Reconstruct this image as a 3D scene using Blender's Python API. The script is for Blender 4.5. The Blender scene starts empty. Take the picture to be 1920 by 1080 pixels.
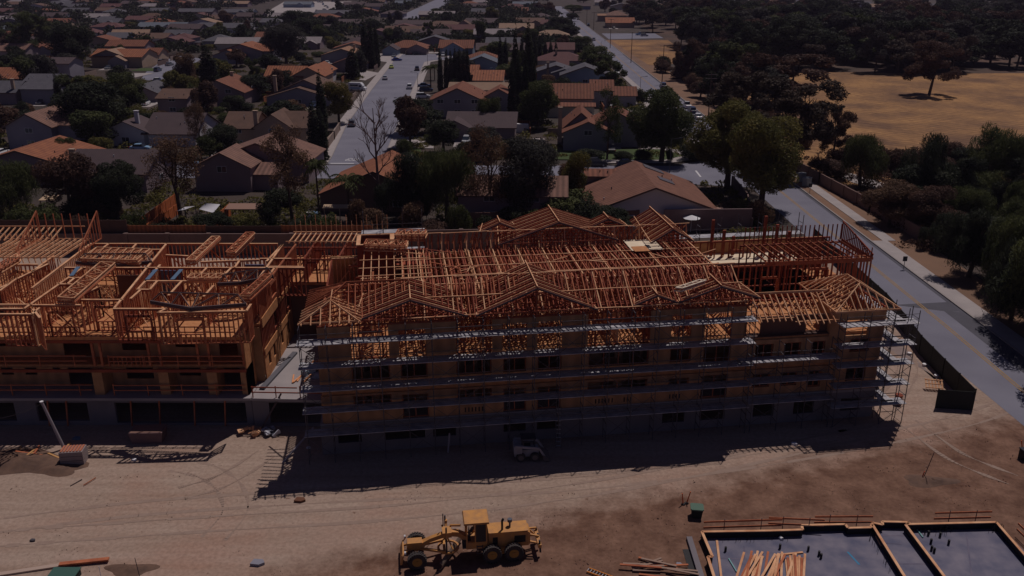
import bpy, math, random
import numpy as np
from mathutils import Vector, Matrix
R = math.radians
random.seed(11)
C = bpy.data.collections.new("site"); bpy.context.scene.collection.children.link(C)
scn = bpy.context.scene
# ------------------------------------------------------------------ camera, light
F, PITCH, CH = 1640.0, R(20.4), 40.0
cam_d = bpy.data.cameras.new("camera"); cam = bpy.data.objects.new("camera", cam_d); C.objects.link(cam)
cam_d.sensor_width = 36; cam_d.lens = F / 1920 * 36; cam_d.clip_end = 6000; cam_d.clip_start = 0.5
cam.location = (0, 0, CH); cam.rotation_euler = (R(90) - PITCH, 0, 0)
scn.camera = cam
w = bpy.data.worlds.new("World"); scn.world = w; w.use_nodes = True
nt = w.node_tree; bg = nt.nodes["Background"]
sky = nt.nodes.new("ShaderNodeTexSky"); sky.sky_type = 'NISHITA'; sky.sun_disc = False
SUN_EL, SUN_AZ = R(63), math.atan2(.27, .43)
sky.air_density = .7; sky.dust_density = .2; sky.ozone_density = 3; sky.sun_elevation = SUN_EL; sky.sun_rotation = SUN_AZ
tint = nt.nodes.new("ShaderNodeMixRGB"); tint.blend_type = 'MULTIPLY'; tint.inputs[0].default_value = 1; tint.inputs[2].default_value = (1.12, .84, 1.02, 1)
nt.links.new(sky.outputs[0], tint.inputs[1]); nt.links.new(tint.outputs[0], bg.inputs[0]); bg.inputs[1].default_value = 0.05
sun_d = bpy.data.lights.new("sun", 'SUN'); sun = bpy.data.objects.new("sun", sun_d); C.objects.link(sun)
sun_d.energy = 5.0; sun_d.angle = R(0.5); sun_d.color = (1, .885, .845)
sun.rotation_euler = Vector((-.27, -.43, -1)).to_track_quat('-Z', 'Y').to_euler()
scn.view_settings.view_transform = 'Standard'; scn.view_settings.look = 'None'
scn.view_settings.exposure = -1.34; scn.view_settings.gamma = 1
scn.cycles.max_bounces = 5; scn.cycles.diffuse_bounces = 3; scn.cycles.transparent_max_bounces = 4

def G(px, py, z=0.0):                      # where the pixel (1920x1080 photo) meets the level z
    u, v = (px - 960) / F, (py - 540) / F
    c, s = math.cos(PITCH), math.sin(PITCH)
    d = Vector((u, c - v * s, -s - v * c)); t = (z - CH) / d.z
    return Vector((d.x * t, d.y * t, z))
def ZY(py, Y):                             # height seen at row py on the upright plane at distance Y
    v = (py - 540) / F; c, s = math.cos(PITCH), math.sin(PITCH)
    return CH + (-s - v * c) / (c - v * s) * Y
def pxm(p):                                # photo pixels per metre at p
    return F / (p.y * math.cos(PITCH) + (CH - p.z) * math.sin(PITCH))

# ------------------------------------------------------------------ materials
MATS = {}
def mat(name, col, rough=.85, col2=None, scale=1.0, amt=.5, bump=0, metal=0, spec=.3, detail=6, stretch=None, wave=None, trans=0, coat=0):
    if name in MATS: return MATS[name]
    m = bpy.data.materials.new(name); m.use_nodes = True; t = m.node_tree; n = t.nodes; b = n["Principled BSDF"]
    b.inputs['Roughness'].default_value = rough; b.inputs['Metallic'].default_value = metal
    b.inputs['Specular IOR Level'].default_value = spec
    b.inputs['Base Color'].default_value = (*col, 1)
    tc = n.new('ShaderNodeTexCoord')
    if col2 is not None:
        mp = n.new('ShaderNodeMapping'); t.links.new(tc.outputs['Object'], mp.inputs[0])
        if stretch: mp.inputs['Scale'].default_value = stretch
        nz = n.new('ShaderNodeTexNoise'); nz.inputs['Scale'].default_value = scale; nz.inputs['Detail'].default_value = detail
        t.links.new(mp.outputs[0], nz.inputs[0])
        cr = n.new('ShaderNodeValToRGB'); cr.color_ramp.elements[0].position = .5 - amt / 2; cr.color_ramp.elements[1].position = .5 + amt / 2
        cr.color_ramp.elements[0].color = (*col, 1); cr.color_ramp.elements[1].color = (*col2, 1)
        t.links.new(nz.outputs[0], cr.inputs[0]); out = cr.outputs[0]
        if wave:                           # courses of roof tiles, board joints
            wv = n.new('ShaderNodeTexWave'); wv.wave_type = 'BANDS'; wv.bands_direction = wave[0]; wv.inputs['Scale'].default_value = wave[1]
            wv.inputs['Distortion'].default_value = .6; wv.inputs['Detail'].default_value = 1
            t.links.new(tc.outputs['Object'], wv.inputs[0])
            mx = n.new('ShaderNodeMixRGB'); mx.blend_type = 'MULTIPLY'; mx.inputs[0].default_value = wave[2]
            t.links.new(out, mx.inputs[1]); t.links.new(wv.outputs['Color'], mx.inputs[2]); out = mx.outputs[0]
        t.links.new(out, b.inputs['Base Color'])
        if bump:
            bp = n.new('ShaderNodeBump'); bp.inputs['Strength'].default_value = bump; bp.inputs['Distance'].default_value = .05
            t.links.new(nz.outputs[0], bp.inputs['Height']); t.links.new(bp.outputs[0], b.inputs['Normal'])
    if trans: b.inputs['Subsurface Weight'].default_value = 0
    if coat: b.inputs['Coat Weight'].default_value = coat
    MATS[name] = m; return m
lum = mat('lumber', (.52, .18, .085), col2=(.32, .09, .045), scale=1.3, amt=.4)
lumy = mat('lumber_pale', (.82, .50, .29), col2=(.56, .26, .13), scale=1.1, amt=.4)  # pale boards; also sunlit highlights on the timber, put into the colour
lumr = mat('lumber_red', (.34, .08, .04), col2=(.20, .05, .028), scale=.9, amt=.5)
osb = mat('osb', (.62, .30, .13), col2=(.42, .17, .07), scale=2.5, amt=.5)
osbd = mat('osb_wall', (.52, .29, .14), col2=(.33, .17, .085), scale=1.2, amt=.5)
gyp = mat('sheathing', (.55, .30, .155), col2=(.40, .215, .115), scale=.9, amt=.5, wave=('X', .26, .22))
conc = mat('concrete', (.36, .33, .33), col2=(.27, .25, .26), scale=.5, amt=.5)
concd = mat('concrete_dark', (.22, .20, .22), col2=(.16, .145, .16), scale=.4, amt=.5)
alum = mat('scaffold_deck', (.58, .57, .58), col2=(.22, .22, .26), scale=1.5, amt=.6, rough=.6)
steel = mat('scaffold_steel', (.09, .085, .10), rough=.5, metal=.3)
asph = mat('asphalt', (.215, .215, .265), col2=(.155, .155, .20), scale=.14, amt=.5, rough=.9, detail=8)
asphd = mat('asphalt_patch', (.095, .095, .12), col2=(.07, .068, .085), scale=.3, amt=.5)
walkm = mat('sidewalk', (.40, .36, .35), col2=(.31, .28, .28), scale=.5, amt=.5)
kerbm = mat('kerb', (.30, .27, .26)); yel = mat('road_yellow', (.42, .25, .07), col2=(.25, .16, .08), scale=1.5, amt=.5)
whitep = mat('road_white', (.6, .6, .62))
base = mat('ground', (.075, .05, .042), col2=(.03, .028, .022), scale=.09, amt=.5, detail=10)
lawn = mat('lawn', (.055, .085, .02), col2=(.035, .06, .015), scale=.4, amt=.5)
shoulder = mat('shoulder_dirt', (.25, .14, .085), col2=(.15, .09, .06), scale=.12, amt=.5, detail=9)
white = mat('white_paint', (.75, .75, .77)); black = mat('black', (.015, .015, .018), rough=.6)
glass = mat('glass', (.03, .04, .06), rough=.12, spec=.6); dark = mat('dark_panel', (.04, .04, .05))
trunkm = mat('bark', (.10, .065, .05), col2=(.06, .04, .03), scale=3, amt=.5)
yellow = mat('machine_yellow', (.68, .32, .075), col2=(.42, .21, .09), scale=2.2, amt=.6, rough=.5, spec=.4)
tyre = mat('tyre', (.035, .033, .035), col2=(.08, .065, .06), scale=2, amt=.5); red = mat('red', (.6, .06, .03)); orange = mat('orange', (.65, .12, .03))
blue = mat('blue', (.10, .17, .27)); green = mat('utility_green', (.10, .17, .13)); mesh_black = mat('windscreen', (.018, .022, .02), col2=(.03, .033, .03), scale=.5, amt=.5)
bluegrey = mat('slab_membrane', (.06, .066, .13), col2=(.18, .165, .215), scale=.7, amt=.4, rough=.55, detail=9)
fencew = mat('fence_wood', (.36, .13, .055), col2=(.25, .09, .04), scale=1, amt=.5, wave=('X', .5, .35))
blockw = mat('block_wall', (.17, .11, .10), col2=(.12, .08, .075), scale=.5, amt=.5)
beige = mat('beige_wall', (.30, .22, .18), col2=(.24, .18, .15), scale=.4, amt=.5)

def site_material():
    m = bpy.data.materials.new('site_dirt'); m.use_nodes = True; t = m.node_tree; n = t.nodes; b = n["Principled BSDF"]
    b.inputs['Roughness'].default_value = .95; b.inputs['Specular IOR Level'].default_value = .1
    tc = n.new('ShaderNodeTexCoord'); L = t.links.new
    def noise(sc, det, stretch=None, rot=0):
        mp = n.new('ShaderNodeMapping'); L(tc.outputs['Object'], mp.inputs[0])
        if stretch: mp.inputs['Scale'].default_value = stretch
        mp.inputs['Rotation'].default_value = (0, 0, rot)
        z = n.new('ShaderNodeTexNoise'); z.inputs['Scale'].default_value = sc; z.inputs['Detail'].default_value = det; z.inputs['Roughness'].default_value = .62
        L(mp.outputs[0], z.inputs[0]); return z.outputs[0]
    def ramp(src, a, b_, ca, cb):
        r = n.new('ShaderNodeValToRGB'); r.color_ramp.elements[0].position = a; r.color_ramp.elements[1].position = b_
        r.color_ramp.elements[0].color = (*ca, 1); r.color_ramp.elements[1].color = (*cb, 1); L(src, r.inputs[0]); return r.outputs[0]
    def mix(f, a, b_, mode='MIX', fac=None):
        x = n.new('ShaderNodeMixRGB'); x.blend_type = mode
        if f is not None: L(f, x.inputs[0])
        else: x.inputs[0].default_value = fac
        L(a, x.inputs[1]); L(b_, x.inputs[2]); return x.outputs[0]
    big, mid, fine = noise(.07, 8), noise(.45, 10), noise(3.2, 8)
    track = noise(.5, 8, (.12, 1.6, 1), R(-9))
    # the driven strip is pale packed dirt, the ground south of it loose and red brown
    sp = n.new('ShaderNodeSeparateXYZ'); L(tc.outputs['Object'], sp.inputs[0])
    def mth(op, a, b_):
        x = n.new('ShaderNodeMath'); x.operation = op
        for i, v in enumerate((a, b_)):
            if hasattr(v, 'is_output'): L(v, x.inputs[i])
            else: x.inputs[i].default_value = v
        return x.outputs[0]
    e = mth('SUBTRACT', sp.outputs[1], mth('MULTIPLY', sp.outputs[0], .36))
    e = mth('ADD', e, mth('MULTIPLY', mth('SUBTRACT', big, .5), 7.0)); e = mth('ADD', e, mth('MULTIPLY', mth('SUBTRACT', mid, .5), 7.0))
    e = mth('DIVIDE', mth('SUBTRACT', e, 54.2), 4.0)
    pale = ramp(track, .3, .72, (.32, .235, .185), (.43, .335, .275)); pale = mix(ramp(big, .46, .66, (0, 0, 0), (1, 1, 1)), pale, ramp(track, .3, .7, (.35, .22, .165), (.40, .28, .225)))
    brown = ramp(mid, .34, .66, (.125, .068, .048), (.25, .148, .105))
    col = mix(e, brown, pale)
    col = mix(None, col, ramp(fine, .3, .62, (.72, .70, .68), (1.08, 1.06, 1.05)), 'MULTIPLY', .8)
    spots = noise(1.1, 4); col = mix(ramp(spots, .66, .74, (0, 0, 0), (1, 1, 1)), col, ramp(fine, 0, 1, (.16, .10, .07), (.2, .12, .09)))
    L(col, b.inputs['Base Color'])
    bp = n.new('ShaderNodeBump'); bp.inputs['Strength'].default_value = .5; bp.inputs['Distance'].default_value = .12; L(mid, bp.inputs['Height'])
    b2 = n.new('ShaderNodeBump'); b2.inputs['Strength'].default_value = .35; b2.inputs['Distance'].default_value = .04; L(fine, b2.inputs['Height']); L(bp.outputs[0], b2.inputs['Normal'])
    L(b2.outputs[0], b.inputs['Normal']); return m
sitem = site_material()
def field_material():
    m = mat('dry_grass', (.44, .24, .09), col2=(.19, .10, .05), scale=.06, amt=.30, detail=14)
    t = m.node_tree; n = t.nodes; b = n["Principled BSDF"]; src = b.inputs['Base Color'].links[0].from_socket
    tc = n.new('ShaderNodeTexCoord'); wv = n.new('ShaderNodeTexWave'); wv.inputs['Scale'].default_value = .16; wv.inputs['Distortion'].default_value = 9
    wv.inputs['Detail'].default_value = 4; wv.inputs['Detail Scale'].default_value = .35; wv.bands_direction = 'DIAGONAL'; t.links.new(tc.outputs['Object'], wv.inputs[0])
    cr = n.new('ShaderNodeValToRGB'); cr.color_ramp.elements[0].color = (.76, .73, .70, 1); cr.color_ramp.elements[1].color = (1.1, 1.1, 1.1, 1); t.links.new(wv.outputs[0], cr.inputs[0])
    nz = n.new('ShaderNodeTexNoise'); nz.inputs['Scale'].default_value = .6; nz.inputs['Detail'].default_value = 8; t.links.new(tc.outputs['Object'], nz.inputs[0])
    c2 = n.new('ShaderNodeValToRGB'); c2.color_ramp.elements[0].position = .3; c2.color_ramp.elements[1].position = .7; c2.color_ramp.elements[0].color = (.55, .5, .46, 1); t.links.new(nz.outputs[0], c2.inputs[0])
    x = n.new('ShaderNodeMixRGB'); x.blend_type = 'MULTIPLY'; x.inputs[0].default_value = .8; t.links.new(src, x.inputs[1]); t.links.new(cr.outputs[0], x.inputs[2])
    y = n.new('ShaderNodeMixRGB'); y.blend_type = 'MULTIPLY'; y.inputs[0].default_value = .8; t.links.new(x.outputs[0], y.inputs[1]); t.links.new(c2.outputs[0], y.inputs[2])
    t.links.new(y.outputs[0], b.inputs['Base Color']); return m
fieldm = field_material()

# ------------------------------------------------------------------ mesh helpers
def tag(o, label=None, cat=None, group=None, kind=None):
    if label: o['label'] = label
    if cat: o['category'] = cat
    if group: o['group'] = group
    if kind: o['kind'] = kind
    return o
def thing(name, label, cat, loc=(0, 0, 0), rz=0, group=None):
    o = bpy.data.objects.new(name, None); C.objects.link(o); o.location = loc; o.rotation_euler = (0, 0, rz)
    o.empty_display_size = .2
    return tag(o, label, cat, group)
class MB:
    def __init__(s): s.v = []; s.f = []
    def hexa(s, p):                        # 8 corners: bottom ring then top ring
        i = len(s.v); s.v += [tuple(q) for q in p]
        s.f += [(i+3, i+2, i+1, i), (i+4, i+5, i+6, i+7), (i, i+1, i+5, i+4), (i+1, i+2, i+6, i+5), (i+2, i+3, i+7, i+6), (i+3, i, i+4, i+7)]; return s
    def box(s, x0, x1, y0, y1, z0, z1):
        return s.hexa([(x0, y0, z0), (x1, y0, z0), (x1, y1, z0), (x0, y1, z0), (x0, y0, z1), (x1, y0, z1), (x1, y1, z1), (x0, y1, z1)])
    def bar(s, p, q, a=.05, b=None):       # a square bar from p to q, a wide and b deep
        b = b or a; p = Vector(p); q = Vector(q); d = q - p
        if d.length < 1e-4: return s
        d.normalize(); up = Vector((0, 0, 1)) if abs(d.z) < .95 else Vector((0, 1, 0))
        x = d.cross(up).normalized() * (a / 2); y = d.cross(x).normalized() * (b / 2)
        return s.hexa([p-x-y, p+x-y, p+x+y, p-x+y, q-x-y, q+x-y, q+x+y, q-x+y])
    def prism(s, poly, z0, z1):
        i = len(s.v); n = len(poly); s.v += [(x, y, z0) for x, y in poly] + [(x, y, z1) for x, y in poly]
        s.f.append(tuple(range(i + n - 1, i - 1, -1))); s.f.append(tuple(range(i + n, i + 2 * n)))
        for k in range(n): s.f.append((i + k, i + (k + 1) % n, i + n + (k + 1) % n, i + n + k))
        return s
    def ext(s, prof, y0, y1):              # profile in x,z pushed along y
        i = len(s.v); n = len(prof); s.v += [(x, y0, z) for x, z in prof] + [(x, y1, z) for x, z in prof]
        s.f.append(tuple(range(i, i + n))); s.f.append(tuple(range(i + 2 * n - 1, i + n - 1, -1)))
        for k in range(n): s.f.append((i + (k + 1) % n, i + k, i + n + k, i + n + (k + 1) % n))
        return s
    def quad(s, *p):
        i = len(s.v); s.v += [tuple(q) for q in p]; s.f.append(tuple(range(i, i + len(p)))); return s
    def cyl(s, p, q, r, r2=None, n=10):
        r2 = r if r2 is None else r2; p = Vector(p); q = Vector(q); d = (q - p).normalized()
        up = Vector((0, 0, 1)) if abs(d.z) < .9 else Vector((1, 0, 0)); x = d.cross(up).normalized(); y = d.cross(x)
        i = len(s.v)
        for c, rr in ((p, r), (q, r2)):
            for k in range(n):
                t = 2 * math.pi * k / n; s.v.append(tuple(c + x * rr * math.cos(t) + y * rr * math.sin(t)))
        for k in range(n): s.f.append((i + k, i + (k + 1) % n, i + n + (k + 1) % n, i + n + k))
        s.f.append(tuple(range(i + n - 1, i - 1, -1))); s.f.append(tuple(range(i + n, i + 2 * n))); return s
    def build(s, name, m, parent=None, smooth=False):
        me = bpy.data.meshes.new(name); me.from_pydata(s.v, [], s.f); me.materials.append(m)
        if smooth: me.polygons.foreach_set('use_smooth', [True] * len(me.polygons))
        o = bpy.data.objects.new(name, me); C.objects.link(o)
        if parent: o.parent = parent
        return o
def structure(mb, name, m): return tag(mb.build(name, m), kind='structure')
def copy_thing(o, loc, rz, sc=None, label=None, name=None):
    c = o.copy(); C.objects.link(c); c.location = loc; c.rotation_euler = (0, 0, rz)
    if sc: c.scale = sc
    if label: c['label'] = label
    for ch in list(o.children):
        d = ch.copy(); C.objects.link(d); d.parent = c
        for g in list(ch.children):
            e = g.copy(); C.objects.link(e); e.parent = d
    return c

# ------------------------------------------------------------------ ground, roads
structure(MB().quad((-2500, -200, -.03), (2500, -200, -.03), (2500, 5000, -.03), (-2500, 5000, -.03)), 'ground', base)
def sheet(name, pts, z, m): return structure(MB().quad(*[(x, y, z) for x, y in pts]), name, m)
sheet('construction_site_ground', [(-90, 20), (80, 20), (66, 48), (56.5, 62), (51.5, 78), (47.6, 90), (46.6, 100), (46.3, 128), (-90, 128)], 0, sitem)
def rx(Y): return 46.2 + (100 - Y) * .0122      # left kerb of the long road
def strip(name, f0, f1, z, m, y0, y1, step=15, zb=None):
    mb = MB(); ys = list(np.arange(y0, y1, step)) + [y1]
    for a, b in zip(ys[:-1], ys[1:]):
        if zb is None: mb.quad((f0(a), a, z), (f1(a), a, z), (f1(b), b, z), (f0(b), b, z))
        else: mb.hexa([(f0(a), a, zb), (f1(a), a, zb), (f1(b), b, zb), (f0(b), b, zb), (f0(a), a, z), (f1(a), a, z), (f1(b), b, z), (f0(b), b, z)])
    return structure(mb, name, m)
def rr(Y): return 55.9 - (Y - 50) * .0135 if Y < 200 else 53.9 - (Y - 200) * .0085     # right kerb
def near_left(Y): return rx(Y) if Y > 90 else rx(90) + (90 - Y) * (.30 if Y > 74 else .30) if Y > 40 else 61
def ll(Y): return rx(Y) if Y > 88 else 46.3 + (88 - Y) * .05
strip('road', ll, rr, .012, asph, 48, 900, 10)
strip('kerb', rr, lambda Y: rr(Y) + .25, .15, kerbm, 48, 900, 15, -.02)
strip('gutter_dark_strip', lambda Y: rr(Y) - .55, rr, .018, asphd, 48, 420)
strip('pavement', lambda Y: rr(Y) + .25, lambda Y: rr(Y) + 2.6, .14, walkm, 48, 128, 15, -.02)
strip('pavement', lambda Y: rr(Y) + 1.9, lambda Y: rr(Y) + 3.9, .13, walkm, 128, 182, 15, -.02)
strip('dirt_verge', lambda Y: rr(Y) + 2.6, lambda Y: rr(Y) + 8, .06, shoulder, 48, 128, 15, -.02)
strip('dirt_verge', lambda Y: rr(Y) + .25, lambda Y: rr(Y) + 9, .06, shoulder, 128, 500, 15, -.02)
for y0, y1 in ((195, 480), (500, 900)):
    strip('pavement', lambda Y: ll(Y) - 2.2, lambda Y: ll(Y) - .2, .14, walkm, y0, y1, 15, -.02)
    strip('kerb', lambda Y: ll(Y) - .2, ll, .15, kerbm, y0, y1, 15, -.02)
for k in (-.16, .16):
    strip('road_marking', lambda Y: ll(Y) + (rr(Y) - ll(Y)) * .52 + k - .07 if Y > 88 else rr(Y) - 4.6 + k - .07, lambda Y: ll(Y) + (rr(Y) - ll(Y)) * .52 + k + .07 if Y > 88 else rr(Y) - 4.6 + k + .07, .024, yel, 50, 168)
    strip('road_marking', lambda Y: ll(Y) + (rr(Y) - ll(Y)) * .5 + k - .07, lambda Y: ll(Y) + (rr(Y) - ll(Y)) * .5 + k + .07, .024, yel, 186, 620)
sheet('road_patch', [(52.9, 99.5), (55.1, 99.0), (55.35, 75), (53.3, 75.5)], .02, asphd)
sheet('road_patch', [(47.5, 101.5), (55.1, 102.5), (55.1, 99.2), (52.9, 99.4)], .016, asphd)
# cross street, cul-de-sac streets
sheet('road', [(-150, 171), (46, 169), (46, 181), (-150, 183)], .006, asph)
sheet('road', [(30, 166), (46.5, 162), (46.5, 194), (41, 186), (36, 183)], .008, asph)
sheet('road_marking', [(37.4, 171), (37.75, 171), (37.9, 176.6), (37.5, 176.6)], .03, whitep)
sl = [(-39.2, 182.5), (-39.6, 190), (-43.5, 230), (-47.2, 300), (-50.8, 383), (-53.5, 405), (-51, 420), (-40, 423), (-24, 415), (-24, 396), (-34, 393), (-37.5, 385), (-33.5, 300), (-30, 230), (-28, 190), (-27.3, 182.5)]
sheet('road', sl, .014, asph)
for seq in (sl[:6], sl[9:]):
    mb = MB(); mk = MB(); sg = -1 if seq[0][0] < -38.5 else 1
    for p, q in zip(seq[:-1], seq[1:]):
        mb.hexa([(p[0], p[1], -.02), (p[0] + sg*2.6, p[1], -.02), (q[0] + sg*2.6, q[1], -.02), (q[0], q[1], -.02), (p[0], p[1], .13), (p[0] + sg*2.6, p[1], .13), (q[0] + sg*2.6, q[1], .13), (q[0], q[1], .13)])
        mk.hexa([(p[0]-.1, p[1], 0), (p[0]+.1, p[1], 0), (q[0]+.1, q[1], 0), (q[0]-.1, q[1], 0), (p[0]-.1, p[1], .15), (p[0]+.1, p[1], .15), (q[0]+.1, q[1], .15), (q[0]-.1, q[1], .15)])
    structure(mb, 'pavement', walkm); structure(mk, 'kerb', kerbm)
sheet('road_marking', [(-38.6, 183.2), (-33.6, 183.1), (-33.6, 183.7), (-38.6, 183.8)], .034, whitep)
def word(txt, loc, rz, sx, sy, m, name, z=.03):
    cu = bpy.data.curves.new(name, 'FONT'); cu.body = txt; cu.size = 1; cu.extrude = .003
    o = bpy.data.objects.new(name, cu); C.objects.link(o); o.location = (*loc, z); o.rotation_euler = (0, 0, rz); o.scale = (sx, sy, 1)
    cu.materials.append(m); return o
o = word('STOP', (-33.3, 188.6), R(180), 1.15, 3.6, whitep, 'road_marking'); o['kind'] = 'structure'
for pts in ([(-135, 324), (-124, 324), (-128, 345), (-138, 400), (-150, 412), (-160, 405), (-152, 390), (-143, 350)], ):
    sheet('road', pts, .012, asph)
sheet('road', [(-90, 700), (-66, 700), (-68, 1100), (-88, 1100)], .012, asph)
sheet('road', [(54, 505), (54, 548), (110, 548), (110, 520)], .02, asph)
sheet('car_park', [(-200, 720), (-150, 720), (-176, 1010), (-250, 1010)], .012, walkm)
sheet('car_park', [(88, 345), (120, 345), (125, 410), (92, 410)], .012, asph)
sheet('driveway', [(-53, 322), (-62, 330), (-60, 356), (-51, 345)], .15, walkm)
sheet('driveway', [(-63, 395), (-53.5, 385), (-52, 422), (-30, 424), (-36, 432), (-64, 428)], .10, walkm)
sheet('driveway', [(-27.5, 200), (-18, 199), (-19, 213), (-28.5, 214)], .15, walkm)
sheet('driveway', [(-28.5, 232), (-20, 231), (-22, 262), (-30.5, 264)], .15, walkm)
sheet('driveway', [(-27, 184), (-20, 184), (-22, 192), (-27.5, 192)], .15, walkm)
sheet('driveway', [(24, 192), (39, 189), (42, 203), (38, 222), (34, 222), (35, 205)], .15, walkm)
sheet('driveway', [(30, 232), (43.5, 230), (43, 275), (36, 276)], .15, walkm)
sheet('driveway', [(-152, 345), (-138, 345), (-140, 330), (-150, 330)], .10, walkm)
sheet('lawn', [(5, 187), (33, 186.5), (38, 191), (34, 198), (5, 198)], .16, lawn)
sheet('lawn', [(-28, 192), (-20, 192), (-21, 199), (-28.2, 199)], .16, lawn)
sheet('lawn', [(-150, 352), (-140, 352), (-141, 362), (-150, 362)], .12, lawn)
sheet('lawn', [(-130, 420), (-118, 420), (-118, 440), (-130, 440)], .12, lawn)
sheet('pavement', [(18, 183.4), (33, 183.2), (39, 186.5), (41, 190), (41, 194), (37.5, 192), (33, 186.4), (18, 186.6)], .155, walkm)
sheet('dry_grass_field', [(62, 150), (74, 150), (95, 158), (140, 165), (320, 170), (420, 330), (300, 345), (150, 345), (116, 350), (70, 350), (62, 200)], .07, fieldm)
sheet('dry_grass_field', [(57, 372), (80, 385), (86, 500), (54, 500)], .07, fieldm)
sheet('woodland_floor', [(84, 346), (430, 332), (700, 900), (90, 900)], .05, mat('woodland_floor', (.10, .052, .035), col2=(.035, .026, .02), scale=.06, amt=.4, detail=8))
sheet('dirt_path', [(64, 180), (67, 178), (74, 160), (71, 156), (66, 166)], .1, walkm)

# ------------------------------------------------------------------ timber framing
def studwall(p, q, z0, z1, sp=.5, openings=(), brace=False, w=.085, dbl=True, skip=None):
    """a stud wall from p to q (x,y): plates, studs, headers over the openings (s0,s1,zs,zh)"""
    mb = MB(); p = Vector((*p, 0)); q = Vector((*q, 0)); L = (q - p).length; d = (q - p) / L
    at = lambda s, z: p + d * s + Vector((0, 0, z))
    mb.bar(at(0, z0 + .04), at(L, z0 + .04), .13, .08); mb.bar(at(0, z1 - .08), at(L, z1 - .08), .15, .16)
    s = 0
    while s <= L + .01:
        op = [o for o in openings if o[0] < s < o[1]]
        if op:
            o = op[0]
            if o[2] > z0 + .3: mb.bar(at(s, z0), at(s, o[2]), w, .13)
            if o[3] < z1 - .35: mb.bar(at(s, o[3]), at(s, z1), w, .13)
        else: mb.bar(at(s, z0), at(s, z1), w, .13)
        s += sp
    for o in openings:
        for e in (o[0], o[1]): mb.bar(at(e, z0), at(e, o[3]), .16, .13)
        mb.bar(at(o[0], o[3] + .12), at(o[1], o[3] + .12), .13, .24)
        if o[2] > z0 + .3: mb.bar(at(o[0], o[2]), at(o[1], o[2]), .13, .09)
    if brace:
        s = .3
        while s + 2.5 < L: mb.bar(at(s, z0 + .1) , at(s + 2.4, z1 - .1), .04, .12); s += 5
    return mb
def panel_wall(mb, a0, a1, b0, b1, z0, z1, ops):
    """solid wall a0..a1, with rectangular openings (s0,s1,zs,zh) cut by laying the pieces round them"""
    ops = sorted(ops); x = a0
    for s0, s1, zs, zh in ops:
        if s0 > x + .01: mb.box(x, s0, b0, b1, z0, z1)
        if zs > z0 + .02: mb.box(s0, s1, b0, b1, z0, zs)
        if zh < z1 - .02: mb.box(s0, s1, b0, b1, zh, z1)
        x = s1
    if x < a1 - .01: mb.box(x, a1, b0, b1, z0, z1)
    return mb
def vents(a0, a1, z, n):
    return [(a0 + (k + .5) * (a1 - a0) / n - .07, a0 + (k + .5) * (a1 - a0) / n + .07, z, z + .42) for k in range(n)]

# ------------------------------------------------------------------ MAIN BUILDING
dark_rec = mat('recess_dark', (.10, .06, .05), col2=(.07, .045, .04), scale=1, amt=.5)  # shade of the terrace recess as a dark colour
MR = R(7.8)
main = thing('apartment_building', 'long timber framed apartment block with open roof trusses behind scaffolding', 'building under construction', (-17, 66, 0), MR)
F1, F2, F3, PL = 3.0, 5.9, 8.8, 11.9
# podium
mb = MB(); ops = []
for x0, x1 in ((2.0, 4.0), (6.0, 9.5), (10.2, 12.2), (16.4, 18.4), (19.4, 21.4), (30.9, 33.0), (34.4, 36.8), (39.5, 41.5), (43.4, 45.4), (48, 50)): ops.append((x0, x1, 1.0 if x0 < 30 else .8, 2.1))
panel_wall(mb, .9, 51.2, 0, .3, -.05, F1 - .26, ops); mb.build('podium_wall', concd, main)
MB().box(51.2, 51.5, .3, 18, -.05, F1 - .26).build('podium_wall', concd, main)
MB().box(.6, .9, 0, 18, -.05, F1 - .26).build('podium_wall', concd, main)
MB().box(.6, 51.6, -.05, 19, F1 - .25, F1).build('podium_slab', conc, main)
# floors
def recess_box(a0, a1, d): return (a0, a1, d)
for z in (F2, F3):
    MB().box(.95, 51.1, .15, 18.5, z - .3, z).build('floor_deck', osb, main)
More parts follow.
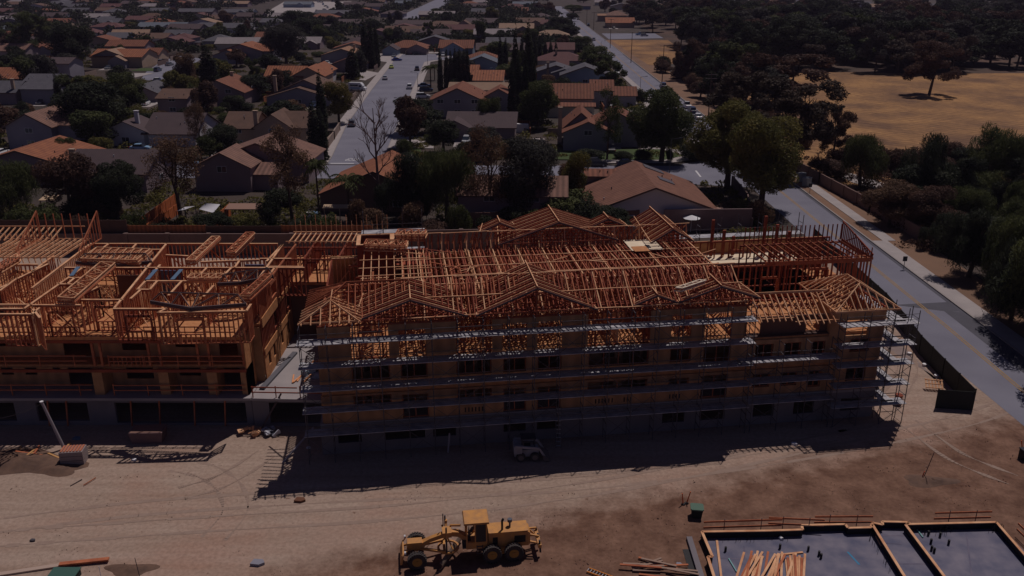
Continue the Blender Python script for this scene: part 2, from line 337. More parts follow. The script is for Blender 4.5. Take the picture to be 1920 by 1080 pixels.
# facades of the two lower timber storeys
rec = [(3.55, 6.75), (12.36, 15.39)]
for zi, z in enumerate((F1, F2)):
    top = z + 2.6; ops = []
    for a0, a1 in rec: ops.append((a0, a1, z + .95, z + 2.45))
    ops.append((7.65, 9.9, z + .02 if zi == 0 else z + .95, z + 2.3))
    for a0, a1 in ((16.4, 18.4), (19.4, 21.5)): ops.append((a0, a1, z + (.95 if zi else .02), z + 2.25))
    ops.append((23.9, 29.3, z + .95, z + 2.4)); ops.append((31.25, 33.15, z + .95, z + 2.25)); ops.append((34.3, 36.8, z + .05 if zi == 0 else z + .3, z + 2.35))
    ops.append((39.1, 40.8, z + .8, z + 2.2)); ops.append((41.8, 43.4, z + .8, z + 2.2)); ops.append((44.5, 45.7, z + .5, z + 2.2)); ops.append((48.1, 50.0, z + .9, z + 2.2))
    mb = MB(); panel_wall(mb, .95, 51.1, 0, .14, z + .005, top, ops); mb.build('sheathed_wall', gyp, main)
    for s0, s1, zs, zh in ops:
        fm = MB(); n_ = 3 if s1 - s0 > 3 else 1
        for k in range(n_ + 2): xx = s0 + .05 + (s1 - s0 - .1) * k / (n_ + 1); fm.bar((xx, .22, zs), (xx, .22, zh), .08, .1)
        fm.bar((s0, .22, zh - .06), (s1, .22, zh - .06), .1, .14); fm.bar((s0, .22, zs + .04), (s1, .22, zs + .04), .1, .08); fm.build('opening_frame', lum, main)
    # rows of small slots under the windows, their inner shade painted as black plates
    for a0, n in ((16.7, 4), (19.7, 4), (24.6, 6), (27.2, 3), (31.4, 4), (13.0, 6)):
        if (zi == 1 and a0 in (16.7, 19.7)) or (zi == 0 and a0 not in (16.7, 19.7)):
            mv = MB()
            for k in range(n): mv.box(a0 + k * .3, a0 + k * .3 + .12, -.02, -.003, z + .25, z + .68)
            mv.build('beam_pocket', black, main)
    # recess back walls
    for a0, a1 in rec + [(23.9, 29.3)]:
        mb = MB(); wdt = a1 - a0; panel_wall(mb, a0, a1, 1.9, 2.0, z, top, [(a0 + .3 * wdt, a0 + .52 * wdt, z + .9, z + 2.1), (a0 + .66 * wdt, a0 + .95 * wdt, z + .1, z + 2.1)])
        mb.build('balcony_back_wall', gyp, main)
        MB().box(a0 - .1, a0, .14, 2, z, top).build('balcony_side_wall', gyp, main)
    MB().box(1.1, 51, 3.4, 3.5, z, top).build('partition', osbd, main)
    MB().box(51.1, 51.22, .15, 7, z, top).build('sheathed_wall', gyp, main)
    MB().box(.83, .95, .15, 8, z, top).build('sheathed_wall', gyp, main)
    MB().box(1.1, 51, 18.3, 18.4, z, top).build('sheathed_wall', osbd, main)
# top storey
ops3 = [(3.6, 6.75, F3 + .02, PL - .02), (7.6, 9.85, F3 + .05, F3 + 2.55), (12.4, 15.47, F3 + .02, PL - .02), (16.33, 18.45, F3 + .1, F3 + 2.6), (19.37, 21.5, F3 + .1, F3 + 2.6),
        (23.76, 29.3, F3 + .02, PL - .02), (31.2, 33.0, F3 + .5, F3 + 2.6), (34.25, 36.7, F3 + .1, F3 + 2.6)]
mb = panel_wall(MB(), .95, 37.95, 0, .12, F3 - .28, PL, ops3); mb.build('sheathed_wall', gyp, main)
for a0, a1 in ((3.6, 6.75), (12.4, 15.47), (23.76, 29.3)):
    studwall((a0, .25), (a1, .25), F3, PL + .9, .42, [(a0 * 0 + .7, a1 - a0 - .5, F3 + .2, F3 + 2.3)]).build('stud_wall', lumr, main)
# framing above the sheathing, all along
for a0, a1, zt in ((1.0, 4.0, 12.95), (4.0, 12.5, 12.6), (12.5, 24, 12.7), (24, 30.5, 12.7), (30.5, 38, 12.7)):
    studwall((a0, .06), (a1, .06), PL, zt, .42).build('stud_wall', lumr, main)
# low section: top storey set back behind a terrace, right pavilion
mb = panel_wall(MB(), 37.95, 46.0, .5, .62, F3, 10.5, [(38.3, 39.6, F3 + .1, 10.3), (43.9, 45.2, F3 + .1, 10.0)]); mb.build('sheathed_wall', MATS.get('dark_sheathing') or mat('dark_sheathing', (.16, .085, .06), col2=(.12, .06, .045), scale=.5, amt=.5), main)  # sheathing darkened, the shade of the recess is in its colour
MB().box(38, 46, -.05, .5, F3 - .02, F3 + .03).build('roof_membrane', dark_rec, main)  # dark sheet over the terrace floor, painted shade
MB().box(37.8, 37.95, 0, 2.6, F3, PL).build('sheathed_wall', gyp, main)
mb = panel_wall(MB(), 46.0, 51.1, -.12, 0, F3 - .4, 11.0, [(47.4, 49.5, F3 - .3, F3 + 1.2)]); mb.build('sheathed_wall', gyp, main)
MB().box(45.9, 46.0, -.1, 2.6, F3 - .3, 11.0).build('sheathed_wall', gyp, main)
studwall((51.05, 0), (51.05, 7), F3, 11.1, .42).build('stud_wall', lumr, main)
studwall((46.1, 6.8), (51.0, 6.8), F3, 11.1, .42).build('stud_wall', lumr, main)
# partitions of the top storey
def part_walls(lst, z0, z1, m=lum, parent=main):
    for i, (p, q) in enumerate(lst):
        L = math.dist(p, q); op = [(L * .35, L * .35 + .9, z0, z0 + 2.1)] if L > 3 and i % 2 == 0 else []
        studwall(p, q, z0, z1, .42, op, brace=L > 4).build('stud_wall', (m, lumr, lumy)[i % 3] if m is lum else m, parent)
rnd = random.Random(4); lst = []
for a in (1.2, 5.4, 8.2, 12.4, 16.2, 19.2, 23.8, 26.5, 29.5, 33.4, 37.9): lst += [((a, .4), (a, 8.2)), ((a, 10.2), (a, 17.8))]
for b in (8.3, 10.1, 18.2): lst += [((1.2, b), (19, b)), ((19.2, b), (37.8, b))]
for k in range(46):
    a = rnd.uniform(1.5, 36); b = rnd.choice([rnd.uniform(1.5, 7), rnd.uniform(11, 17)]); L = rnd.uniform(1.5, 3.4)
    lst.append(((a, b), (a + L, b)) if rnd.random() < .6 else ((a, b), (a, min(b + L, 17.8 if b > 9 else 8))))
part_walls(lst, F3, PL)
for k in range(8):                                              # temporary raking braces
    for j in range(5):
        a = rnd.uniform(1.5, 36); b = rnd.uniform(.6, 6); MB().bar((a, b, F3 + .1), (a + rnd.uniform(-2, 2), b + rnd.uniform(0, 1.5), PL - .2), .09, .05).build('raking_brace', lumy, main)
# typical truss: front slope, flat middle, rear slope
def chord_web(mb, pts_top, pts_bot, w=.10):
    for a, b in zip(pts_top[:-1], pts_top[1:]): mb.bar(a, b, w, .12)
    for a, b in zip(pts_bot[:-1], pts_bot[1:]): mb.bar(a, b, w, .12)
    n = min(len(pts_top), len(pts_bot))
    for i in range(n): mb.bar(pts_top[i], pts_bot[i], w * .8, .08)
    for i in range(n - 1): mb.bar(pts_bot[i], pts_top[i + 1], w * .8, .08)
t = MB()
T = lambda b, z: (0, b, z)
t.bar(T(-.75, 12.45), T(3.3, 14.6), .085, .13); t.bar(T(3.3, 14.6), T(3.9, 13.1), .07, .1); t.bar(T(0, 11.95), T(3.9, 12.0), .07, .1)
t.bar(T(1.6, 12), T(1.6, 13.6), .07, .08); t.bar(T(3.3, 12), T(3.3, 14.5), .07, .08); t.bar(T(1.6, 12), T(3.3, 14.4), .07, .07)
bs = [3.9 + 1.15 * k for k in range(11)]
chord_web(t, [T(b, 13.1) for b in bs], [T(b, 12.15) for b in bs])
e = bs[-1]; t.bar(T(e, 13.1), T(e + .5, 14.7), .075, .1); t.bar(T(e + .5, 14.7), T(19.2, 12.7), .085, .13); t.bar(T(e, 12.15), T(18.6, 12.15), .07, .1)
t.bar(T(e + .5, 12.15), T(e + .5, 14.6), .07, .08); t.bar(T(17.2, 12.15), T(17.2, 13.7), .07, .08); t.bar(T(e + .5, 12.15), T(17.2, 13.6), .07, .07)
tr0 = t.build('roof_truss', lum, main); tr0.location = (8.3, 0, 0)
trd2 = tr0.data.copy(); trd2.materials[0] = lumr; trd3 = tr0.data.copy(); trd3.materials[0] = lumy
a = 8.85; i = 0
while a < 37.8:
    o = tr0.copy(); C.objects.link(o); o.location = (a, 0, 0); i += 1
    o.data = (tr0.data, trd2, trd2, trd3, tr0.data, trd2)[i % 6]
    o.rotation_euler = (0, rnd.uniform(-.012, .012), rnd.uniform(-.006, .006)); a += .42
mb = MB()                                                       # long bracing lines over the trusses
for b, z in ((3.25, 14.72), (5.4, 13.22), (7.7, 13.22), (10.1, 13.22), (12.6, 13.22), (15.85, 14.82), (-.6, 12.62), (1.3, 13.62)):
    a = 7.6 if b > 3.5 else 8.0
    while a < 37.5: mb.bar((a, b + rnd.uniform(-.1, .1), z), (min(a + 4.8, 37.8), b + rnd.uniform(-.1, .1), z + .02), .1, .05); a += 4.6
mb.build('bracing_board', lumy, main)
for k in range(34):
    a = rnd.uniform(9, 37); b = rnd.uniform(4.2, 15); an = rnd.uniform(0, 3.14); L = rnd.uniform(.8, 2.6)
    MB().bar((a, b, 13.2), (a + L * math.cos(an), b + L * math.sin(an) * .6, 13.2 + rnd.uniform(0, .5)), .11, .05).build('loose_board', (lumy, lumr, lum)[k % 3], main)
# catch: ridge boards and gables standing on the roof
def gable(a, hw, zr, ze, b0, b1, m=lumr, sp=.5, over=.5, king=True, name='gable_roof', mm=lumy):
    """gable roof made of rafter pairs set parallel to the facade, ridge running back"""
    mb = MB(); mf = MB(); s = (zr - ze) / hw; b = b0; k = 0
    while b <= b1 + .01:
        tgt = mf if k % 2 else mb
        sh = 0
        tgt.bar((a - hw - over, b, ze - over * s), (a, b, zr), .07, .14); tgt.bar((a + hw + over, b, ze - over * s), (a, b, zr), .07, .14)
        if k % 2 == 0:
            mb.bar((a - hw, b, ze - .1), (a + hw, b, ze - .1), .06, .1)
            n = max(2, int(hw / .9))
            for j in range(-n, n + 1):
                x = a + j * hw / n; mb.bar((x, b, ze - .05), (x, b, zr - abs(j) * hw / n * s), .06, .08)
        b += sp; k += 1
    mb.bar((a, b0 - .1, zr + .07), (a, b1, zr + .07), .06, .2)
    o = mb.build(name, m, main); f = mf.build('rafter', mm, o)
    fb = MB(); fb.bar((a - hw - over, b0 - .08, ze - over * s + .02), (a, b0 - .08, zr + .02), .05, .15); fb.bar((a + hw + over, b0 - .08, ze - over * s + .02), (a, b0 - .08, zr + .02), .05, .15)
    for side in (-1, 1):
        fb.bar((a + side * (hw + over), b0 - .1, ze - over * s + .05), (a + side * (hw + over), b0 + .1, ze - over * s + .05), .1, .1)
        mbx = MB()
    fb.build('barge_board', dark_wood, o)
    lb = MB(); lb.bar((a, b0, zr + .19), (a, b1, zr + .19), .09, .05)
    for side in (-1, 1):
        lb.bar((a + side * (hw + over), b0, ze - over * s + .1), (a + side * hw * .98, b1, ze + .12), .07, .05)
    lb.build('ridge_board', lumy, o); return o
dark_wood = mat('dark_timber', (.10, .07, .075))
gable(8.7, 4.1, 14.15, 12.7, -.6, 5.2)
gable(19.2, 4.6, 14.7, 12.75, -.7, 6.2)
gable(35.2, 3.1, 13.95, 12.9, -.5, 2.8)
gable(29.6, 1.5, 13.4, 12.8, -.4, 1.4, sp=.4)
gable(24.0, 5.6, 15.6, 13.7, 15.2, 21.5)
gable(35.0, 1.7, 15.2, 14.2, 12.6, 21.0)
gable(18.4, 1.6, 14.9, 14.2, 18.2, 20.5); gable(29.8, 1.8, 14.9, 14.1, 18.2, 20.5)
# big gable fronts: exposed triangular framing under G2
for a0, hw, zr in ((19.2, 4.6, 14.6), (8.7, 4.1, 14.1), (35.2, 3.1, 13.9)):
    mb = MB()
    for j in range(-5, 6):
        x = a0 + j * hw / 5.5; mb.bar((x, -.1, 11.95), (x, -.1, zr - abs(j) / 5.5 * (zr - 12.6) - .1), .1, .1)
    mb.bar((a0 - hw, -.1, 12.1), (a0, -.1, zr - .4), .08, .1); mb.bar((a0 + hw, -.1, 12.1), (a0, -.1, zr - .4), .08, .1)
    mb.bar((a0 - hw, -.1, 12.0), (a0 + hw, -.1, 12.0), .1, .16); mb.build('gable_frame', lumr, main)
# hip roof, left corner
mb = MB()
rz0, ez = 14.45, 12.7
for k in range(13):
    b = -.2 + k * .55; mb.bar((-.15, b, ez - .1), (min(.2 + abs(b - 3.4) * 0 + 3.2, 4), max(min(b + (3.4 - b) * .0, 6), b), rz0 - abs(b - 3.4) * .38), .06, .12)
for k in range(10):
    a0 = 3.6 + k * .56; mb.bar((a0, -.7, 12.5), (a0, 3.4, rz0), .07, .12); mb.bar((a0, 7, 12.6), (a0, 3.4, rz0), .07, .12)
mb.bar((3.4, 3.4, rz0 + .08), (8.4, 3.4, rz0 + .08), .06, .18); mb.bar((-.1, -.5, 12.6), (3.4, 3.4, rz0 + .08), .07, .16); mb.bar((-.1, 7, 12.6), (3.4, 3.4, rz0 + .08), .07, .16)
mb.build('hip_roof', lum, main)
mb = MB(); ax, az = 2.2, 13.9                                   # small hipped bay in front of it
mb.bar((ax, .9, az), (ax, 3.4, az), .06, .16)
mb.bar((ax, .9, az), (-.35, -1.3, 12.75), .07, .16); mb.bar((ax, .9, az), (4.6, -1.3, 12.75), .07, .16)
for k in range(7):
    x = -.1 + k * .76; zz = az - abs(x - ax) * .48; mb.bar((x, -1.35, 12.72), (x, .9 - abs(x - ax) * .86, zz), .08, .12)
for k in range(5):
    b = -.7 + k * .6; h = min(b + 1.3, 2.2) / 2.2
    for sd in (-1, 1): mb.bar((ax + sd * 2.5, b, 12.75), (ax + sd * 2.5 * (1 - h), b, 12.75 + h * 1.15), .07, .12)
mb.bar((-.4, -1.0, 12.75), (4.6, -1.0, 12.75), .05, .14); mb.build('hip_roof', lumy, main)
# low roof section on the right: pale rafters over dark void
mb = MB()
for k in range(15):
    a0 = 38.05 + k * .56; lo = (-.55, 10.45) if k < 8 else (-1.0, 10.2)
    mb.bar((a0, 2.2, 12.0), (a0, lo[0], lo[1]), .08, .14)
mb.bar((38, 2.2, 12.1), (46.4, 2.2, 12.1), .07, .2); mb.bar((38, -.15, 10.6), (42.3, -.15, 10.6), .09, .06); mb.bar((42.3, -.55, 10.35), (46.4, -.55, 10.35), .09, .06)
mb.build('rafter', lumy, main)
mb = MB()
for k in range(15): mb.bar((38.05 + k * .56, 2.3, 12.0), (38.05 + k * .56, 5.6, 10.4), .07, .14)
mb.bar((38, 5.6, 10.4), (46.4, 5.6, 10.4), .08, .2); mb.build('rafter', lumr, main)
mb = MB()
for k in range(8): a0 = 38.3 + k * 1.1; mb.bar((a0, 0, 10.4), (a0, 5.4, 10.3), .06, .1); mb.bar((a0, 1, 10.3), (a0, 2.1, 11.8), .06, .08)
mb.build('ceiling_joist', lumr, main)
# hip roof of the right pavilion
mb = MB(); ax, ab, az = 48.9, 1.2, 13.0; lo = 11.25; A0, A1, B0, B1 = 45.7, 51.8, -1.1, 6.4
mb.bar((ax, ab, az), (ax, 3.6, az), .07, .16)
for cx, cy, ty in ((A0, B0, ab), (A1, B0, ab), (A0, B1, 3.6), (A1, B1, 3.6)): mb.bar((cx, cy, lo), (ax, ty, az), .08, .16)
for k in range(1, 10):
    x = A0 + k * (A1 - A0) / 10; h = 1 - abs(x - ax) / (ax - A0 if x < ax else A1 - ax); h = max(h, .02)
    mb.bar((x, B0, lo), (x, B0 + (ab - B0) * h, lo + (az - lo) * h), .07, .12); mb.bar((x, B1, lo), (x, B1 + (3.6 - B1) * h, lo + (az - lo) * h), .07, .12)
for k in range(1, 13):
    y = B0 + k * (B1 - B0) / 13; h = min(1, (y - B0) / (ab - B0), (B1 - y) / (B1 - 3.6))
    mb.bar((A0, y, lo), (A0 + (ax - A0) * h, y, lo + (az - lo) * h), .06, .12); mb.bar((A1, y, lo), (A1 + (ax - A1) * h, y, lo + (az - lo) * h), .06, .12)
for p, q in (((A0, B0), (A1, B0)), ((A0, B1), (A1, B1)), ((A0, B0), (A0, B1)), ((A1, B0), (A1, B1))): mb.bar((*p, lo), (*q, lo), .06, .15)
mb.build('hip_roof', lumy, main)
# rear right wing: tall studs and an unroofed deck
for p, q, z1, sp_ in (((38, 8.4), (54, 8.4), 12.6, .6), ((54.0, 8.4), (54.0, 14.6), 12.6, .6), ((43, 14.6), (54, 14.6), 12.6, .8), ((38.1, 6), (38.1, 16), 12.6, .6), ((38, 17), (54, 17), 12.4, .8), ((46, 9.5), (46, 14), 12.6, .7), ((50, 9.5), (50, 14), 12.6, .7)):
    L = math.dist(p, q); studwall(p, q, F3, z1, sp_, [(L * .3, L * .3 + 1.6, F3, F3 + 2.3), (L * .6, L * .6 + 2, F3 + .2, z1 - .8)] if L > 9 else [], w=.11).build('stud_wall', lumr if sp_ > .65 else lum, main)
studwall((38, 8.45), (54, 8.45), F2, F3 - .1, .5, w=.12).build('stud_wall', lumr, main); studwall((54.0, 8.4), (54.0, 14.6), F2, F3 - .1, .5, w=.12).build('stud_wall', lumr, main)
for p, q in (((38, 8.4), (54, 8.4)), ((38, 12.4), (54, 12.4))):
    mb = MB(); mb.bar((*p, F3), (*q, F3), .2, .3); mb.build('rim_beam', lumr, main)
mb = MB(); a = 43.3
while a < 54: mb.bar((a, 8.4, 12.75), (a, 14.6, 12.75), .06, .16); a += .8
mb.bar((43, 8.35, 12.75), (54, 8.35, 12.75), .06, .26); mb.bar((43, 8.9, 12.88), (54, 8.9, 12.88), .1, .06); mb.bar((54.1, 8.3, 12.75), (54.1, 14.7, 12.75), .06, .26); mb.build('ceiling_joist', lum, main)
mb = MB()
for k in range(22): a = 43.4 + k * .5; mb.bar((a, 14.6, 12.8), (a, 14.6, 14.5), .09, .1); mb.bar((a, 8.35, 12.8), (a, 8.35, 13.9), .07, .09)
for k in range(20): mb.bar((54.0, 8.3 + k * .33, 12.9), (54.0, 8.3 + k * .33, 12.9 + .25 + 1.5 * k / 19), .08, .1)
mb.bar((54, 8.2, 13.2), (54, 14.7, 14.75), .09, .14); mb.bar((54, 9, 13), (54, 12, 14.2), .05, .1); mb.bar((54, 13.5, 13), (54, 11.4, 14), .05, .1)
mb.build('parapet_stud', lumr, main)
for a, h in ((31.5, 1.2), (33.4, 2.2), (35.8, 3.6), (37.2, 2.6), (38.5, 2.0), (41.0, 3.8), (42.3, 2.6), (43.4, 1.9), (46.8, 4.0), (48.2, 3.0), (49.6, 2.2)):
    MB().bar((a, 17.5, 10.6), (a, 17.5, 10.8 + h), .3, .25).build('timber_post', lumr, main)
MB().box(38.0, 54.2, 8.4, 17.2, F3 - .3, F3).build('floor_deck', osb, main)
MB().box(38.0, 54.2, 8.4, 17.2, F2 - .3, F2).build('floor_deck', osb, main)
MB().box(37.6, 50.0, 15.2, 19.0, 10.3, 10.5).build('plywood_deck', mat('plywood', (.85, .74, .56), col2=(.74, .60, .42), scale=.8, amt=.4), main)
MB().box(30.8, 34.0, 12.2, 15.7, 13.3, 13.34).build('plywood_deck', MATS['plywood'], main)
MB().box(31.0, 32.5, 11.8, 13.4, 13.35, 13.38).build('plywood_deck', osb, main)
MB().box(32.5, 32.95, 12.9, 13.7, 13.345, 13.37).build('roof_hatch', dark, main)
# rear facade and shaft
MB().box(1, 54, 18.6, 18.75, F1, PL).build('sheathed_wall', osbd, main)
for z in (F1, F2): MB().box(51.3, 54, 8.2, 8.35, z, z + 2.6).build('sheathed_wall', osbd, main); MB().box(54.05, 54.2, 8.2, 18.6, z, z + 2.6).build('sheathed_wall', osbd, main)
mb = MB()
for x0, x1, y0, y1 in ((3.9, 4.1, 15.4, 18.8), (7.3, 7.5, 15.4, 18.8), (4.1, 7.3, 15.4, 15.6), (4.1, 7.3, 18.6, 18.8)): mb.box(x0, x1, y0, y1, F3, 14.0)
mb.build('lift_shaft', lumr, main)
mb = MB()
for x0, x1, y0, y1 in ((3.85, 4.25, 15.3, 18.9), (7.15, 7.6, 15.3, 18.9), (4.25, 7.15, 15.3, 15.55), (4.25, 7.15, 18.65, 18.9)): mb.box(x0, x1, y0, y1, 14.0, 14.1)
mb.build('shaft_plate', lumy, main)
mb = MB(); a = 4.6                                              # wide joists in front of the shaft
while a < 10.8: mb.bar((a, 7.0, 13.0), (a, 15.4, 13.3), .07, .16); a += .72
for b in (8.2, 10.4, 12.8): mb.bar((4.2, b, 13.35), (10.9, b, 13.35), .09, .05)
mb.build('ceiling_joist', lumy, main)
MB().box(7.7, 11, 13.0, 18, 12.6, 12.66).build('ceiling_deck', lumr, main)

# linking block between the two buildings (own thing)
link = thing('linking_block', 'low timber linking block at the back of the courtyard between the two framed buildings', 'building under construction', (-24.5, 85.5, 0))
MB().box(0, 11, -.15, 0, F1, F3 - .3).build('sheathed_wall', mat('dark_sheathing', (.16, .085, .06), col2=(.12, .06, .045), scale=.5, amt=.5), link)  # wall in courtyard shadow, the shade is put into its colour
MB().box(0, 11, 0, 9, F3 - .3, F3).build('floor_deck', osb, link)
for p, q in (((0, 0), (11, 0)), ((0, 4), (11, 4)), ((0, 8.6), (11, 8.6)), ((3, 0), (3, 8)), ((6.5, 0), (6.5, 8)), ((9, 0), (9, 8))):
    L = math.dist(p, q); studwall(p, q, F3, 11.4, .42, [(L * .3, L * .3 + 1, F3, F3 + 2.1)]).build('stud_wall', lumr, link)
mb = MB()
for k in range(19): mb.bar((.3 + k * .57, 5, 11.55), (.3 + k * .57, 8.6, 11.6), .1, .14); mb.bar((.3 + k * .57, 8.6, 11.4), (.3 + k * .57, 8.6, 13.7 - (k % 2) * .7), .05, .06)
mb.bar((0, 8.6, 11.7), (11, 8.6, 11.7), .12, .12); mb.bar((0, 5, 11.7), (11, 5, 11.7), .08, .1); mb.build('ceiling_joist', lumy, link)

# ------------------------------------------------------------------ LEFT WING
wing = thing('apartment_wing', 'roofless timber framed apartment wing with open top storey on a concrete podium', 'building under construction', (-24, 71, 0))
# local: x 0 (right end) to -36, y 0..18.5
WP = 11.8
MB().box(-40, .3, -.2, 24, F1 - .25, F1).build('podium_slab', conc, wing)
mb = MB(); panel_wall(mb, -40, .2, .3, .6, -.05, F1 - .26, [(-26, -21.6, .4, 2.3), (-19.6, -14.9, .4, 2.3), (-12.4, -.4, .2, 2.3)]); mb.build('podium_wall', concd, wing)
mb = MB()
for x in (-25, -23.4, -18.6, -16.9, -11, -8.4, -5.2, -2.4): mb.bar((x, .1, -.05), (x + .2, .25, 2.7), .12, .12)
mb.build('shoring_post', lum, wing)
MB().box(-40, -.2, .8, 18.5, F2 - .3, F2).build('floor_deck', osb, wing)
MB().box(-40, 0, .4, 18.5, F3 - .32, F3).build('floor_deck', osb, wing)
for zi, z in enumerate((F1, F2)):
    top = F2 - .3 if zi == 0 else F3 - .32
    m = panel_wall(MB(), -40, 0, 2.4, 2.52, z, top, [(-39, -37, z + .2, z + 2.2), (-34, -31.5, z + .2, z + 2.2), (-29.4, -27.2, z + .2, z + 2.3), (-23.4, -22.3, z + 1.1, z + 2.1), (-21.2, -20.1, z + 1.1, z + 2.1), (-18.6, -17.9, z + 1.4, z + 2.0), (-17.2, -14.4, z + .1, z + 2.3), (-11.8, -9.3, z + .7, z + 2.3), (-6.9, -4.9, z + 1, z + 2.3), (-2.9, -1.2, z + .05, z + 2.2)])
    m.build('sheathed_wall', gyp, wing)
    for x in (-27.0, -25.2, -13.6, -12.9, -8.6, -7.6, -4.2, -3.2, -.15):
        if z == F1 and x in (-25.2, -12.9, -8.6, -4.2): continue
        if z == F1: MB().box(x - .45, x + .45 if x < -1 else .05, .5, 2.4, z, top).build('pier', osbd, wing)
        else: MB().bar((x, .55, z), (x, .55, top), .2, .2).build('timber_post', lum, wing)
    MB().box(-40, 0, .35, .5, top - .28, top).build('rim_beam', lumr, wing)
    mb = MB()
    for zz in (z + .55, z + 1.05): mb.bar((-38, .3, zz), (-14.2, .35, zz + .03), .05, .09); mb.bar((-12.2, .3, zz), (-.2, .35, zz), .05, .09)
    for x in np.arange(-37, 0, 3.1): mb.bar((x, .32, z), (x, .32, z + 1.2), .08, .08)
    mb.build('guard_rail', lum, wing)
    MB().box(-40, 0, 17.9, 18, z, top).build('sheathed_wall', osbd, wing)
mb = MB()
for x0, x1 in ((-12.2, -8.9),):
    for k in range(9): mb.bar((x0 + k * .4, .4, F2), (x0 + k * .4, .4, F2 + .95), .06, .08)
    mb.bar((x0, .4, F2 + .95), (x1, .4, F2 + .95), .1, .1)
mb.build('balcony_rail', lum, wing)
# right end wall, stepping out: sheathing low, framing with osb strips above
MB().box(-.1, .05, .5, 3.0, F1, F3 - .3).build('sheathed_wall', osb, wing)
mb = MB(); m = [(4.6, 5.4, F1 + 1, F1 + 2.4), (6.4, 7.2, F1 + 1, F1 + 2.4), (9.4, 10.2, F1 + 1, F1 + 2.4), (12.2, 13.0, F1 + 1, F1 + 2.4)]
q = panel_wall(MB(), 3.4, 18.5, -.9, -.78, F1, F2 - .3, m); q.v = [(-y, x, z) for x, y, z in q.v]; q.f = [f[::-1] for f in q.f]; q.v = [(x - .0, y, z) for x, y, z in q.v]
q.build('sheathed_wall', osb, wing)
MB().box(-.05, .78, 3.2, 3.35, F1, F3 - .3).build('sheathed_wall', osbd, wing)
studwall((.85, 3.4), (.85, 18.4), F2 - .3, F3, .45, [(4, 5.6, F2 + .7, F3 - .6), (9, 10.6, F2 + .7, F3 - .6)]).build('stud_wall', lumr, wing)
studwall((.85, 3.4), (.85, 18.4), F3, WP, .42, [(4, 6, F3 + .9, F3 + 2.2)]).build('stud_wall', lum, wing)
MB().box(.9, .98, 3.5, 9, F3 - .45, F3 + .5).build('osb_strip', osb, wing)
MB().box(.9, .98, 3.5, 14, F2 - .4, F2 + .3).build('osb_strip', osb, wing)
MB().box(.9, .98, 9.6, 18, F3 - .4, F3 + .1).build('osb_strip', osb, wing)
MB().box(-.1, .85, 3.4, 18.5, F3 - .32, F3).build('floor_deck', osb, wing); MB().box(-.1, .85, 3.4, 18.5, F2 - .3, F2).build('floor_deck', osb, wing)
# open top storey walls, traced level with the top plates
def wl(p): g = G(*p, WP); return (g.x + 24, g.y - 71)
W = [  # (start px, end px) along the top plates in the photograph
 ((520, 457), (169, 457)), ((530, 458), (455, 566)), ((570, 502), (205, 502)), ((460, 527), (272, 527)), ((312, 457), (215, 577)), ((204, 457), (176, 478)),
 ((255, 458), (246, 468)), ((168, 458), (60, 540)), ((300, 468), (190, 468)), ((155, 502), (45, 579)), ((45, 579), (0, 579)), ((60, 571), (0, 571)), ((150, 572), (62, 572)),
 ((230, 562), (150, 562)), ((213, 579), (312, 579)), ((312, 579), (296, 586)), ((296, 586), (462, 583)), ((470, 571), (462, 583)), ((340, 528), (316, 554)), ((366, 541), (358, 546)), ((400, 536), (382, 556)),
 ((387, 503), (374, 516)), ((433, 503), (420, 516)), ((300, 497), (258, 543)), ((258, 543), (281, 543)), ((294, 528), (281, 543)), ((140, 521), (126, 533)), ((150, 521), (131, 521)), ((134, 533), (110, 533)),
 ((515, 502), (504, 517)), ((450, 487), (440, 502)), ((486, 487), (376, 491)), ((312, 478), (352, 480)), ((90, 495), (32, 523)), ((122, 502), (160, 502)), ((70, 496), (0, 496)),
 ((32, 522), (0, 545)), ((0, 540), (15, 533)), ((185, 538), (158, 551)), ((185, 538), (155, 538)), ((500, 490), (530, 458)), ((75, 596), (62, 580)), ((0, 589), (60, 589)), ((60, 589), (73, 578)),
 ((375, 503), (375, 500)), ((488, 485), (545, 485)), ((505, 500), (567, 500)), ((0, 512), (36, 490)), ((100, 480), (60, 510)), ((245, 560), (262, 545))]
for i, (p, q) in enumerate(W):
    p, q = wl(p), wl(q); L = math.dist(p, q)
    if L < .8: continue
    mm = (lum, lum, lumr, lumy)[i % 4]
    front = p[1] < 2 and q[1] < 2
    ops = [(L * .2, L * .2 + min(2.2, L * .5), F3 + .9, F3 + 2.2)] if front and L > 3 else ([(L * .4, L * .4 + 1, F3, F3 + 2.1)] if L > 3.5 and i % 3 else [])
    o = studwall(p, q, F3, WP, .42, ops, brace=(L > 3), w=.09).build('stud_wall', mm, wing)
    tp = MB(); d = Vector((q[0] - p[0], q[1] - p[1], 0)).normalized() * .05
    tp.bar((p[0] - d.x, p[1] - d.y, WP + .02), (q[0] + d.x, q[1] + d.y, WP + .02), .2, .06); tp.build('top_plate', lumy, o)
rnd = random.Random(8)
for k in range(14):
    for j in range(6):
        x, y = -rnd.uniform(0, 24), rnd.uniform(.8, 16); MB().bar((x, y, F3 + .05), (x + rnd.uniform(-2.4, 2.4), y + rnd.uniform(-.8, .8), F3 + rnd.uniform(1.4, 2.9)), .09, .05).build('raking_brace', (lumy, lumr)[k % 2], wing)
for x0, x1, z in ((-12.3, -8.9, F3), (-22.4, -13.8, F3), (-8.6, -.6, F3), (-30, -24.5, F3)):
    mb = MB()
    for zz in (z + .5, z + 1.0): mb.bar((x0, .3, zz), (x1, .3, zz), .05, .1)
    for x in np.arange(x0, x1, .9): mb.bar((x, .33, z), (x, .33, z + 1.05), .06, .06)
    mb.build('guard_rail', lumr, wing)
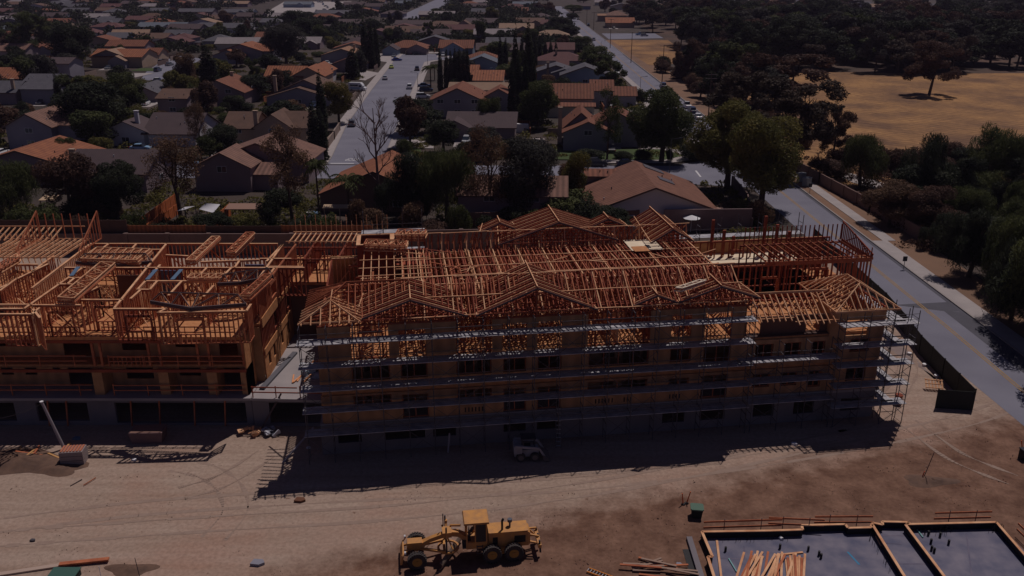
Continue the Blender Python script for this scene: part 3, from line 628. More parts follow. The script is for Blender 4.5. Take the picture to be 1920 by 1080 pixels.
# roofed corner at the far left: joists and rakes
def wz(px, py, z): g = G(px, py, z); return (g.x + 24, g.y - 71)
mb = MB()
for k in range(14):
    x = -21.3 - k * .62; mb.bar((x, 12.0, 12.3), (x, 18.4, 12.3), .09, .2); mb.bar((x, 12.0, 12.3), (x + .1, 12.0, 11.8), .06, .1)
for b in (12, 14, 16.2, 18.3): mb.bar((-21, b, 12.42), (-30, b, 12.42), .08, .06)
mb.build('ceiling_joist', lumy, wing)
mb = MB()
for k in range(16):
    x = -22.5 - k * .62; mb.bar((x - 2, 17.0, 12.6), (x - 2, 19.6, 13.3), .08, .14); mb.bar((x - 2, 18.4, 12.2), (x - 2, 18.4, 13.1), .06, .1)
    mb.bar((x - 6.5, 8.0, 12.0), (x - 6.5, 13.5, 13.6), .07, .12)
mb.bar((-22, 19.6, 13.4), (-34, 19.6, 13.4), .08, .1); mb.build('rafter', lumy, wing)
for x in (-19.9, -26.3):                                         # rake walls standing above the deck
    mb = MB(); mb.bar((x, 13.4, 12.6), (x, 18.5, 15.4), .1, .14); mb.bar((x, 13.4, 12.4), (x, 18.5, 12.4), .1, .12); mb.bar((x, 18.5, 12.4), (x, 18.5, 15.4), .1, .12)
    for k in range(8): y = 14 + k * .6; mb.bar((x, y, 12.4), (x, y, 12.4 + (y - 13.2) * .56), .06, .09)
    mb.bar((x, 14, 12.4), (x, 17, 14.4), .05, .08); mb.build('rake_wall', lum, wing)
mb = MB()
for k in range(6): mb.bar((-21 - k * .9, 18.5, 12.4), (-21 - k * .9, 18.5, 15.1), .08, .1)
mb.build('parapet_stud', lum, wing)
for (p, q, n) in (((147, 502), (134, 519), 0), ((293, 507), (276, 526), 0), ((340, 507), (323, 526), 0)):
    a, b = G(*p, WP), G(*q, WP); mb = MB(); mb.bar((a.x + 24, a.y - 71, WP + .1), (b.x + 24, b.y - 71, WP + .1), .38, .05); mb.build('blue_flashing', blue, wing)
MB().box(-11.7, -8.6, 10.6, 10.7, F3, F3 + 2.7).build('gypsum_panel', mat('blue_board', (.13, .15, .26)), wing)
MB().box(-2.9, -1.0, 12.4, 12.5, F3, F3 + 2.7).build('gypsum_panel', MATS['blue_board'], wing)
for x0, x1, y0, y1 in ((-27, -24, 6, 6.1), (-14.5, -12.3, 9.2, 9.3)): MB().box(x0, x1, y0, y1, F3, F3 + 2.7).build('shear_panel', mat('shear_dark', (.12, .06, .045)), wing)

# bundles of trusses and joists lying on the walls
def truss_bundle(p0, p1, p2, nl, label, z=WP + .15, bars=10, m=lumy, thick=.32):
    """a flat-laid stack: quadrilateral p0-p1 (long side) offset to p2, in photo pixels"""
    a, b, c = G(*p0, z), G(*p1, z), G(*p2, z); o = thing('truss_bundle', label, 'roof truss bundle', a, 0, 'roof trusses laid on the wall tops')
    u, v = b - a, c - a
    for k in range(nl):
        mb = MB(); h = Vector((0, 0, k * .13)); j = Vector((rnd.uniform(-.12, .12), rnd.uniform(-.12, .12), 0))
        mb.bar(h + j, u + h + j, .09, .09); mb.bar(v + h + j, u + v + h + j, .09, .09); mb.bar(h + j, v + h + j, .09, .09); mb.bar(u + h + j, u + v + h + j, .09, .09)
        for i in range(bars):
            s, e = i / bars, (i + 1) / bars
            p, q = u * s, u * e
            if (i + k) % 2: p, q = p + v, q
            else: q = q + v
            mb.bar(p + h + j, q + h + j, .06, .07)
        mb.build('truss', (m, lum)[k % 2], o)
    return o
truss_bundle((185, 472), (285, 475), (155, 493), 5, 'flat bundle of parallel trusses on the rear walls of the roofless wing', bars=14)
truss_bundle((110, 567), (190, 500), (140, 569), 5, 'long narrow stack of trusses running diagonally toward the camera on the roofless wing')
truss_bundle((350, 497), (398, 452), (366, 497), 5, 'tilted truss stack left of the taller pair at the back of the wing')
truss_bundle((424, 484), (462, 446), (440, 484), 6, 'tall truss stack nearest the right rear corner of the wing')
truss_bundle((452, 565), (495, 526), (468, 565), 6, 'truss stack beside the right end wall of the wing')
truss_bundle((352, 526), (420, 526), (360, 518), 3, 'short truss bundle in the middle of the wing')
truss_bundle((0, 512), (36, 490), (0, 500), 4, 'truss bundle at the left edge of the wing beside the joisted roof')
def big_truss(px, z, label):
    pts = [G(*p, z) for p in px]; o = thing('roof_truss', label, 'roof truss', pts[0], 0, 'large trusses lying on the front wall tops'); p0 = pts[0]
    for k in range(3):
        h = Vector((0, .12 * k, -.1 * k)); mb = MB(); q = [p - p0 + h for p in pts]
        mb.bar(q[0], q[1], .14, .3); mb.bar(q[1], q[2], .14, .3); up = [Vector((0, .5, .75)) + (q[0] * (1 - s) + q[2] * s) for s in (.1, .3, .5, .7, .9)]
        for a, b in zip(up[:-1], up[1:]): mb.bar(a, b, .06, .09)
        lowp = [q[0].lerp(q[1], .5), q[1], q[1].lerp(q[2], .5)]
        mb.bar(q[0], up[0], .06, .08); mb.bar(up[0], lowp[0], .06, .08); mb.bar(lowp[0], up[1], .06, .08); mb.bar(up[1], lowp[1], .06, .08); mb.bar(lowp[1], up[2], .06, .08); mb.bar(lowp[1], up[3], .06, .08); mb.bar(up[3], lowp[2], .06, .08); mb.bar(lowp[2], up[4], .06, .08); mb.bar(up[4], q[2], .06, .08)
        mb.build('truss', (dark_wood, lumy, lumr)[k], o)
big_truss([(282, 566), (358, 579), (462, 571)], WP + .25, 'wide dark-edged scissor truss lying on the front right wall tops of the wing')
big_truss([(408, 533), (450, 531), (512, 518)], WP + .25, 'dark-edged truss lying across the middle right wall tops of the wing')
big_truss([(142, 492), (205, 499), (285, 491)], WP + .1, 'thin dark truss along the rear corridor wall of the wing')
# truss stacks on the main building by the shaft
for p0, p1, p2, z, lb in (((683, 470), (760, 472), (688, 460), 13.6, 'jumbled truss stack below the lift shaft on the long building'), ((742, 451), (795, 452), (748, 441), 14.0, 'jumbled truss stack right of the lift shaft on the long building')):
    o = truss_bundle(p0, p1, p2, 6, lb, z=z, bars=8); o['group'] = 'truss stacks beside the lift shaft'
o = truss_bundle((1265, 545), (1310, 530), (1278, 546), 3, 'bright truss pieces laid on the right front gable', z=13.9, bars=6, m=mat('bright_lumber', (.85, .72, .55))); o['group'] = 'truss pieces on the right gable'

# ------------------------------------------------------------------ scaffolding
def scaffold(name, label, a0, a1, b, levels, top, bays, parent_loc=(-17, 66, 0), rz=MR, wdt=1.1, planks=None, rails=True):
    o = thing(name, label, 'scaffold', parent_loc, rz)
    n = max(1, round((a1 - a0) / bays)); xs = [a0 + (a1 - a0) * k / n for k in range(n + 1)]
    for x in xs:
        mb = MB()
        for bb in (b, b + wdt): mb.bar((x, bb, -.05), (x, bb, top), .055)
        for z in np.arange(.9, top, .95): mb.bar((x, b, z), (x, b + wdt, z), .045)
        mb.build('frame', steel, o)
    for k, z in enumerate(levels):
        mb = MB(); lo, hi = (planks or {}).get(k, (a0 - .25, a1 + .25))
        x = lo
        while x < hi - .2:
            e = min(x + bays, hi)
            for j in (range(4) if wdt > 0 else ()): mb.box(x + .01, e - .01, b + .0 + j * (wdt + .16) / 4, b + (j + .96) * (wdt + .16) / 4, z, z + .05 + .004 * ((j + int(x)) % 2))
            if wdt < 0:
                for j in range(4): mb.box(x + .01, e - .01, b - (j + 1) * .3, b - j * .3 - .02, z, z + .05)
            x = e
        mb.build('deck', alum, o)
    mb = MB()
    for i, (x0, x1) in enumerate(zip(xs[:-1], xs[1:])):
        for k, z in enumerate(levels):
            if (i + k) % 2 == 0: mb.bar((x0, b, z - 1.9), (x1, b, z - .1), .03); mb.bar((x1, b, z - 1.9), (x0, b, z - .1), .03)
            for h in (.5, 1.0): mb.bar((x0, b - .03, z + h), (x1, b - .03, z + h), .035)
    mb.build('brace', steel, o)
    return o
scaffold('scaffold', 'steel frame scaffold with white decks along the front of the long building', -.4, 38.2, -1.45, [2.6, 4.75, 6.75, 8.85, 10.95], 12.4, 2.13)
s2 = scaffold('scaffold', 'lower scaffold section in front of the recessed terrace', 38.7, 46.2, -1.35, [2.8, 4.85, 6.9], 8.6, 2.5, planks={2: (37.4, 46.6)})
s3 = scaffold('scaffold', 'scaffold in front of the hipped right end of the long building', 46.6, 53.4, -1.5, [1.9, 3.9, 5.95, 7.85, 9.9], 11.2, 2.2)
s4 = scaffold('scaffold', 'scaffold wrapping the right end wall of the long building', -.9, 5.6, 0, [1.9, 3.9, 5.95, 7.85, 9.9], 11.2, 2.15, parent_loc=(-17 + 51.5 * math.cos(MR) , 66 + 51.5 * math.sin(MR), 0), rz=MR + R(90), wdt=-1.3)
s5 = scaffold('scaffold', 'scaffold behind the rear right wing of the long building', 38, 52, 19.4, [4, 6, 8, 10, 12], 14.2, 2.2)
s6 = scaffold('scaffold', 'short scaffold with guard rails behind the lift shaft', 4.5, 10.5, 19.2, [4, 6, 8, 10, 12, 14], 16.4, 2.0)

# courtyard podium between the two buildings
court = thing('courtyard_podium', 'sunlit concrete courtyard slab with garage openings below between the two framed buildings', 'podium', (-24, 70.8, 0))
MB().prism([(.35, 0), (7.4, -.4), (7.2, 15), (.35, 15)], F1 - .25, F1 + .002).build('slab', conc, court)
panel_wall(MB(), .3, 7.6, .3, .55, -.05, F1 - .26, [(1.8, 6.8, .3, 2.4)]).build('wall', concd, court)
mb = MB(); mb.bar((.4, .15, F1 + .55), (7.2, -.1, F1 + .55), .06, .1); mb.bar((.4, .15, F1 + 1.05), (4.6, 0, F1 + 1.05), .06, .1)
for x in (.5, 2.6, 4.8, 7): mb.bar((x, .15, F1), (x, .15, F1 + 1.15), .08, .08)
mb.build('guard_rail', lumr, court)
for i, (x, y) in enumerate(((5.5, 8.2), (5.0, 6.6), (3.6, 4.2))):
    o = thing('lumber_pile', ('orange joists piled by the dark link wall of the courtyard', 'loose planks in the middle of the courtyard slab', 'short offcuts scattered nearer the courtyard edge')[i], 'lumber pile', (-24 + x, 70.8 + y, F1), 0, 'lumber on the courtyard slab')
    for k in range((12, 7, 4)[i]):
        MB().bar((rnd.uniform(-1, 1), rnd.uniform(-1.3, -.8), .08 + .03 * k), (rnd.uniform(-.6, 1.3), rnd.uniform(.8, 1.6) * (.5 if i == 2 else 1), .08 + .03 * k), .14, .06).build('board', mat('fresh_lumber', (.72, .33, .16)), o)
o = MB().bar((-23.1, 72.5, F1 + .12), (-21.9, 80.5, F1 + .12), .5, .2).build('steel_channel', mat('grey_channel', (.12, .12, .14)), None); tag(o, 'long grey channel lying along the sheathed end wall in the courtyard', 'channel')
mb = MB(); 
for k in range(14): a = G(rnd.uniform(560, 592), rnd.uniform(680, 705), F1 + .3); mb.box(a.x, a.x + rnd.uniform(.3, .9), a.y, a.y + .4, F1, F1 + rnd.uniform(.1, .5))
tag(mb.build('tarp_debris', mat('pale_tarp', (.35, .42, .5))), 'pale crumpled tarps heaped at the back corner of the courtyard', 'tarp')

# ------------------------------------------------------------------ site fences and walls
def fence_run(name, pts, h, m, label, cat, th=.08, post=2.5, z0=-.05, zt=None, posts=True):
    o = thing(name, label, cat, (pts[0][0], pts[0][1], 0)); mb = MB(); pb = MB(); p0 = Vector((*pts[0], 0))
    for i, (a, b) in enumerate(zip(pts[:-1], pts[1:])):
        a, b = Vector((*a, 0)) - p0, Vector((*b, 0)) - p0; mb.bar(a + Vector((0, 0, z0 + h / 2)), b + Vector((0, 0, z0 + h / 2)), th, h)
        L = (b - a).length; n = max(1, int(L / post))
        if posts:
            for k in range(n + 1):
                q = a.lerp(b, k / n); pb = MB().box(q.x - th, q.x + th, q.y - th, q.y + th, z0, z0 + h + .08); pb.build('post', m, o)
    mb.build('panel', m, o)
    return o
fl = [(46.0, 128), (45.9, 118), (45.8, 100), (45.2, 93), (44.4, 87), (44.15, 81), (43.9, 74.2)]
fence_run('site_fence', fl, 2.2, mesh_black, 'black mesh windscreen fence between the dirt site and the road', 'fence', .05)
fence_run('site_gate', [(43.8, 74.1), (40.6, 74.6)], 2.0, mesh_black, 'black screened gate panel standing at the corner of the roadside fence', 'gate', .05, 3.3)
RT = ZY(438, 121.5)
fence_run('retaining_wall', [(-110, 121.5), (-20, 121.5)], RT + .05, blockw, 'long dark masonry wall behind the roofless wing', 'wall', .3, 6)
fence_run('wood_fence', [(-110, 122.2), (-56, 122.2)], ZY(412, 122.2), mat('fence_dark', (.09, .05, .04), col2=(.06, .035, .03), scale=.8, amt=.5), 'weathered dark board fence on top of the long masonry wall at left', 'fence', .08, 2.5)
fence_run('wood_fence', [(-55.8, 122.25), (-44.6, 122.25)], ZY(422, 122.2), fencew, 'reddish brown fence panels above the masonry wall below the white shade sail', 'fence', .08, 2.4)
fence_run('wood_fence', [(-44.4, 122.2), (-33.7, 122.2)], ZY(423, 122.2), MATS['fence_dark'], 'dark fence stretch between two reddish fence stretches', 'fence', .08, 2.4)
fence_run('wood_fence', [(-33.5, 122.25), (-20.6, 122.25)], ZY(422, 122.2), fencew, 'reddish fence panels directly left of the lift shaft scaffold', 'fence', .08, 2.4)
fence_run('retaining_wall', [(-20, 121.8), (24, 124.5)], ZY(430, 122.5), blockw, 'dark wall behind the rear gables of the long building', 'wall', .3, 6)
fence_run('block_wall', [(-8, 133), (20, 134.5)], 3.2, mat('block_red', (.24, .12, .09), col2=(.17, .09, .07), scale=.6, amt=.5), 'low reddish block wall with ragged top behind the long building', 'wall', .25, 5)
fence_run('block_wall', [(24, 133.5), (38, 134.0)], 3.6, mat('block_mauve', (.24, .17, .17), col2=(.19, .13, .13), scale=.6, amt=.5), 'plain mauve block wall under the patio with the white parasol', 'wall', .25, 20, posts=False)
fence_run('block_wall', [(38, 134), (41.5, 150), (42, 163)], 2, blockw, 'block wall beside the twin broad trees at the street corner', 'wall', .25, 5)
fence_run('block_wall', [(56.9, 185), (59.2, 165), (61.3, 145), (62.5, 128)], 2.2, mat('road_wall', (.21, .125, .105), col2=(.16, .10, .085), scale=.4, amt=.5), 'long reddish block wall along the far side of the road', 'wall', .25, 5)
for p, q, lb, h in (((263, 428), (323, 385), 'bright orange board fence left of the shade sails', 1.4), ((400, 430), (427, 405), 'short bright orange board fence right of the shade sails', 1.6), ((275, 432), (330, 395), 'low planter fence just below the bright orange fence', .8)):
    a, b = G(*p, .8), G(*q, .8); fence_run('wood_fence', [(a.x, max(a.y, 129)), (b.x, b.y + 1.5)], h + 1, mat('fence_orange', (.62, .17, .05), col2=(.5, .13, .04), scale=.8, amt=.5, wave=('Y', .5, .3)), lb, 'fence', .08, 2)
fence_run('street_wall', [(-41.8, 190), (-42.9, 210), (-43.8, 222)], 2.0, beige, 'beige garden wall along the left pavement of the cul-de-sac street', 'wall', .25, 8, z0=0)

# ------------------------------------------------------------------ houses
WM = {}
def wallm(c): return mat('wall_%s' % c, {'grey': (0.285, 0.270, 0.315), 'mauve': (0.285, 0.225, 0.240), 'tan': (0.450, 0.330, 0.255), 'blue': (0.240, 0.300, 0.405), 'cream': (0.600, 0.570, 0.465), 'brown': (0.210, 0.135, 0.105), 'white': (0.600, 0.570, 0.600), 'green': (0.300, 0.390, 0.330)}[c], col2={'grey': (0.240, 0.225, 0.270), 'mauve': (0.240, 0.180, 0.195), 'tan': (0.390, 0.285, 0.210), 'blue': (0.195, 0.255, 0.345), 'cream': (0.570, 0.480, 0.390), 'brown': (0.165, 0.105, 0.090), 'white': (0.510, 0.495, 0.540), 'green': (0.240, 0.315, 0.270)}[c], scale=.3, amt=.5)
RC = {'sienna': ((.27, .125, .085), (.18, .08, .055)), 'orange': ((.38, .145, .07), (.25, .09, .05)), 'rust': ((.27, .105, .06), (.19, .07, .045)), 'brown': ((.16, .09, .065), (.11, .065, .05)), 'tile': ((.29, .155, .115), (.18, .10, .08)), 'mauve': ((.095, .065, .07), (.075, .052, .058)), 'grey': ((.115, .11, .13), (.08, .078, .095)),
      'tan': ((.34, .22, .15), (.26, .17, .12)), 'blue': ((.14, .16, .20), (.11, .13, .16)), 'maroon': ((.14, .06, .06), (.10, .045, .045)), 'pale': ((.30, .26, .27), (.24, .21, .22)), 'peach': ((.40, .22, .13), (.30, .16, .10))}
def roofm(c, ax='Y'): return mat('roof_%s_%s' % (c, ax), RC[c][0], col2=RC[c][1], scale=.7, amt=.5, wave=(ax, .34, .42) if c in ('orange', 'rust', 'tile', 'peach', 'sienna') else (ax, .8, .14), detail=8)
framem = mat('window_frame', (.6, .6, .63)); fascia = mat('fascia', (.13, .08, .07))
def roof_gable(mb, L, S, e, h, oh=.5, th=.16, y0=0):
    """ridge along x, centred; slabs with thickness"""
    s = (h - e) / (S / 2)
    for sd in (-1, 1):
        y1 = sd * (S / 2 + oh); z1 = e - oh * s
        p = [(-L / 2 - oh, y0, h), (L / 2 + oh, y0, h), (L / 2 + oh, y0 + y1, z1), (-L / 2 - oh, y0 + y1, z1)]
        if sd > 0: p = [p[1], p[0], p[3], p[2]]
        lo = [(x, y, z) for x, y, z in p]; hi = [(x, y, z + th) for x, y, z in p]
        mb.hexa(lo + hi)
    return mb
def window(parent, face, u, z, wd, ht, n, off):
    """face: 'f' (-y side at y=off), 'l','r' (sides at x=off); frame with panes as sub-parts"""
    fr = MB(); gl = MB()
    def B(mb, u0, u1, z0, z1, d0, d1):
        if face == 'f': mb.box(u0, u1, off - d1, off - d0, z0, z1)
        elif face == 'r': mb.box(off + d0, off + d1, u0, u1, z0, z1)
        else: mb.box(off - d1, off - d0, u0, u1, z0, z1)
    B(fr, u - wd/2, u + wd/2, z, z + .08, .004, .08); B(fr, u - wd/2, u + wd/2, z + ht - .08, z + ht, .004, .08)
    for k in range(n + 1): x = u - wd/2 + k * (wd - .07) / n; B(fr, x, x + .07, z + .08, z + ht - .08, .004, .075)
    B(gl, u - wd/2 + .02, u + wd/2 - .02, z + .03, z + ht - .03, .003, .03)
    f = fr.build('window', framem, parent); gl.build('pane', glass, f)
HOUSES = []
def house(kind, px, py, hr, wpx, D, e, rc, wc, label, rot=-3, wins=2, garage=False, chim=None, wing=None, group=None, solar=False):
    """kind 'x': ridge runs across the view, (px,py) its middle; 'y': gable faces the camera, (px,py) its front apex; 'h': hipped"""
    g = G(px, py, hr); s = pxm(g); W = wpx / s
    y = g.y if kind in 'xh' else g.y + D / 2 * 1
    o = thing('house', label, 'house', (g.x - (0 if kind != 'y' else math.sin(R(rot)) * D / 2), y, 0), R(rot), group)
    HOUSES.append((o.location.x, o.location.y, W / 2 + 1, D / 2 + 1))
    if kind == 'x': L, S, tw = W, D, 0
    elif kind == 'y': L, S, tw = D, W, 1
    else: L, S, tw = W, D, 0
    rotp = (lambda p: (-p[1], p[0], p[2])) if tw else (lambda p: p)
    def fix(mb):
        if tw: mb.v = [rotp(p) for p in mb.v]
        return mb
    wl_ = MB()
    if kind == 'h': wl_.box(-L/2, L/2, -S/2, S/2, -.05, e)
    else: wl_.v = []; wl_.hexa([(-L/2, -S/2, -.05), (L/2, -S/2, -.05), (L/2, S/2, -.05), (-L/2, S/2, -.05), (-L/2, -S/2, e), (L/2, -S/2, e), (L/2, S/2, e), (-L/2, S/2, e)]); wl_.hexa([(-L/2, -S/2, e), (L/2, -S/2, e), (L/2, S/2, e), (-L/2, S/2, e), (-L/2, -.02, h_ := hr - .02), (L/2, -.02, h_), (L/2, .02, h_), (-L/2, .02, h_)])
    fix(wl_).build('wall', wallm(wc), o)
    rf = MB()
    if kind == 'h':
        oh = .5; r2 = max(L/2 - S/2, .3); a = (-L/2-oh, -S/2-oh, e-.1); b = (L/2+oh, -S/2-oh, e-.1); c = (L/2+oh, S/2+oh, e-.1); d = (-L/2-oh, S/2+oh, e-.1); u = (-r2, 0, hr); v = (r2, 0, hr)
        rf.quad(a, b, v, u); rf.quad(c, d, u, v); rf.quad(b, c, v); rf.quad(d, a, u); rf.quad(d, c, b, a)
    else: roof_gable(rf, L, S, e, hr)
    ro = fix(rf).build('roof', roofm(rc, 'X' if not tw else 'Y'), o)
    ft = MB()
    if kind == 'y':
        sl = (hr - e) / (W / 2); F_ = -D / 2 - .52
        for sd in (-1, 1): ft.bar((sd * (W/2 + .5), F_, e - .5 * sl + .03), (0, F_, hr + .03), .06, .28)
        ft.build('fascia', fascia, ro)
    elif kind == 'x':
        sl = (hr - e) / (D / 2); ft.bar((-W/2 - .5, -D/2 - .53, e - .5 * sl + .05), (W/2 + .5, -D/2 - .53, e - .5 * sl + .05), .06, .22); ft.build('fascia', fascia, ro)
    # rows of windows on the side toward the street in view
    fy = -D / 2
    st = [.9] if e < 4 else [.9, 3.7]
    if s > 5.2 and wins:
        for z in st:
            for k in range(wins): window(o, 'f', -W/2 + W * (k + .7) / (wins + .4), z, 1.8 if W > 8 else 1.3, 1.2, 2, fy)
        window(o, 'r' if g.x < 0 else 'l', 0, st[-1], 1.6, 1.2, 2, (W if not tw else W) / 2 * (1 if g.x < 0 else -1))
    if garage:
        gx = garage if isinstance(garage, (int, float)) and not isinstance(garage, bool) else 0
        gm = MB(); gm.box(gx - 2.4, gx + 2.4, fy - .05, fy - .004, 0, 2.3)
        for zz in (.58, 1.15, 1.72): gm.box(gx - 2.35, gx + 2.35, fy - .062, fy - .051, zz, zz + .03)
        gm.build('garage_door', wallm('white'), o)
    if chim:
        cx, cy = chim; ch = MB(); ch.box(cx - .45, cx + .45, cy - .35, cy + .35, 1, hr + 1.1); ch.box(cx - .55, cx + .55, cy - .45, cy + .45, hr + 1.1, hr + 1.25); c = ch.build('chimney', wallm('tan' if wc != 'white' else 'white'), ro)
    if s > 5:
        r3 = random.Random(int(px * 7 + py)); vb = 0
        for k in range(4):
            yy = r3.uniform(.15, .4) * (-S); xx = r3.uniform(-.4, .4) * L; zz = hr - abs(yy) * (hr - e) / (S / 2)
            p = rotp((xx, yy if r3.random() < .6 else -yy, zz)); MB().cyl((p[0], p[1], zz - .1), (p[0], p[1], zz + .55), .09, n=7).build('roof_vent', (whitep, dark)[k % 2], ro)
    if solar:
        q = hr; sl = (hr - e) / (S / 2)
        for x0, x1, y0, y1 in solar:
            sm = MB(); sm.hexa([rotp(p) for p in [(x0, y0, hr - abs(y0) * sl + .2), (x1, y0, hr - abs(y0) * sl + .2), (x1, y1, hr - abs(y1) * sl + .2), (x0, y1, hr - abs(y1) * sl + .2), (x0, y0, hr - abs(y0) * sl + .3), (x1, y0, hr - abs(y0) * sl + .3), (x1, y1, hr - abs(y1) * sl + .3), (x0, y1, hr - abs(y1) * sl + .3)]])
            sm.build('solar_panel', mat('solar', (.13, .12, .14), rough=.35, spec=.5), ro)
    if wing:
        for wk, dx, dy, ww, wd, we, wh in wing:
            m1 = MB(); m2 = MB()
            if wk == 'y':
                m1.ext([(dx - ww/2, -.05), (dx + ww/2, -.05), (dx + ww/2, we), (dx, wh - .02), (dx - ww/2, we)], dy - wd/2, dy + wd/2)
                sl = (wh - we) / (ww / 2); t_ = .16
                for sd in (-1, 1):
                    x1 = dx + sd * (ww/2 + .4); z1 = we - .4 * sl; p = [(dx, dy - wd/2 - .4, wh), (dx, dy + wd/2, wh), (x1, dy + wd/2, z1), (x1, dy - wd/2 - .4, z1)]
                    if sd < 0: p = p[::-1]
                    p = p[::-1]; m2.hexa(p + [(x, y, z + t_) for x, y, z in p])
                if s > 5.2: window(o, 'f', dx, .9 if we < 4 else 3.6, min(1.8, ww * .4), 1.2, 2, dy - wd/2)
            else:
                m1.box(dx - ww/2, dx + ww/2, dy - wd/2, dy + wd/2, -.05, we); sl = (wh - we) / (wd / 2)
                for sd in (-1, 1):
                    y1 = dy + sd * (wd/2 + .4); z1 = we - .4 * sl; p = [(dx - ww/2 - .4, dy, wh), (dx + ww/2 + .4, dy, wh), (dx + ww/2 + .4, y1, z1), (dx - ww/2 - .4, y1, z1)]
                    if sd > 0: p = [p[1], p[0], p[3], p[2]]
                    m2.hexa(p + [(x, y, z + .16) for x, y, z in p])
            m1.build('wall', wallm(wc), o); m2.build('roof', roofm(rc, 'X' if wk == 'x' else 'Y') if wk == 'x' else roofm(rc, 'Y'), o)
    return o
H = house
H('y', 30, 283, 6.5, 210, 15, 3.4, 'orange', 'mauve', 'house with an orange tiled gable at the left edge behind the drooping green tree')
H('x', 222, 281, 6.6, 150, 13, 3.6, 'mauve', 'mauve', 'wide house with a plain purple brown roof dotted with vents', chim=(-6, -5.5), wins=2)
h3 = H('y', 480, 269, 7.6, 190, 12, 4.2, 'tile', 'mauve', 'two storey house with twin ribbed tile gables behind the white shade sail', wins=0, wing=[('y', -4.3, -9, 10.5, 9, 4.6, 7.2), ('x', 2.5, -8, 6, 8, 3, 4.3)])
H('y', 700, 322, 7.0, 210, 17, 3.0, 'orange', 'brown', 'low house with a broad orange tile gable behind the feather palm', wins=2)
H('x', 962, 330, 6.8, 196, 10, 4.8, 'tile', 'mauve', 'two storey house with a rosy tiled roof half hidden by the dark olive tree', wins=2)
h6 = H('y', 1229, 352, 6.8, 236, 19, 3.1, 'sienna', 'white', 'big house with ribbed rust tile gable, solar panels and covered patio', wins=0, solar=[(6.2, 9.0, -4.6, -1.2), (-1, 1.5, -5, -2.4)], rot=2)
H('x', 1160, 318, 5.6, 120, 5, 5.0, 'rust', 'mauve', 'flat fronted mauve wing behind the big rust tiled house', wins=0)
H('y', 48, 214, 8.0, 88, 13, 5.2, 'tile', 'grey', 'two storey grey house with low tiled gable and double garage at far left', garage=0, wins=1, wing=[('x', 7.6, 1.5, 9, 11, 5.2, 7.6)])
H('x', 338, 212, 6.5, 95, 15, 3.0, 'mauve', 'white', 'house with a big plain purple brown roof and white chimney', chim=(-8.5, -4.5), wins=0, wing=[('y', -10.5, -3, 11, 9, 3.2, 5.6)])
H('x', 460, 210, 7.6, 55, 11, 4.9, 'brown', 'tan', 'two storey house left half with brown tile roof beside tall chimney', chim=(4.2, -5.4), wins=1, wing=[('y', 8, -1, 9, 10, 5, 8.0)])
H('x', 560, 209, 7.6, 48, 11, 4.9, 'brown', 'tan', 'two storey tan house touching the dark cypress pair', wins=1)
H('x', 335, 167, 6.4, 55, 11, 4.6, 'brown', 'mauve', 'brown roofed house with twin white gable posts, left part', wins=1)
H('y', 405, 151, 7.4, 100, 16, 4.0, 'rust', 'mauve', 'rust roofed house with raised clerestory and white posts', chim=(.5, 4), wins=2)
H('y', 570, 150, 7.2, 110, 13, 3.6, 'brown', 'grey', 'grey brown house with white trimmed double gable', chim=(-9, -6), wins=2, wing=[('y', -1, -8, 19, 5, 2.6, 5.4)])
H('y', 857, 166, 7.8, 110, 15, 4.2, 'rust', 'grey', 'two storey blue grey house with rust gable and wide windows', wins=3, wing=[('y', 11, 3, 9, 10, 4.6, 7)])
H('x', 905, 210, 5.4, 125, 13, 2.8, 'mauve', 'mauve', 'low house with pale purple grey roof below the blue grey gable house', wins=1, wing=[('y', -6, -6.5, 9, 6, 2.6, 4.8)])
H('y', 1090, 212, 7.8, 62, 12, 4.6, 'rust', 'grey', 'two storey grey house with stepped rust gables behind clipped hedges', chim=(-4.8, -5.5), wins=0, wing=[('y', 1.5, -8, 11, 6, 4.2, 6.6)])
H('y', 1160, 212, 7.8, 88, 12, 5.0, 'rust', 'grey', 'two storey grey house with rust gable facing the corner lawn', wins=1)
H('x', 1070, 157, 7.8, 80, 11, 4.6, 'rust', 'cream', 'house with a rust roof above a blank sunlit cream wall', wins=0, wing=[('x', 0, -8, 13, 5, 3, 3.6)])
H('x', 1128, 150, 7.4, 40, 9, 5.0, 'rust', 'grey', 'narrow rust roofed house with dark upper windows', wins=1, wing=[('x', 6.5, -1, 7, 8, 3.6, 5.6)])
H('y', 1043, 123, 5.2, 72, 12, 3.0, 'grey', 'grey', 'grey roofed bungalow left of the matching grey gable', chim=(-3, -6), wins=0, wing=[('y', 3, -8, 9, 5, 3, 4.4)])
H('y', 1098, 125, 6.4, 92, 13, 3.4, 'grey', 'blue', 'blue grey house with dark grey shingled gable by the long road', wins=1)
H('h', 1052, 97, 5.6, 88, 13, 2.8, 'maroon', 'grey', 'house with a dusty pink hipped roof and brick chimney', chim=(-2, -2), wins=1)
H('x', 1050, 80, 5.4, 52, 12, 2.9, 'maroon', 'mauve', 'long plum roofed house beyond the cypress row', wins=0)
H('x', 882, 122, 7.0, 30, 12, 4.6, 'orange', 'tan', 'tall orange roofed house beside the tight cypress row', wins=1)
H('x', 918, 132, 6.4, 52, 14, 4.0, 'orange', 'cream', 'orange roofed house speckled with fallen tiles', wins=0)
H('x', 900, 155, 5.0, 110, 9, 3.4, 'tan', 'tan', 'long low house with a flat tan roof behind the rust gable', wins=0)
H('y', 903, 106, 5.4, 62, 12, 2.9, 'blue', 'blue', 'pale blue house with a grey blue gable', wins=1)
H('h', 905, 96, 5.2, 60, 11, 2.8, 'rust', 'blue', 'rust hipped bungalow behind the pale blue house', wins=0)
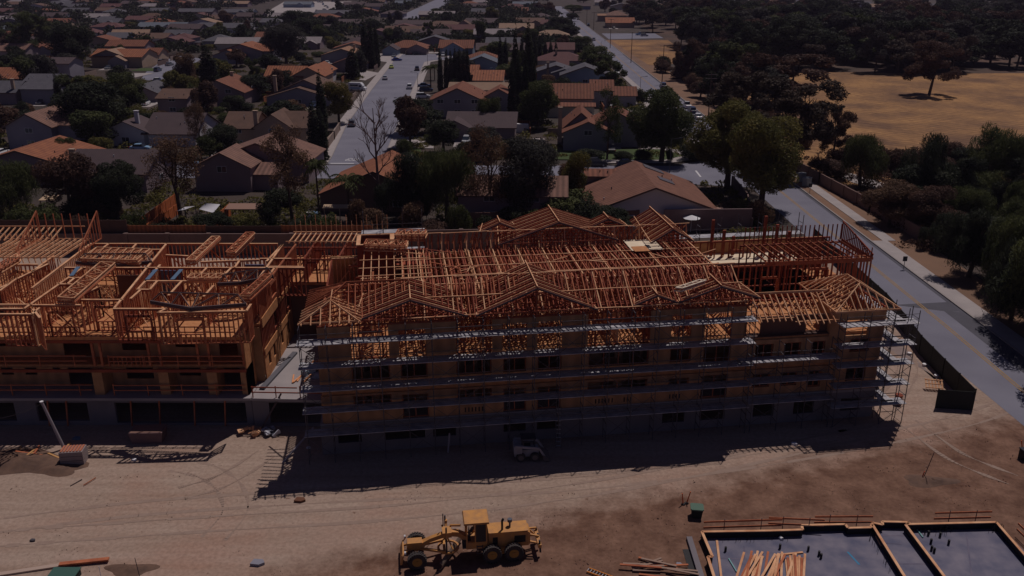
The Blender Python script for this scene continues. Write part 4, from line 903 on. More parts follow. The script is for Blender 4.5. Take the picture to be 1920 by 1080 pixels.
H('x', 857, 75, 6.2, 62, 12, 3.2, 'rust', 'blue', 'rust roofed house with a small centre gable beyond the cypress row', wins=1, wing=[('y', -1, -6, 10, 4, 2.9, 5.6)])
H('h', 765, 75, 5.6, 72, 14, 2.8, 'rust', 'mauve', 'rust roofed bungalow at the head of the cul-de-sac', wins=0, wing=[('y', 6, -9, 9, 7, 2.7, 4.6)])
H('y', 730, 85, 4.6, 27, 9, 2.7, 'mauve', 'blue', 'small pale blue garage with a white door at the head of the cul-de-sac', garage=0, wins=0)
H('x', 540, 124, 6.4, 70, 12, 3.6, 'orange', 'tan', 'bright orange roofed house left part beside the white van', wins=0, wing=[('y', 8.5, 0, 11, 12, 3.8, 6.6)])
H('y', 592, 122, 6.4, 44, 12, 4.0, 'orange', 'white', 'white walled house with orange roof and skylight beside the driveway of the van', wins=1)
H('y', 640, 92, 5.6, 80, 14, 2.9, 'peach', 'grey', 'peach roofed bungalow behind the tall cypress pair', chim=(4, 0), wins=1)
H('y', 650, 110, 5.0, 60, 10, 2.8, 'rust', 'mauve', 'low rust gable tucked below the peach roofed bungalow', wins=0)
H('y', 450, 83, 7.6, 82, 15, 4.8, 'orange', 'grey', 'large bright orange roofed house with layered wings', wins=1, wing=[('x', 9, -1, 9, 12, 4.8, 7), ('y', -4, -9, 13, 7, 3.4, 5.6)])
H('x', 243, 75, 7.4, 72, 11, 5.2, 'rust', 'mauve', 'long rust roofed two storey house behind the left cul-de-sac', wins=1)
H('x', 232, 92, 6.6, 95, 15, 4.2, 'orange', 'tan', 'orange roofed house with three pale roof posts by the left cul-de-sac', wins=0)
H('y', 200, 94, 6.8, 62, 12, 4.4, 'tan', 'grey', 'grey brown gabled house at the left cul-de-sac entrance', wins=1, wing=[('y', 5, -7, 7, 5, 3, 4.8)])
H('x', 292, 90, 5.2, 26, 10, 3, 'rust', 'tan', 'small rust roofed garage house above the parked cars', wins=0)
H('y', 315, 70, 5.4, 62, 12, 2.9, 'maroon', 'mauve', 'dark maroon gabled bungalow at the end of the left cul-de-sac', wins=1)
H('x', 22, 82, 7.6, 72, 12, 5.2, 'tile', 'mauve', 'two storey brown house with balcony at the far left edge', wins=2)
H('x', 120, 108, 7.0, 42, 10, 5.4, 'mauve', 'grey', 'tall plain grey gable wall behind the large dark tree', wins=0)
H('x', 25, 127, 6.4, 90, 12, 3.6, 'orange', 'mauve', 'orange roofed house at the left edge above the grey roofs', wins=0)
H('x', 90, 139, 7.4, 66, 12, 5.0, 'grey', 'grey', 'grey roofed two storey house beside the thin cypresses', wins=0, wing=[('x', 3, -8, 11, 8, 4.4, 5.8)])
H('x', 20, 152, 6.2, 50, 11, 3.6, 'grey', 'mauve', 'small grey roofed house with a narrow chimney at far left', chim=(3, -4), wins=0)
H('y', 262, 160, 5.0, 60, 12, 2.8, 'grey', 'mauve', 'shadowed grey bungalow under the big dark trees', wins=0)
H('h', 412, 64, 5.6, 52, 14, 2.8, 'grey', 'grey', 'grey hipped bungalow behind the bright orange house', wins=1)
H('x', 499, 60, 5.2, 32, 10, 3, 'rust', 'mauve', 'small rust roof peeping out left of the round grey tree', wins=0)
H('h', 833, 39, 6.0, 78, 16, 3.4, 'brown', 'mauve', 'brown hipped house with a gable end beyond the cul-de-sac', wins=0, wing=[('y', 13, -3, 10, 10, 3.6, 6.6)])
H('x', 760, 49, 5.8, 72, 14, 3, 'brown', 'grey', 'long brown roofed house with two small gables beyond the cul-de-sac', wins=0, wing=[('y', -8, -5, 9, 5, 2.8, 4.8), ('y', 9, -5, 9, 5, 2.8, 4.8)])
H('x', 1162, 33, 6, 52, 16, 3.2, 'orange', 'tan', 'orange roofed house right of the long road beside the dry lot', wins=0)
H('h', 1155, 20, 6, 40, 14, 3, 'tile', 'tan', 'brown hipped house beyond the orange roofed house by the long road', wins=0)
H('x', 1128, 26, 5, 14, 10, 4, 'peach', 'tan', 'narrow peach roofed house by the utility poles', wins=0)
H('x', 1055, 112, 4.6, 20, 8, 3, 'maroon', 'mauve', 'small dark roof between the cypresses and the pink hipped roof', wins=0)
far = [(205, 42, 60, 'maroon', 'plum'), (203, 31, 28, 'grey', ''), (270, 30, 60, 'maroon', ''), (308, 42, 90, 'blue', ''), (390, 42, 65, 'grey', ''), (370, 16, 66, 'grey', ''), (450, 17, 56, 'grey', ''), (475, 34, 30, 'mauve', ''), (505, 34, 60, 'grey', ''),
       (630, 19, 70, 'grey', ''), (660, 36, 60, 'mauve', ''), (776, 38, 66, 'mauve', ''), (738, 19, 44, 'mauve', ''), (820, 21, 66, 'pale', ''), (758, 1, 32, 'blue', ''), (668, 4, 46, 'mauve', ''), (880, 2, 34, 'rust', ''), (912, 23, 46, 'mauve', ''),
       (985, 3, 46, 'blue', ''), (975, 14, 30, 'rust', ''), (1015, 24, 32, 'mauve', ''), (1025, 37, 20, 'maroon', ''), (225, 61, 42, 'grey', ''), (290, 62, 60, 'brown', ''), (85, 15, 30, 'rust', ''), (200, 14, 32, 'brown', ''), (300, 15, 34, 'green', ''), (255, 2, 50, 'mauve', ''), (335, 1, 36, 'rust', ''), (445, 2, 46, 'tan', ''),
       (560, 3, 52, 'blue', ''), (10, 30, 30, 'pale', ''), (15, 46, 26, 'blue', ''), (420, 28, 40, 'brown', ''), (1090, 6, 34, 'mauve', ''), (1340, 4, 50, 'grey', ''), (1415, 4, 40, 'blue', ''), (1285, 3, 70, 'grey', ''), (1475, 5, 36, 'grey', ''), (1600, 3, 60, 'grey', ''), (1710, 2, 50, 'grey', ''), (1880, 22, 60, 'blue', ''),
       (545, 30, 22, 'grey', ''), (600, 46, 40, 'mauve', ''), (345, 62, 40, 'maroon', ''), (118, 2, 40, 'grey', ''), (30, 3, 36, 'brown', ''), (1560, 2, 40, 'mauve', ''), (1820, 6, 46, 'grey', '')]
cnt = {}
for i, (px, py, wp, rc, _) in enumerate(far):
    rr_ = {'green': 'grey'}.get(rc, rc); wc = ('grey', 'mauve', 'blue', 'white')[i % 4] if rc != 'green' else 'green'
    nm = {'maroon': 'maroon', 'grey': 'grey', 'blue': 'blue grey', 'mauve': 'plum brown', 'pale': 'pale', 'rust': 'rust', 'brown': 'brown', 'tan': 'tan', 'green': 'grey'}[rc]
    H('x' if i % 4 else 'h', px, py, 5.2, wp, 13, 3.0, rr_, wc, 'distant %s roofed bungalow in the rows near the top of the view' % nm, wins=0, group='distant %s roofed houses' % nm, wing=[('y', wp * .06, -5, 7, 6, 2.8, 4.4)] if i % 3 == 0 else None)

hr_ = random.Random(77); RWS = [415, 455, 500, 550, 605, 670, 745, 830, 930, 1050]; hc = 0
def gclear(x, y):
    if ll(y) - 16 < x < rr(y) + 18 or (-56 < x < -20 and y < 440) or (-170 < x < -112 and y < 425) or (640 < y < 1100 and -104 < x < -54) or (700 < y < 1020 and -275 < x < -140): return False
    if x > rr(y) and not (y > 560): return False
    return all(abs(x - hx) > hw + 9 or abs(y - hy) > hd + 9 for hx, hy, hw, hd in HOUSES)
for ry in RWS:
    x = -ry * .6
    while x < (ll(ry) if ry < 780 else ry * .6):
        yy = ry + hr_.uniform(-8, 8)
        if gclear(x, yy) and hc < 95:
            rc = ('grey', 'mauve', 'brown', 'rust', 'tan', 'grey', 'maroon', 'pale')[hr_.randrange(8)]; nm = {'mauve': 'plum brown'}.get(rc, rc); z_ = 5.4
            c_, s_ = math.cos(PITCH), math.sin(PITCH); d_ = Vector((x, yy, z_ - CH)); zc = d_.y * c_ - d_.z * s_; yc = d_.y * s_ + d_.z * c_
            H(('x', 'x', 'h', 'y')[hc % 4], 960 + F * d_.x / zc, 540 - F * yc / zc, z_, hr_.uniform(16, 23) * F / zc, hr_.uniform(10, 13), 3.0, rc, ('white', 'grey', 'tan', 'cream', 'mauve')[hc % 5], 'distant %s roofed bungalow in the rows near the top of the view' % nm, wins=0, rot=-3 + hr_.uniform(-8, 8), group='distant %s roofed houses' % nm, wing=[('y', 4, -5, 6, 5, 2.7, 4.2)] if hc % 2 and hc % 4 != 3 else None); hc += 1
        x += hr_.uniform(27, 38)
def patio(px, py, wpx, d, h, m, label, z=2.6):
    g = G(px, py, z); w_ = wpx / pxm(g); o = thing('patio_cover', label, 'patio cover', (g.x, g.y, 0))
    MB().hexa([(-w_/2, -d/2, z - .3), (w_/2, -d/2, z - .3), (w_/2, d/2, z), (-w_/2, d/2, z), (-w_/2, -d/2, z - .2), (w_/2, -d/2, z - .2), (w_/2, d/2, z + .1), (-w_/2, d/2, z + .1)]).build('roof', m, o)
    for x in (-w_/2 + .2, 0, w_/2 - .2): MB().bar((x, -d/2 + .2, -.05), (x, -d/2 + .2, z - .28), .14).build('post', m, o)
    return o
patio(1150, 397, 78, 3.2, 2.6, mat('pale_cover', (.5, .48, .52)), 'pale sloping patio cover under the left eave of the big rust tiled house')
patio(1270, 394, 70, 2.6, 2.6, mat('brown_cover', (.28, .17, .13)), 'brown patio cover behind the white parasol', 2.5)
patio(1332, 394, 54, 3, 2.6, MATS['brown_cover'], 'square brown patio roof at the right corner of the big house', 2.9)
patio(637, 386, 62, 1.2, 2.6, mat('tan_cover', (.5, .36, .24)), 'narrow tan patio cover on the orange gabled house')
patio(460, 386, 70, 2.6, 2.6, MATS['brown_cover'], 'brown patio roof behind the twin gabled house')
patio(92, 370, 28, 2.4, 2.6, MATS['tan_cover'], 'small tan shelter roof between the trees at left')
def sail(pts, label):
    P4 = [G(x, y, z) for x, y, z in pts]; o = thing('shade_sail', label, 'shade sail', (P4[0].x, P4[0].y, 0), 0); p0 = Vector((P4[0].x, P4[0].y, 0)); n = 6; mb = MB()
    f = lambda u, v: (P4[0].lerp(P4[1], u)).lerp(P4[3].lerp(P4[2], u), v) - p0 - Vector((0, 0, 2.2 * u * (1 - u) * v * (1 - v) * 4 * .3))
    q = [[f(i / n, j / n) for j in range(n + 1)] for i in range(n + 1)]
    for i in range(n):
        for j in range(n): mb.quad(q[i][j], q[i+1][j], q[i+1][j+1], q[i][j+1])
    mb.build('cloth', mat('sail', (.62, .62, .66)), o)
    for p in P4: MB().cyl((p.x - p0.x, p.y - p0.y, -.05), (p.x - p0.x, p.y - p0.y, p.z), .06, n=6).build('post', dark, o)
sail([(373, 392, 2.6), (386, 381, 3.4), (413, 383, 3), (400, 399, 2.4)], 'white square shade sail left of the short orange fence')
sail([(330, 396, 2.2), (347, 388, 2.4), (366, 386, 2.6), (346, 393, 2.2)], 'smaller pale shade sail partly behind the sparse brown tree')
g = G(1297, 405, 2.6); o = thing('parasol', 'open white parasol on the patio of the big rust tiled house', 'parasol', (g.x, g.y, 0))
mb = MB(); n = 10
for k in range(n):
    a, b = 2 * math.pi * k / n, 2 * math.pi * (k + 1) / n; mb.quad((0, 0, 2.75), (1.4 * math.cos(a), 1.4 * math.sin(a), 2.3), (1.4 * math.cos(b), 1.4 * math.sin(b), 2.3))
mb.build('canopy', white, o); MB().cyl((0, 0, 0), (0, 0, 2.7), .04, n=6).build('pole', white, o)

# ------------------------------------------------------------------ trees
def leaf_mesh(name, blobs, n, size, m, seed, drop=0, flat=.5, shell=.55):
    """n leaf-sized faces scattered through the blobs (x,y,z,rx,rz) near their outsides"""
    r = np.random.default_rng(seed); bl = np.array(blobs, float); wts = bl[:, 3] ** 2; idx = r.choice(len(bl), n, p=wts / wts.sum())
    d = r.normal(size=(n, 3)); d /= np.linalg.norm(d, axis=1)[:, None]; rad = shell + (1 - shell) * r.random(n) ** .5; rad *= 1 + .12 * np.sin(d[:, 0] * 7 + idx) * np.cos(d[:, 2] * 6 + idx * 2)
    c = bl[idx, :3] + d * rad[:, None] * np.stack([bl[idx, 3], bl[idx, 3], bl[idx, 4]], 1)
    c[:, 2] -= drop * r.random(n) ** 2
    nn = d + r.normal(size=(n, 3)) * .7; nn /= np.linalg.norm(nn, axis=1)[:, None]
    t = np.cross(nn, r.normal(size=(n, 3))); t /= np.linalg.norm(t, axis=1)[:, None]; b = np.cross(nn, t)
    s = size * (.6 + .8 * r.random(n))[:, None]; t = t * s; b = b * s * flat
    if drop: b = b * .4; t[:, 2] -= size * .9
    v = np.stack([c - t, c - b * .9, c + t, c + b * .9], 1).reshape(-1, 3)
    me = bpy.data.meshes.new(name); me.vertices.add(4 * n); me.vertices.foreach_set('co', v.ravel()); me.loops.add(4 * n); me.loops.foreach_set('vertex_index', np.arange(4 * n)); me.polygons.add(n)
    me.polygons.foreach_set('loop_start', np.arange(n) * 4); me.update(calc_edges=True); me.materials.append(m); return me
def leafmat(name, c1, c2, scale=3):
    m = mat(name, c1, col2=c2, scale=scale, amt=.35, rough=.75, spec=.15, detail=3); t = m.node_tree; n = t.nodes
    tr = n.new('ShaderNodeBsdfTranslucent'); mx = n.new('ShaderNodeMixShader'); mx.inputs[0].default_value = .3; b = n['Principled BSDF']
    t.links.new(b.inputs['Base Color'].links[0].from_socket, tr.inputs[0]); t.links.new(b.outputs[0], mx.inputs[1]); t.links.new(tr.outputs[0], mx.inputs[2]); t.links.new(mx.outputs[0], n['Material Output'].inputs[0]); return m
LM = {'green': leafmat('leaf_green', (.045, .058, .022), (.095, .105, .035)), 'olive': leafmat('leaf_olive', (.085, .088, .025), (.19, .16, .045)), 'dark': leafmat('leaf_dark', (.022, .030, .018), (.048, .054, .030)),
      'brown': leafmat('leaf_brown', (.11, .066, .045), (.20, .12, .07)), 'redbrown': leafmat('leaf_redbrown', (.06, .034, .027), (.12, .066, .046)), 'euc': leafmat('leaf_eucalyptus', (.042, .034, .027), (.085, .058, .042)), 'grey': leafmat('leaf_grey', (.045, .045, .040), (.075, .072, .060)), 'yellow': leafmat('leaf_yellow', (.10, .085, .02), (.16, .12, .03))}
def branches(mb, p, d, L, r, depth, rd, up=.25, spread=.6):
    q = p + d * L; mb.cyl(p, q, r, r * .62, n=5 if depth < 2 else 7)
    if depth == 0: return
    for k in range(3 if depth > 1 else 3):
        nd = (d + Vector((rd.uniform(-1, 1), rd.uniform(-1, 1), rd.uniform(-.2, .5))) * spread + Vector((0, 0, up))).normalized()
        branches(mb, q - d * L * rd.uniform(0, .25), nd, L * rd.uniform(.58, .8), r * .58, depth - 1, rd, up, spread)
PROT = {}
def proto(kind):
    if kind in PROT: return PROT[kind]
    base_, _, var = kind.partition('_'); rd = random.Random(hash(kind) % 1000 if False else sum(map(ord, kind))); tb = MB(); leaf = None; seed = sum(map(ord, kind)) * 7
    # unit tree: height 1, crown width about .8
    def blobs(n, w, z0, z1, r0, r1, prof=None):
        out = []
        for k in range(n):
            z = rd.uniform(z0, z1); f = prof(z) if prof else 1; a = rd.uniform(0, 6.28); q = w * f * rd.random() ** .5
            s = rd.uniform(r0, r1); out.append((q * math.cos(a), q * math.sin(a), z, s, s * rd.uniform(.75, 1.0)))
        return out
    var = 'olive' if var == 'olive2' else var; var = 'dark' if var == 'dark3' else var; cnm = var if var in LM else None
    dome = lambda z: max(.25, math.sqrt(max(0, 1 - ((z - .52) / .48) ** 2)))
    if base_ in ('broad', 'bbroad'):
        tb.cyl(Vector((0, 0, 0)), Vector((.01, 0, .35)), .035, .022, 8); branches(tb, Vector((.01, 0, .3)), Vector((0, 0, 1)), .2, .022, 2, rd)
        n = 36000 if base_ == 'bbroad' else 16000; sz = .0125 if base_ == 'bbroad' else .017
        leaf = leaf_mesh(kind, blobs(26, .30, .30, .86, .09, .19, dome), n, sz, LM[cnm or 'green'], seed)
    elif base_ == 'far':
        tb.cyl(Vector((0, 0, 0)), Vector((0, 0, .5)), .03, .015, 6); leaf = leaf_mesh(kind, blobs(16, .28, .3, .86, .12, .22, dome), 7000, .028, LM[cnm or 'green'], seed)
    elif base_ == 'cypress':
        tb.cyl(Vector((0, 0, 0)), Vector((0, 0, .6)), .02, .008, 6)
        leaf = leaf_mesh(kind, [(rd.uniform(-.01, .01), rd.uniform(-.01, .01), .06 + k * .058, .066 * (1 - (k / 15.5) ** 2.4) + .008, .06) for k in range(16)], 6000, .013, LM[cnm or 'dark'], seed, flat=.45, shell=.7)
    elif base_ == 'euc':
        tb.cyl(Vector((0, 0, 0)), Vector((.03, 0, .4)), .022, .014, 7); branches(tb, Vector((.03, 0, .36)), Vector((0, 0, 1)), .22, .014, 3, rd, .35, .6)
        leaf = leaf_mesh(kind, blobs(38, .30, .32, .94, .045, .11, lambda z: .6 + .5 * dome(z)), 16000, .0135, LM[cnm or 'euc'], seed, shell=.3)
    elif base_ == 'fareuc':
        tb.cyl(Vector((0, 0, 0)), Vector((.02, 0, .5)), .02, .01, 5); branches(tb, Vector((.02, 0, .4)), Vector((0, 0, 1)), .2, .012, 1, rd)
        leaf = leaf_mesh(kind, blobs(22, .32, .25, .92, .07, .15, lambda z: .5 + .6 * dome(z)), 8000, .023, LM[cnm or 'euc'], seed, shell=.3)
    elif base_ == 'pepper':
        tb.cyl(Vector((0, 0, 0)), Vector((.04, 0, .3)), .03, .022, 7); branches(tb, Vector((.04, 0, .28)), Vector((0, 0, 1)), .22, .02, 2, rd, .2, .8)
        leaf = leaf_mesh(kind, blobs(30, .34, .42, .88, .07, .14, dome), 17000, .021, LM[cnm or 'green'], seed, drop=.26, shell=.5)
    elif base_ == 'sparse':
        tb.cyl(Vector((0, 0, 0)), Vector((.01, 0, .32)), .022, .016, 7)
        for k in range(2): branches(tb, Vector((.01, 0, .28 + k * .1)), Vector((.12 - .24 * k, .05, 1)).normalized(), .2, .014, 4, rd, .22, .62)
        leaf = leaf_mesh(kind, blobs(34, .26, .32, .92, .05, .12, dome), 7000, .0105, LM[cnm or 'brown'], seed, shell=.1)
    elif base_ == 'bare':
        tb.cyl(Vector((0, 0, 0)), Vector((.0, 0, .42)), .016, .012, 7)
        for k in range(9): branches(tb, Vector((0, 0, .30 + k * .06)), Vector((math.cos(k * 2.4) * .9, math.sin(k * 2.4) * .9, .9)).normalized(), .13, .007, 4, rd, .12, .75)
        tb.cyl(Vector((0, 0, .42)), Vector((.01, 0, .9)), .012, .003, 6)
    elif base_ == 'bush':
        leaf = leaf_mesh(kind, blobs(14, .32, .2, .6, .16, .3), 6000, .032, LM[cnm or 'green'], seed)
    elif base_ == 'palm':
        tb.cyl(Vector((0, 0, 0)), Vector((.01, 0, .72)), .022, .018, 8); fr = MB()
        for k in range(26):
            a = k * 2.4; el = rd.uniform(.1, 1.1); L = rd.uniform(.28, .36); p = Vector((0, 0, .72)); d = Vector((math.cos(a), math.sin(a), 0)); prev = p; side = d.cross(Vector((0, 0, 1)))
            for j in range(1, 9):
                t = j / 8; q = p + d * L * t * math.cos(el * .6) + Vector((0, 0, L * (t * math.sin(el) - t * t * .75))); fr.bar(prev, q, .006, .004)
                for sd in (-1, 1):
                    w_ = .075 * math.sin(math.pi * min(1, t * .9 + .1)); fr.quad(prev, q, q + side * sd * w_ + Vector((0, 0, -.05)) + d * .02)
                prev = q
        me = bpy.data.meshes.new(kind); me.from_pydata([tuple(v) for v in fr.v], [], fr.f); me.materials.append(LM[cnm or 'green']); leaf = me
    tm = None
    if tb.v:
        tm = bpy.data.meshes.new(kind + '_trunk'); tm.from_pydata([tuple(v) for v in tb.v], [], tb.f); tm.materials.append(trunkm if base_ != 'bare' else mat('pale_bark', (.17, .11, .10), col2=(.11, .07, .07), scale=3, amt=.5))
    PROT[kind] = (leaf, tm); return PROT[kind]
TREES = []
NAMES = {'cypress': 'cypress', 'euc': 'eucalyptus', 'fareuc': 'eucalyptus', 'palm': 'palm_tree', 'bush': 'bush', 'bare': 'bare_tree', 'pepper': 'pepper_tree', 'sparse': 'sycamore_tree'}
def tree(kind, x, y, h, wm, label, group=None, rz=None, z=0):
    leaf, tr = proto(kind); b = kind.partition('_')[0]; nm = NAMES.get(b, 'tree')
    o = thing(nm, label, 'bush' if b == 'bush' else 'tree', (x, y, z - .03), random.uniform(0, 6.28) if rz is None else rz, group)
    kw = {'cypress': .13, 'bare': .52, 'palm': .7, 'bush': 1.0, 'pepper': .80, 'sparse': .62, 'euc': .68, 'fareuc': .72}.get(b, .70); f = wm / (kw)
    for me, n in ((leaf, 'crown'), (tr, 'trunk')):
        if me is None: continue
        c = bpy.data.objects.new(n if b != 'palm' or n == 'trunk' else 'fronds', me); C.objects.link(c); c.parent = o
        c.scale = (f, f, h / (.7 if b == 'bush' else 1)); 
    TREES.append((x, y, wm / 2)); return o
def T2(kind, bx, by, ty, wpx, label, group=None, back=0):
    g = G(bx, by); y = g.y + back; h = max(.8, ZY(ty, y)); return tree(kind, g.x * y / g.y, y, h, wpx / (F / (y * math.cos(PITCH) + (CH - h / 2) * math.sin(PITCH))), label, group)
T2('pepper_green', 28, 412, 288, 118, 'drooping green tree in front of the orange gable at the left edge')
T2('broad_redbrown', 138, 412, 286, 100, 'dark reddish tree between the orange gable and the plain purple roof')
T2('bbroad_dark', 222, 412, 296, 95, 'dark round tree in front of the plain purple roof')
T2('sparse_brown', 340, 412, 252, 125, 'thin leaved brown sycamore above the bright orange fence')
T2('sparse_b', 548, 414, 226, 100, 'tall thin brown sycamore right of the twin gabled house')
T2('palm_g', 600, 412, 270, 60, 'tall feather palm at the left corner of the orange gabled house')
T2('palm_h', 655, 412, 306, 86, 'broad feather palm before the orange gable')
T2('bare_a', 712, 408, 178, 108, 'tall leafless tree rising in front of the cul-de-sac street')
T2('pepper_dark', 765, 415, 278, 130, 'dark drooping tree just right of the leafless tree')
T2('pepper_green', 838, 415, 262, 130, 'dark drooping tree left of the rosy tiled roof')
T2('sparse_c', 918, 418, 226, 100, 'half bare pinkish brown tree in front of the rosy tiled roof')
T2('bbroad_grey', 992, 416, 258, 112, 'dense grey green tree between the rosy tiled roof and its right end')
T2('bush_green', 1060, 418, 362, 120, 'wide green bush below the dense grey green tree')
T2('broad_olive', 1078, 395, 280, 52, 'slim olive tree beside the parapet wall of the big house')
T2('bbroad_olive', 1362, 366, 176, 128, 'left of the twin large round trees at the street corner', back=3)
T2('bbroad_olive2', 1425, 398, 212, 138, 'right and nearer of the twin large round trees at the street corner')
T2('sparse_green', 1138, 300, 162, 66, 'thin leaved green tree in front of the two storey grey houses')
T2('bbroad_green', 1240, 304, 160, 106, 'broad dark tree on the corner lawn')
T2('euc_a', 1490, 318, 150, 175, 'massive dark eucalyptus behind the twin round trees')
T2('euc_b', 1390, 270, 128, 140, 'dark eucalyptus right of the double crossarm power pole')
T2('euc_redbrown', 1560, 305, 200, 70, 'dark eucalyptus limb clump at the edge of the dry field')
T2('euc_redbrown', 1742, 178, 76, 92, 'lone reddish tree standing in the dry field')
T2('pepper_green', 1612, 350, 240, 92, 'round green tree at the near edge of the dry field')
T2('pepper_dark', 1735, 400, 240, 112, 'dark leafy tree left of the pair by the dry field')
T2('pepper_green', 1858, 375, 226, 128, 'broad round tree at the right edge of the dry field')
T2('euc_dark', 1800, 410, 290, 80, 'slender dark tree between the two broad trees')
T2('euc_dark', 1905, 410, 295, 78, 'thin branched tree at the right edge below the field')
T2('bbroad_brown', 1668, 420, 335, 90, 'brownish bush tree at the bend of the long reddish wall')
T2('bbroad_redbrown', 1745, 440, 350, 95, 'rust tinged tree above the roadside shade')
T2('pepper_dark', 1815, 520, 385, 130, 'dark drooping tree overhanging the sunlit pavement')
T2('pepper_green', 1900, 555, 385, 150, 'large drooping green tree at the right edge of the road')
tree('pepper_dark3', 61, 92, 11.5, 13, 'wide dark tree casting the large shade on the road at right')
T2('pepper_dark', 1760, 470, 395, 80, 'low dark tree beside the pavement')
T2('pepper_dark', 1895, 600, 440, 120, 'dense dark tree over the road verge')
T2('pepper_green', 1960, 640, 420, 240, 'drooping tree cropped by the right edge of the view')
T2('pepper_dark', 2010, 720, 470, 240, 'dark tree mostly beyond the right edge of the view')
for bx, by, ty, wp, lb in ((606, 262, 125, 20, 'slim cypress nearest the beige garden wall'), (592, 302, 183, 26, 'dark cypress clump left of the cul-de-sac street'), (606, 300, 195, 20, 'short cypress right in the dark clump left of the street'),
                           (686, 128, 28, 15, 'tallest cypress left of the lime green car'), (698, 128, 32, 14, 'cypress right of the tallest one above the lime green car'), (707, 126, 40, 13, 'thin cypress on the right side of the tall dark clump'), (662, 148, 86, 24, 'wide short cypress behind the white van'), (676, 135, 84, 18, 'cypress between the wide one and the tallest one'),
                           (112, 195, 132, 13, 'leaning thin cypress beside the grey two storey house'), (133, 185, 138, 10, 'smaller thin cypress behind the leaning one'), (395, 175, 76, 34, 'broad dark cypress left of the orange layered house'),
                           (1181, 192, 172, 10, 'small clipped cypress on the driveway by the long road'), (1083, 232, 208, 9, 'clipped column shrub beside the cream wall'), (731, 45, 20, 10, 'single dark cypress far behind the cul-de-sac')):
    T2('cypress_dark', bx, by, ty, wp, lb)
for i, px in enumerate((826, 838, 846, 854, 862, 870, 877)): T2('cypress_dark', px, 172 - i, 84 + (i % 3) * 2, 10, 'one of the slim cypresses in the tight row beside the orange roofs', 'tight cypress row beside the orange roofs')
for i, (px, by, ty, wp) in enumerate(((960, 232, 100, 15), (972, 228, 92, 15), (985, 226, 88, 14), (1000, 226, 96, 14), (966, 205, 38, 14), (990, 190, 30, 20), (938, 140, 60, 10), (948, 130, 66, 9), (1012, 118, 70, 9), (1022, 116, 72, 9), (1032, 115, 74, 9), (1042, 112, 76, 8), (978, 135, 60, 9), (1003, 128, 68, 9))):
    T2('cypress_dark', px, by, ty, wp, 'one of the tall dark cypresses standing in clusters left of the grey gables', 'cypress clusters left of the grey gables')
for kind, bx, by, ty, wp, lb in (('broad_dark', 182, 262, 148, 120, 'big dark tree between the two storey grey house and the white chimney house'), ('broad_green', 242, 215, 132, 70, 'dark leafy tree above the white chimney'), ('broad_brown', 350, 165, 98, 44, 'brown leaved tree by the left cul-de-sac'),
    ('broad_dark', 145, 132, 42, 78, 'tall dark tree left of the rust roofed two storey house'), ('euc_green', 65, 112, 22, 80, 'large loose dark tree at upper left'), ('bbroad_grey', 537, 122, 45, 68, 'big round grey tree behind the bright orange houses'), ('broad_dark', 478, 186, 138, 66, 'dark tree beside the clerestory house'),
    ('broad_dark', 580, 82, 32, 62, 'dark tree above the round grey tree'), ('broad_yellow', 636, 232, 150, 54, 'yellow green tree beside the parked van driveway'), ('broad_dark', 440, 218, 178, 44, 'small dark bush tree before the tan house'), ('broad_green', 445, 205, 178, 30, 'bright green shrub tree behind the tan house'),
    ('palm_a', 808, 168, 110, 40, 'short palm left of the tight cypress row'), ('palm_b', 815, 150, 112, 26, 'small palm behind the short palm'), ('broad_dark', 795, 226, 184, 44, 'dark bushy tree beside the right pavement of the cul-de-sac'), ('broad_dark', 832, 285, 222, 62, 'dark tree hiding the driveway cars'),
    ('pepper_green', 917, 248, 174, 54, 'round leafy green tree before the blue grey gable house'), ('broad_green', 1008, 240, 146, 70, 'dark leafy tree left of the cream wall'), ('broad_green', 1118, 140, 84, 66, 'wide dark tree beside the long road'), ('broad_dark', 1050, 62, 30, 44, 'dark tree by the bend of the long road'),
    ('broad_dark', 555, 62, 18, 50, 'dark tree among the far grey roofs'), ('broad_grey', 905, 298, 236, 74, 'greyish tree behind the half bare pinkish tree'), ('broad_dark', 418, 295, 232, 64, 'shadowy tree behind the twin gabled house'), ('broad_green', 395, 300, 252, 50, 'green shrub tree at the left of the twin gables'),
    ('broad_dark', 280, 255, 210, 40, 'dark tree next to the white chimney house'), ('sparse_brown', 378, 300, 190, 46, 'wispy pale tree between the purple roof and the tan house'), ('broad_green', 130, 320, 255, 44, 'green shrub in front of the double garage'), ('broad_dark', 700, 62, 36, 22, 'dark tree left of the far brown roofs'),
    ('euc_redbrown', 1290, 150, 72, 60, 'reddish eucalyptus right of the dry lot'), ('euc_dark', 1335, 190, 108, 56, 'dark eucalyptus behind the roadside parked cars'), ('palm_c', 1212, 190, 168, 34, 'low spiky palm beside the driveway of the long road'), ('broad_green', 1092, 92, 66, 34, 'bushy shrub by the bend of the long road'), ('broad_green', 1075, 24, 8, 32, 'green round street tree by the far end of the long road'), ('broad_dark', 1072, 40, 24, 24, 'dark street tree beside the far parked cars')):
    T2(kind, bx, by, ty, wp, lb)
for i in range(30):
    x = -78 + i * 4.1 + random.uniform(-1.5, 1.5); y = random.uniform(126, 134)
    if (-55 < x < -36 and i % 2) or x > 16: continue
    tree(random.choice(['bush_dark', 'bush_green', 'broad_dark', 'bush_brown', 'bush_redbrown']), x, y, random.uniform(2, 5.5), random.uniform(3.5, 6.5), 'dark shrub crowding the back fences behind the long building', 'shrubs along the back fences')
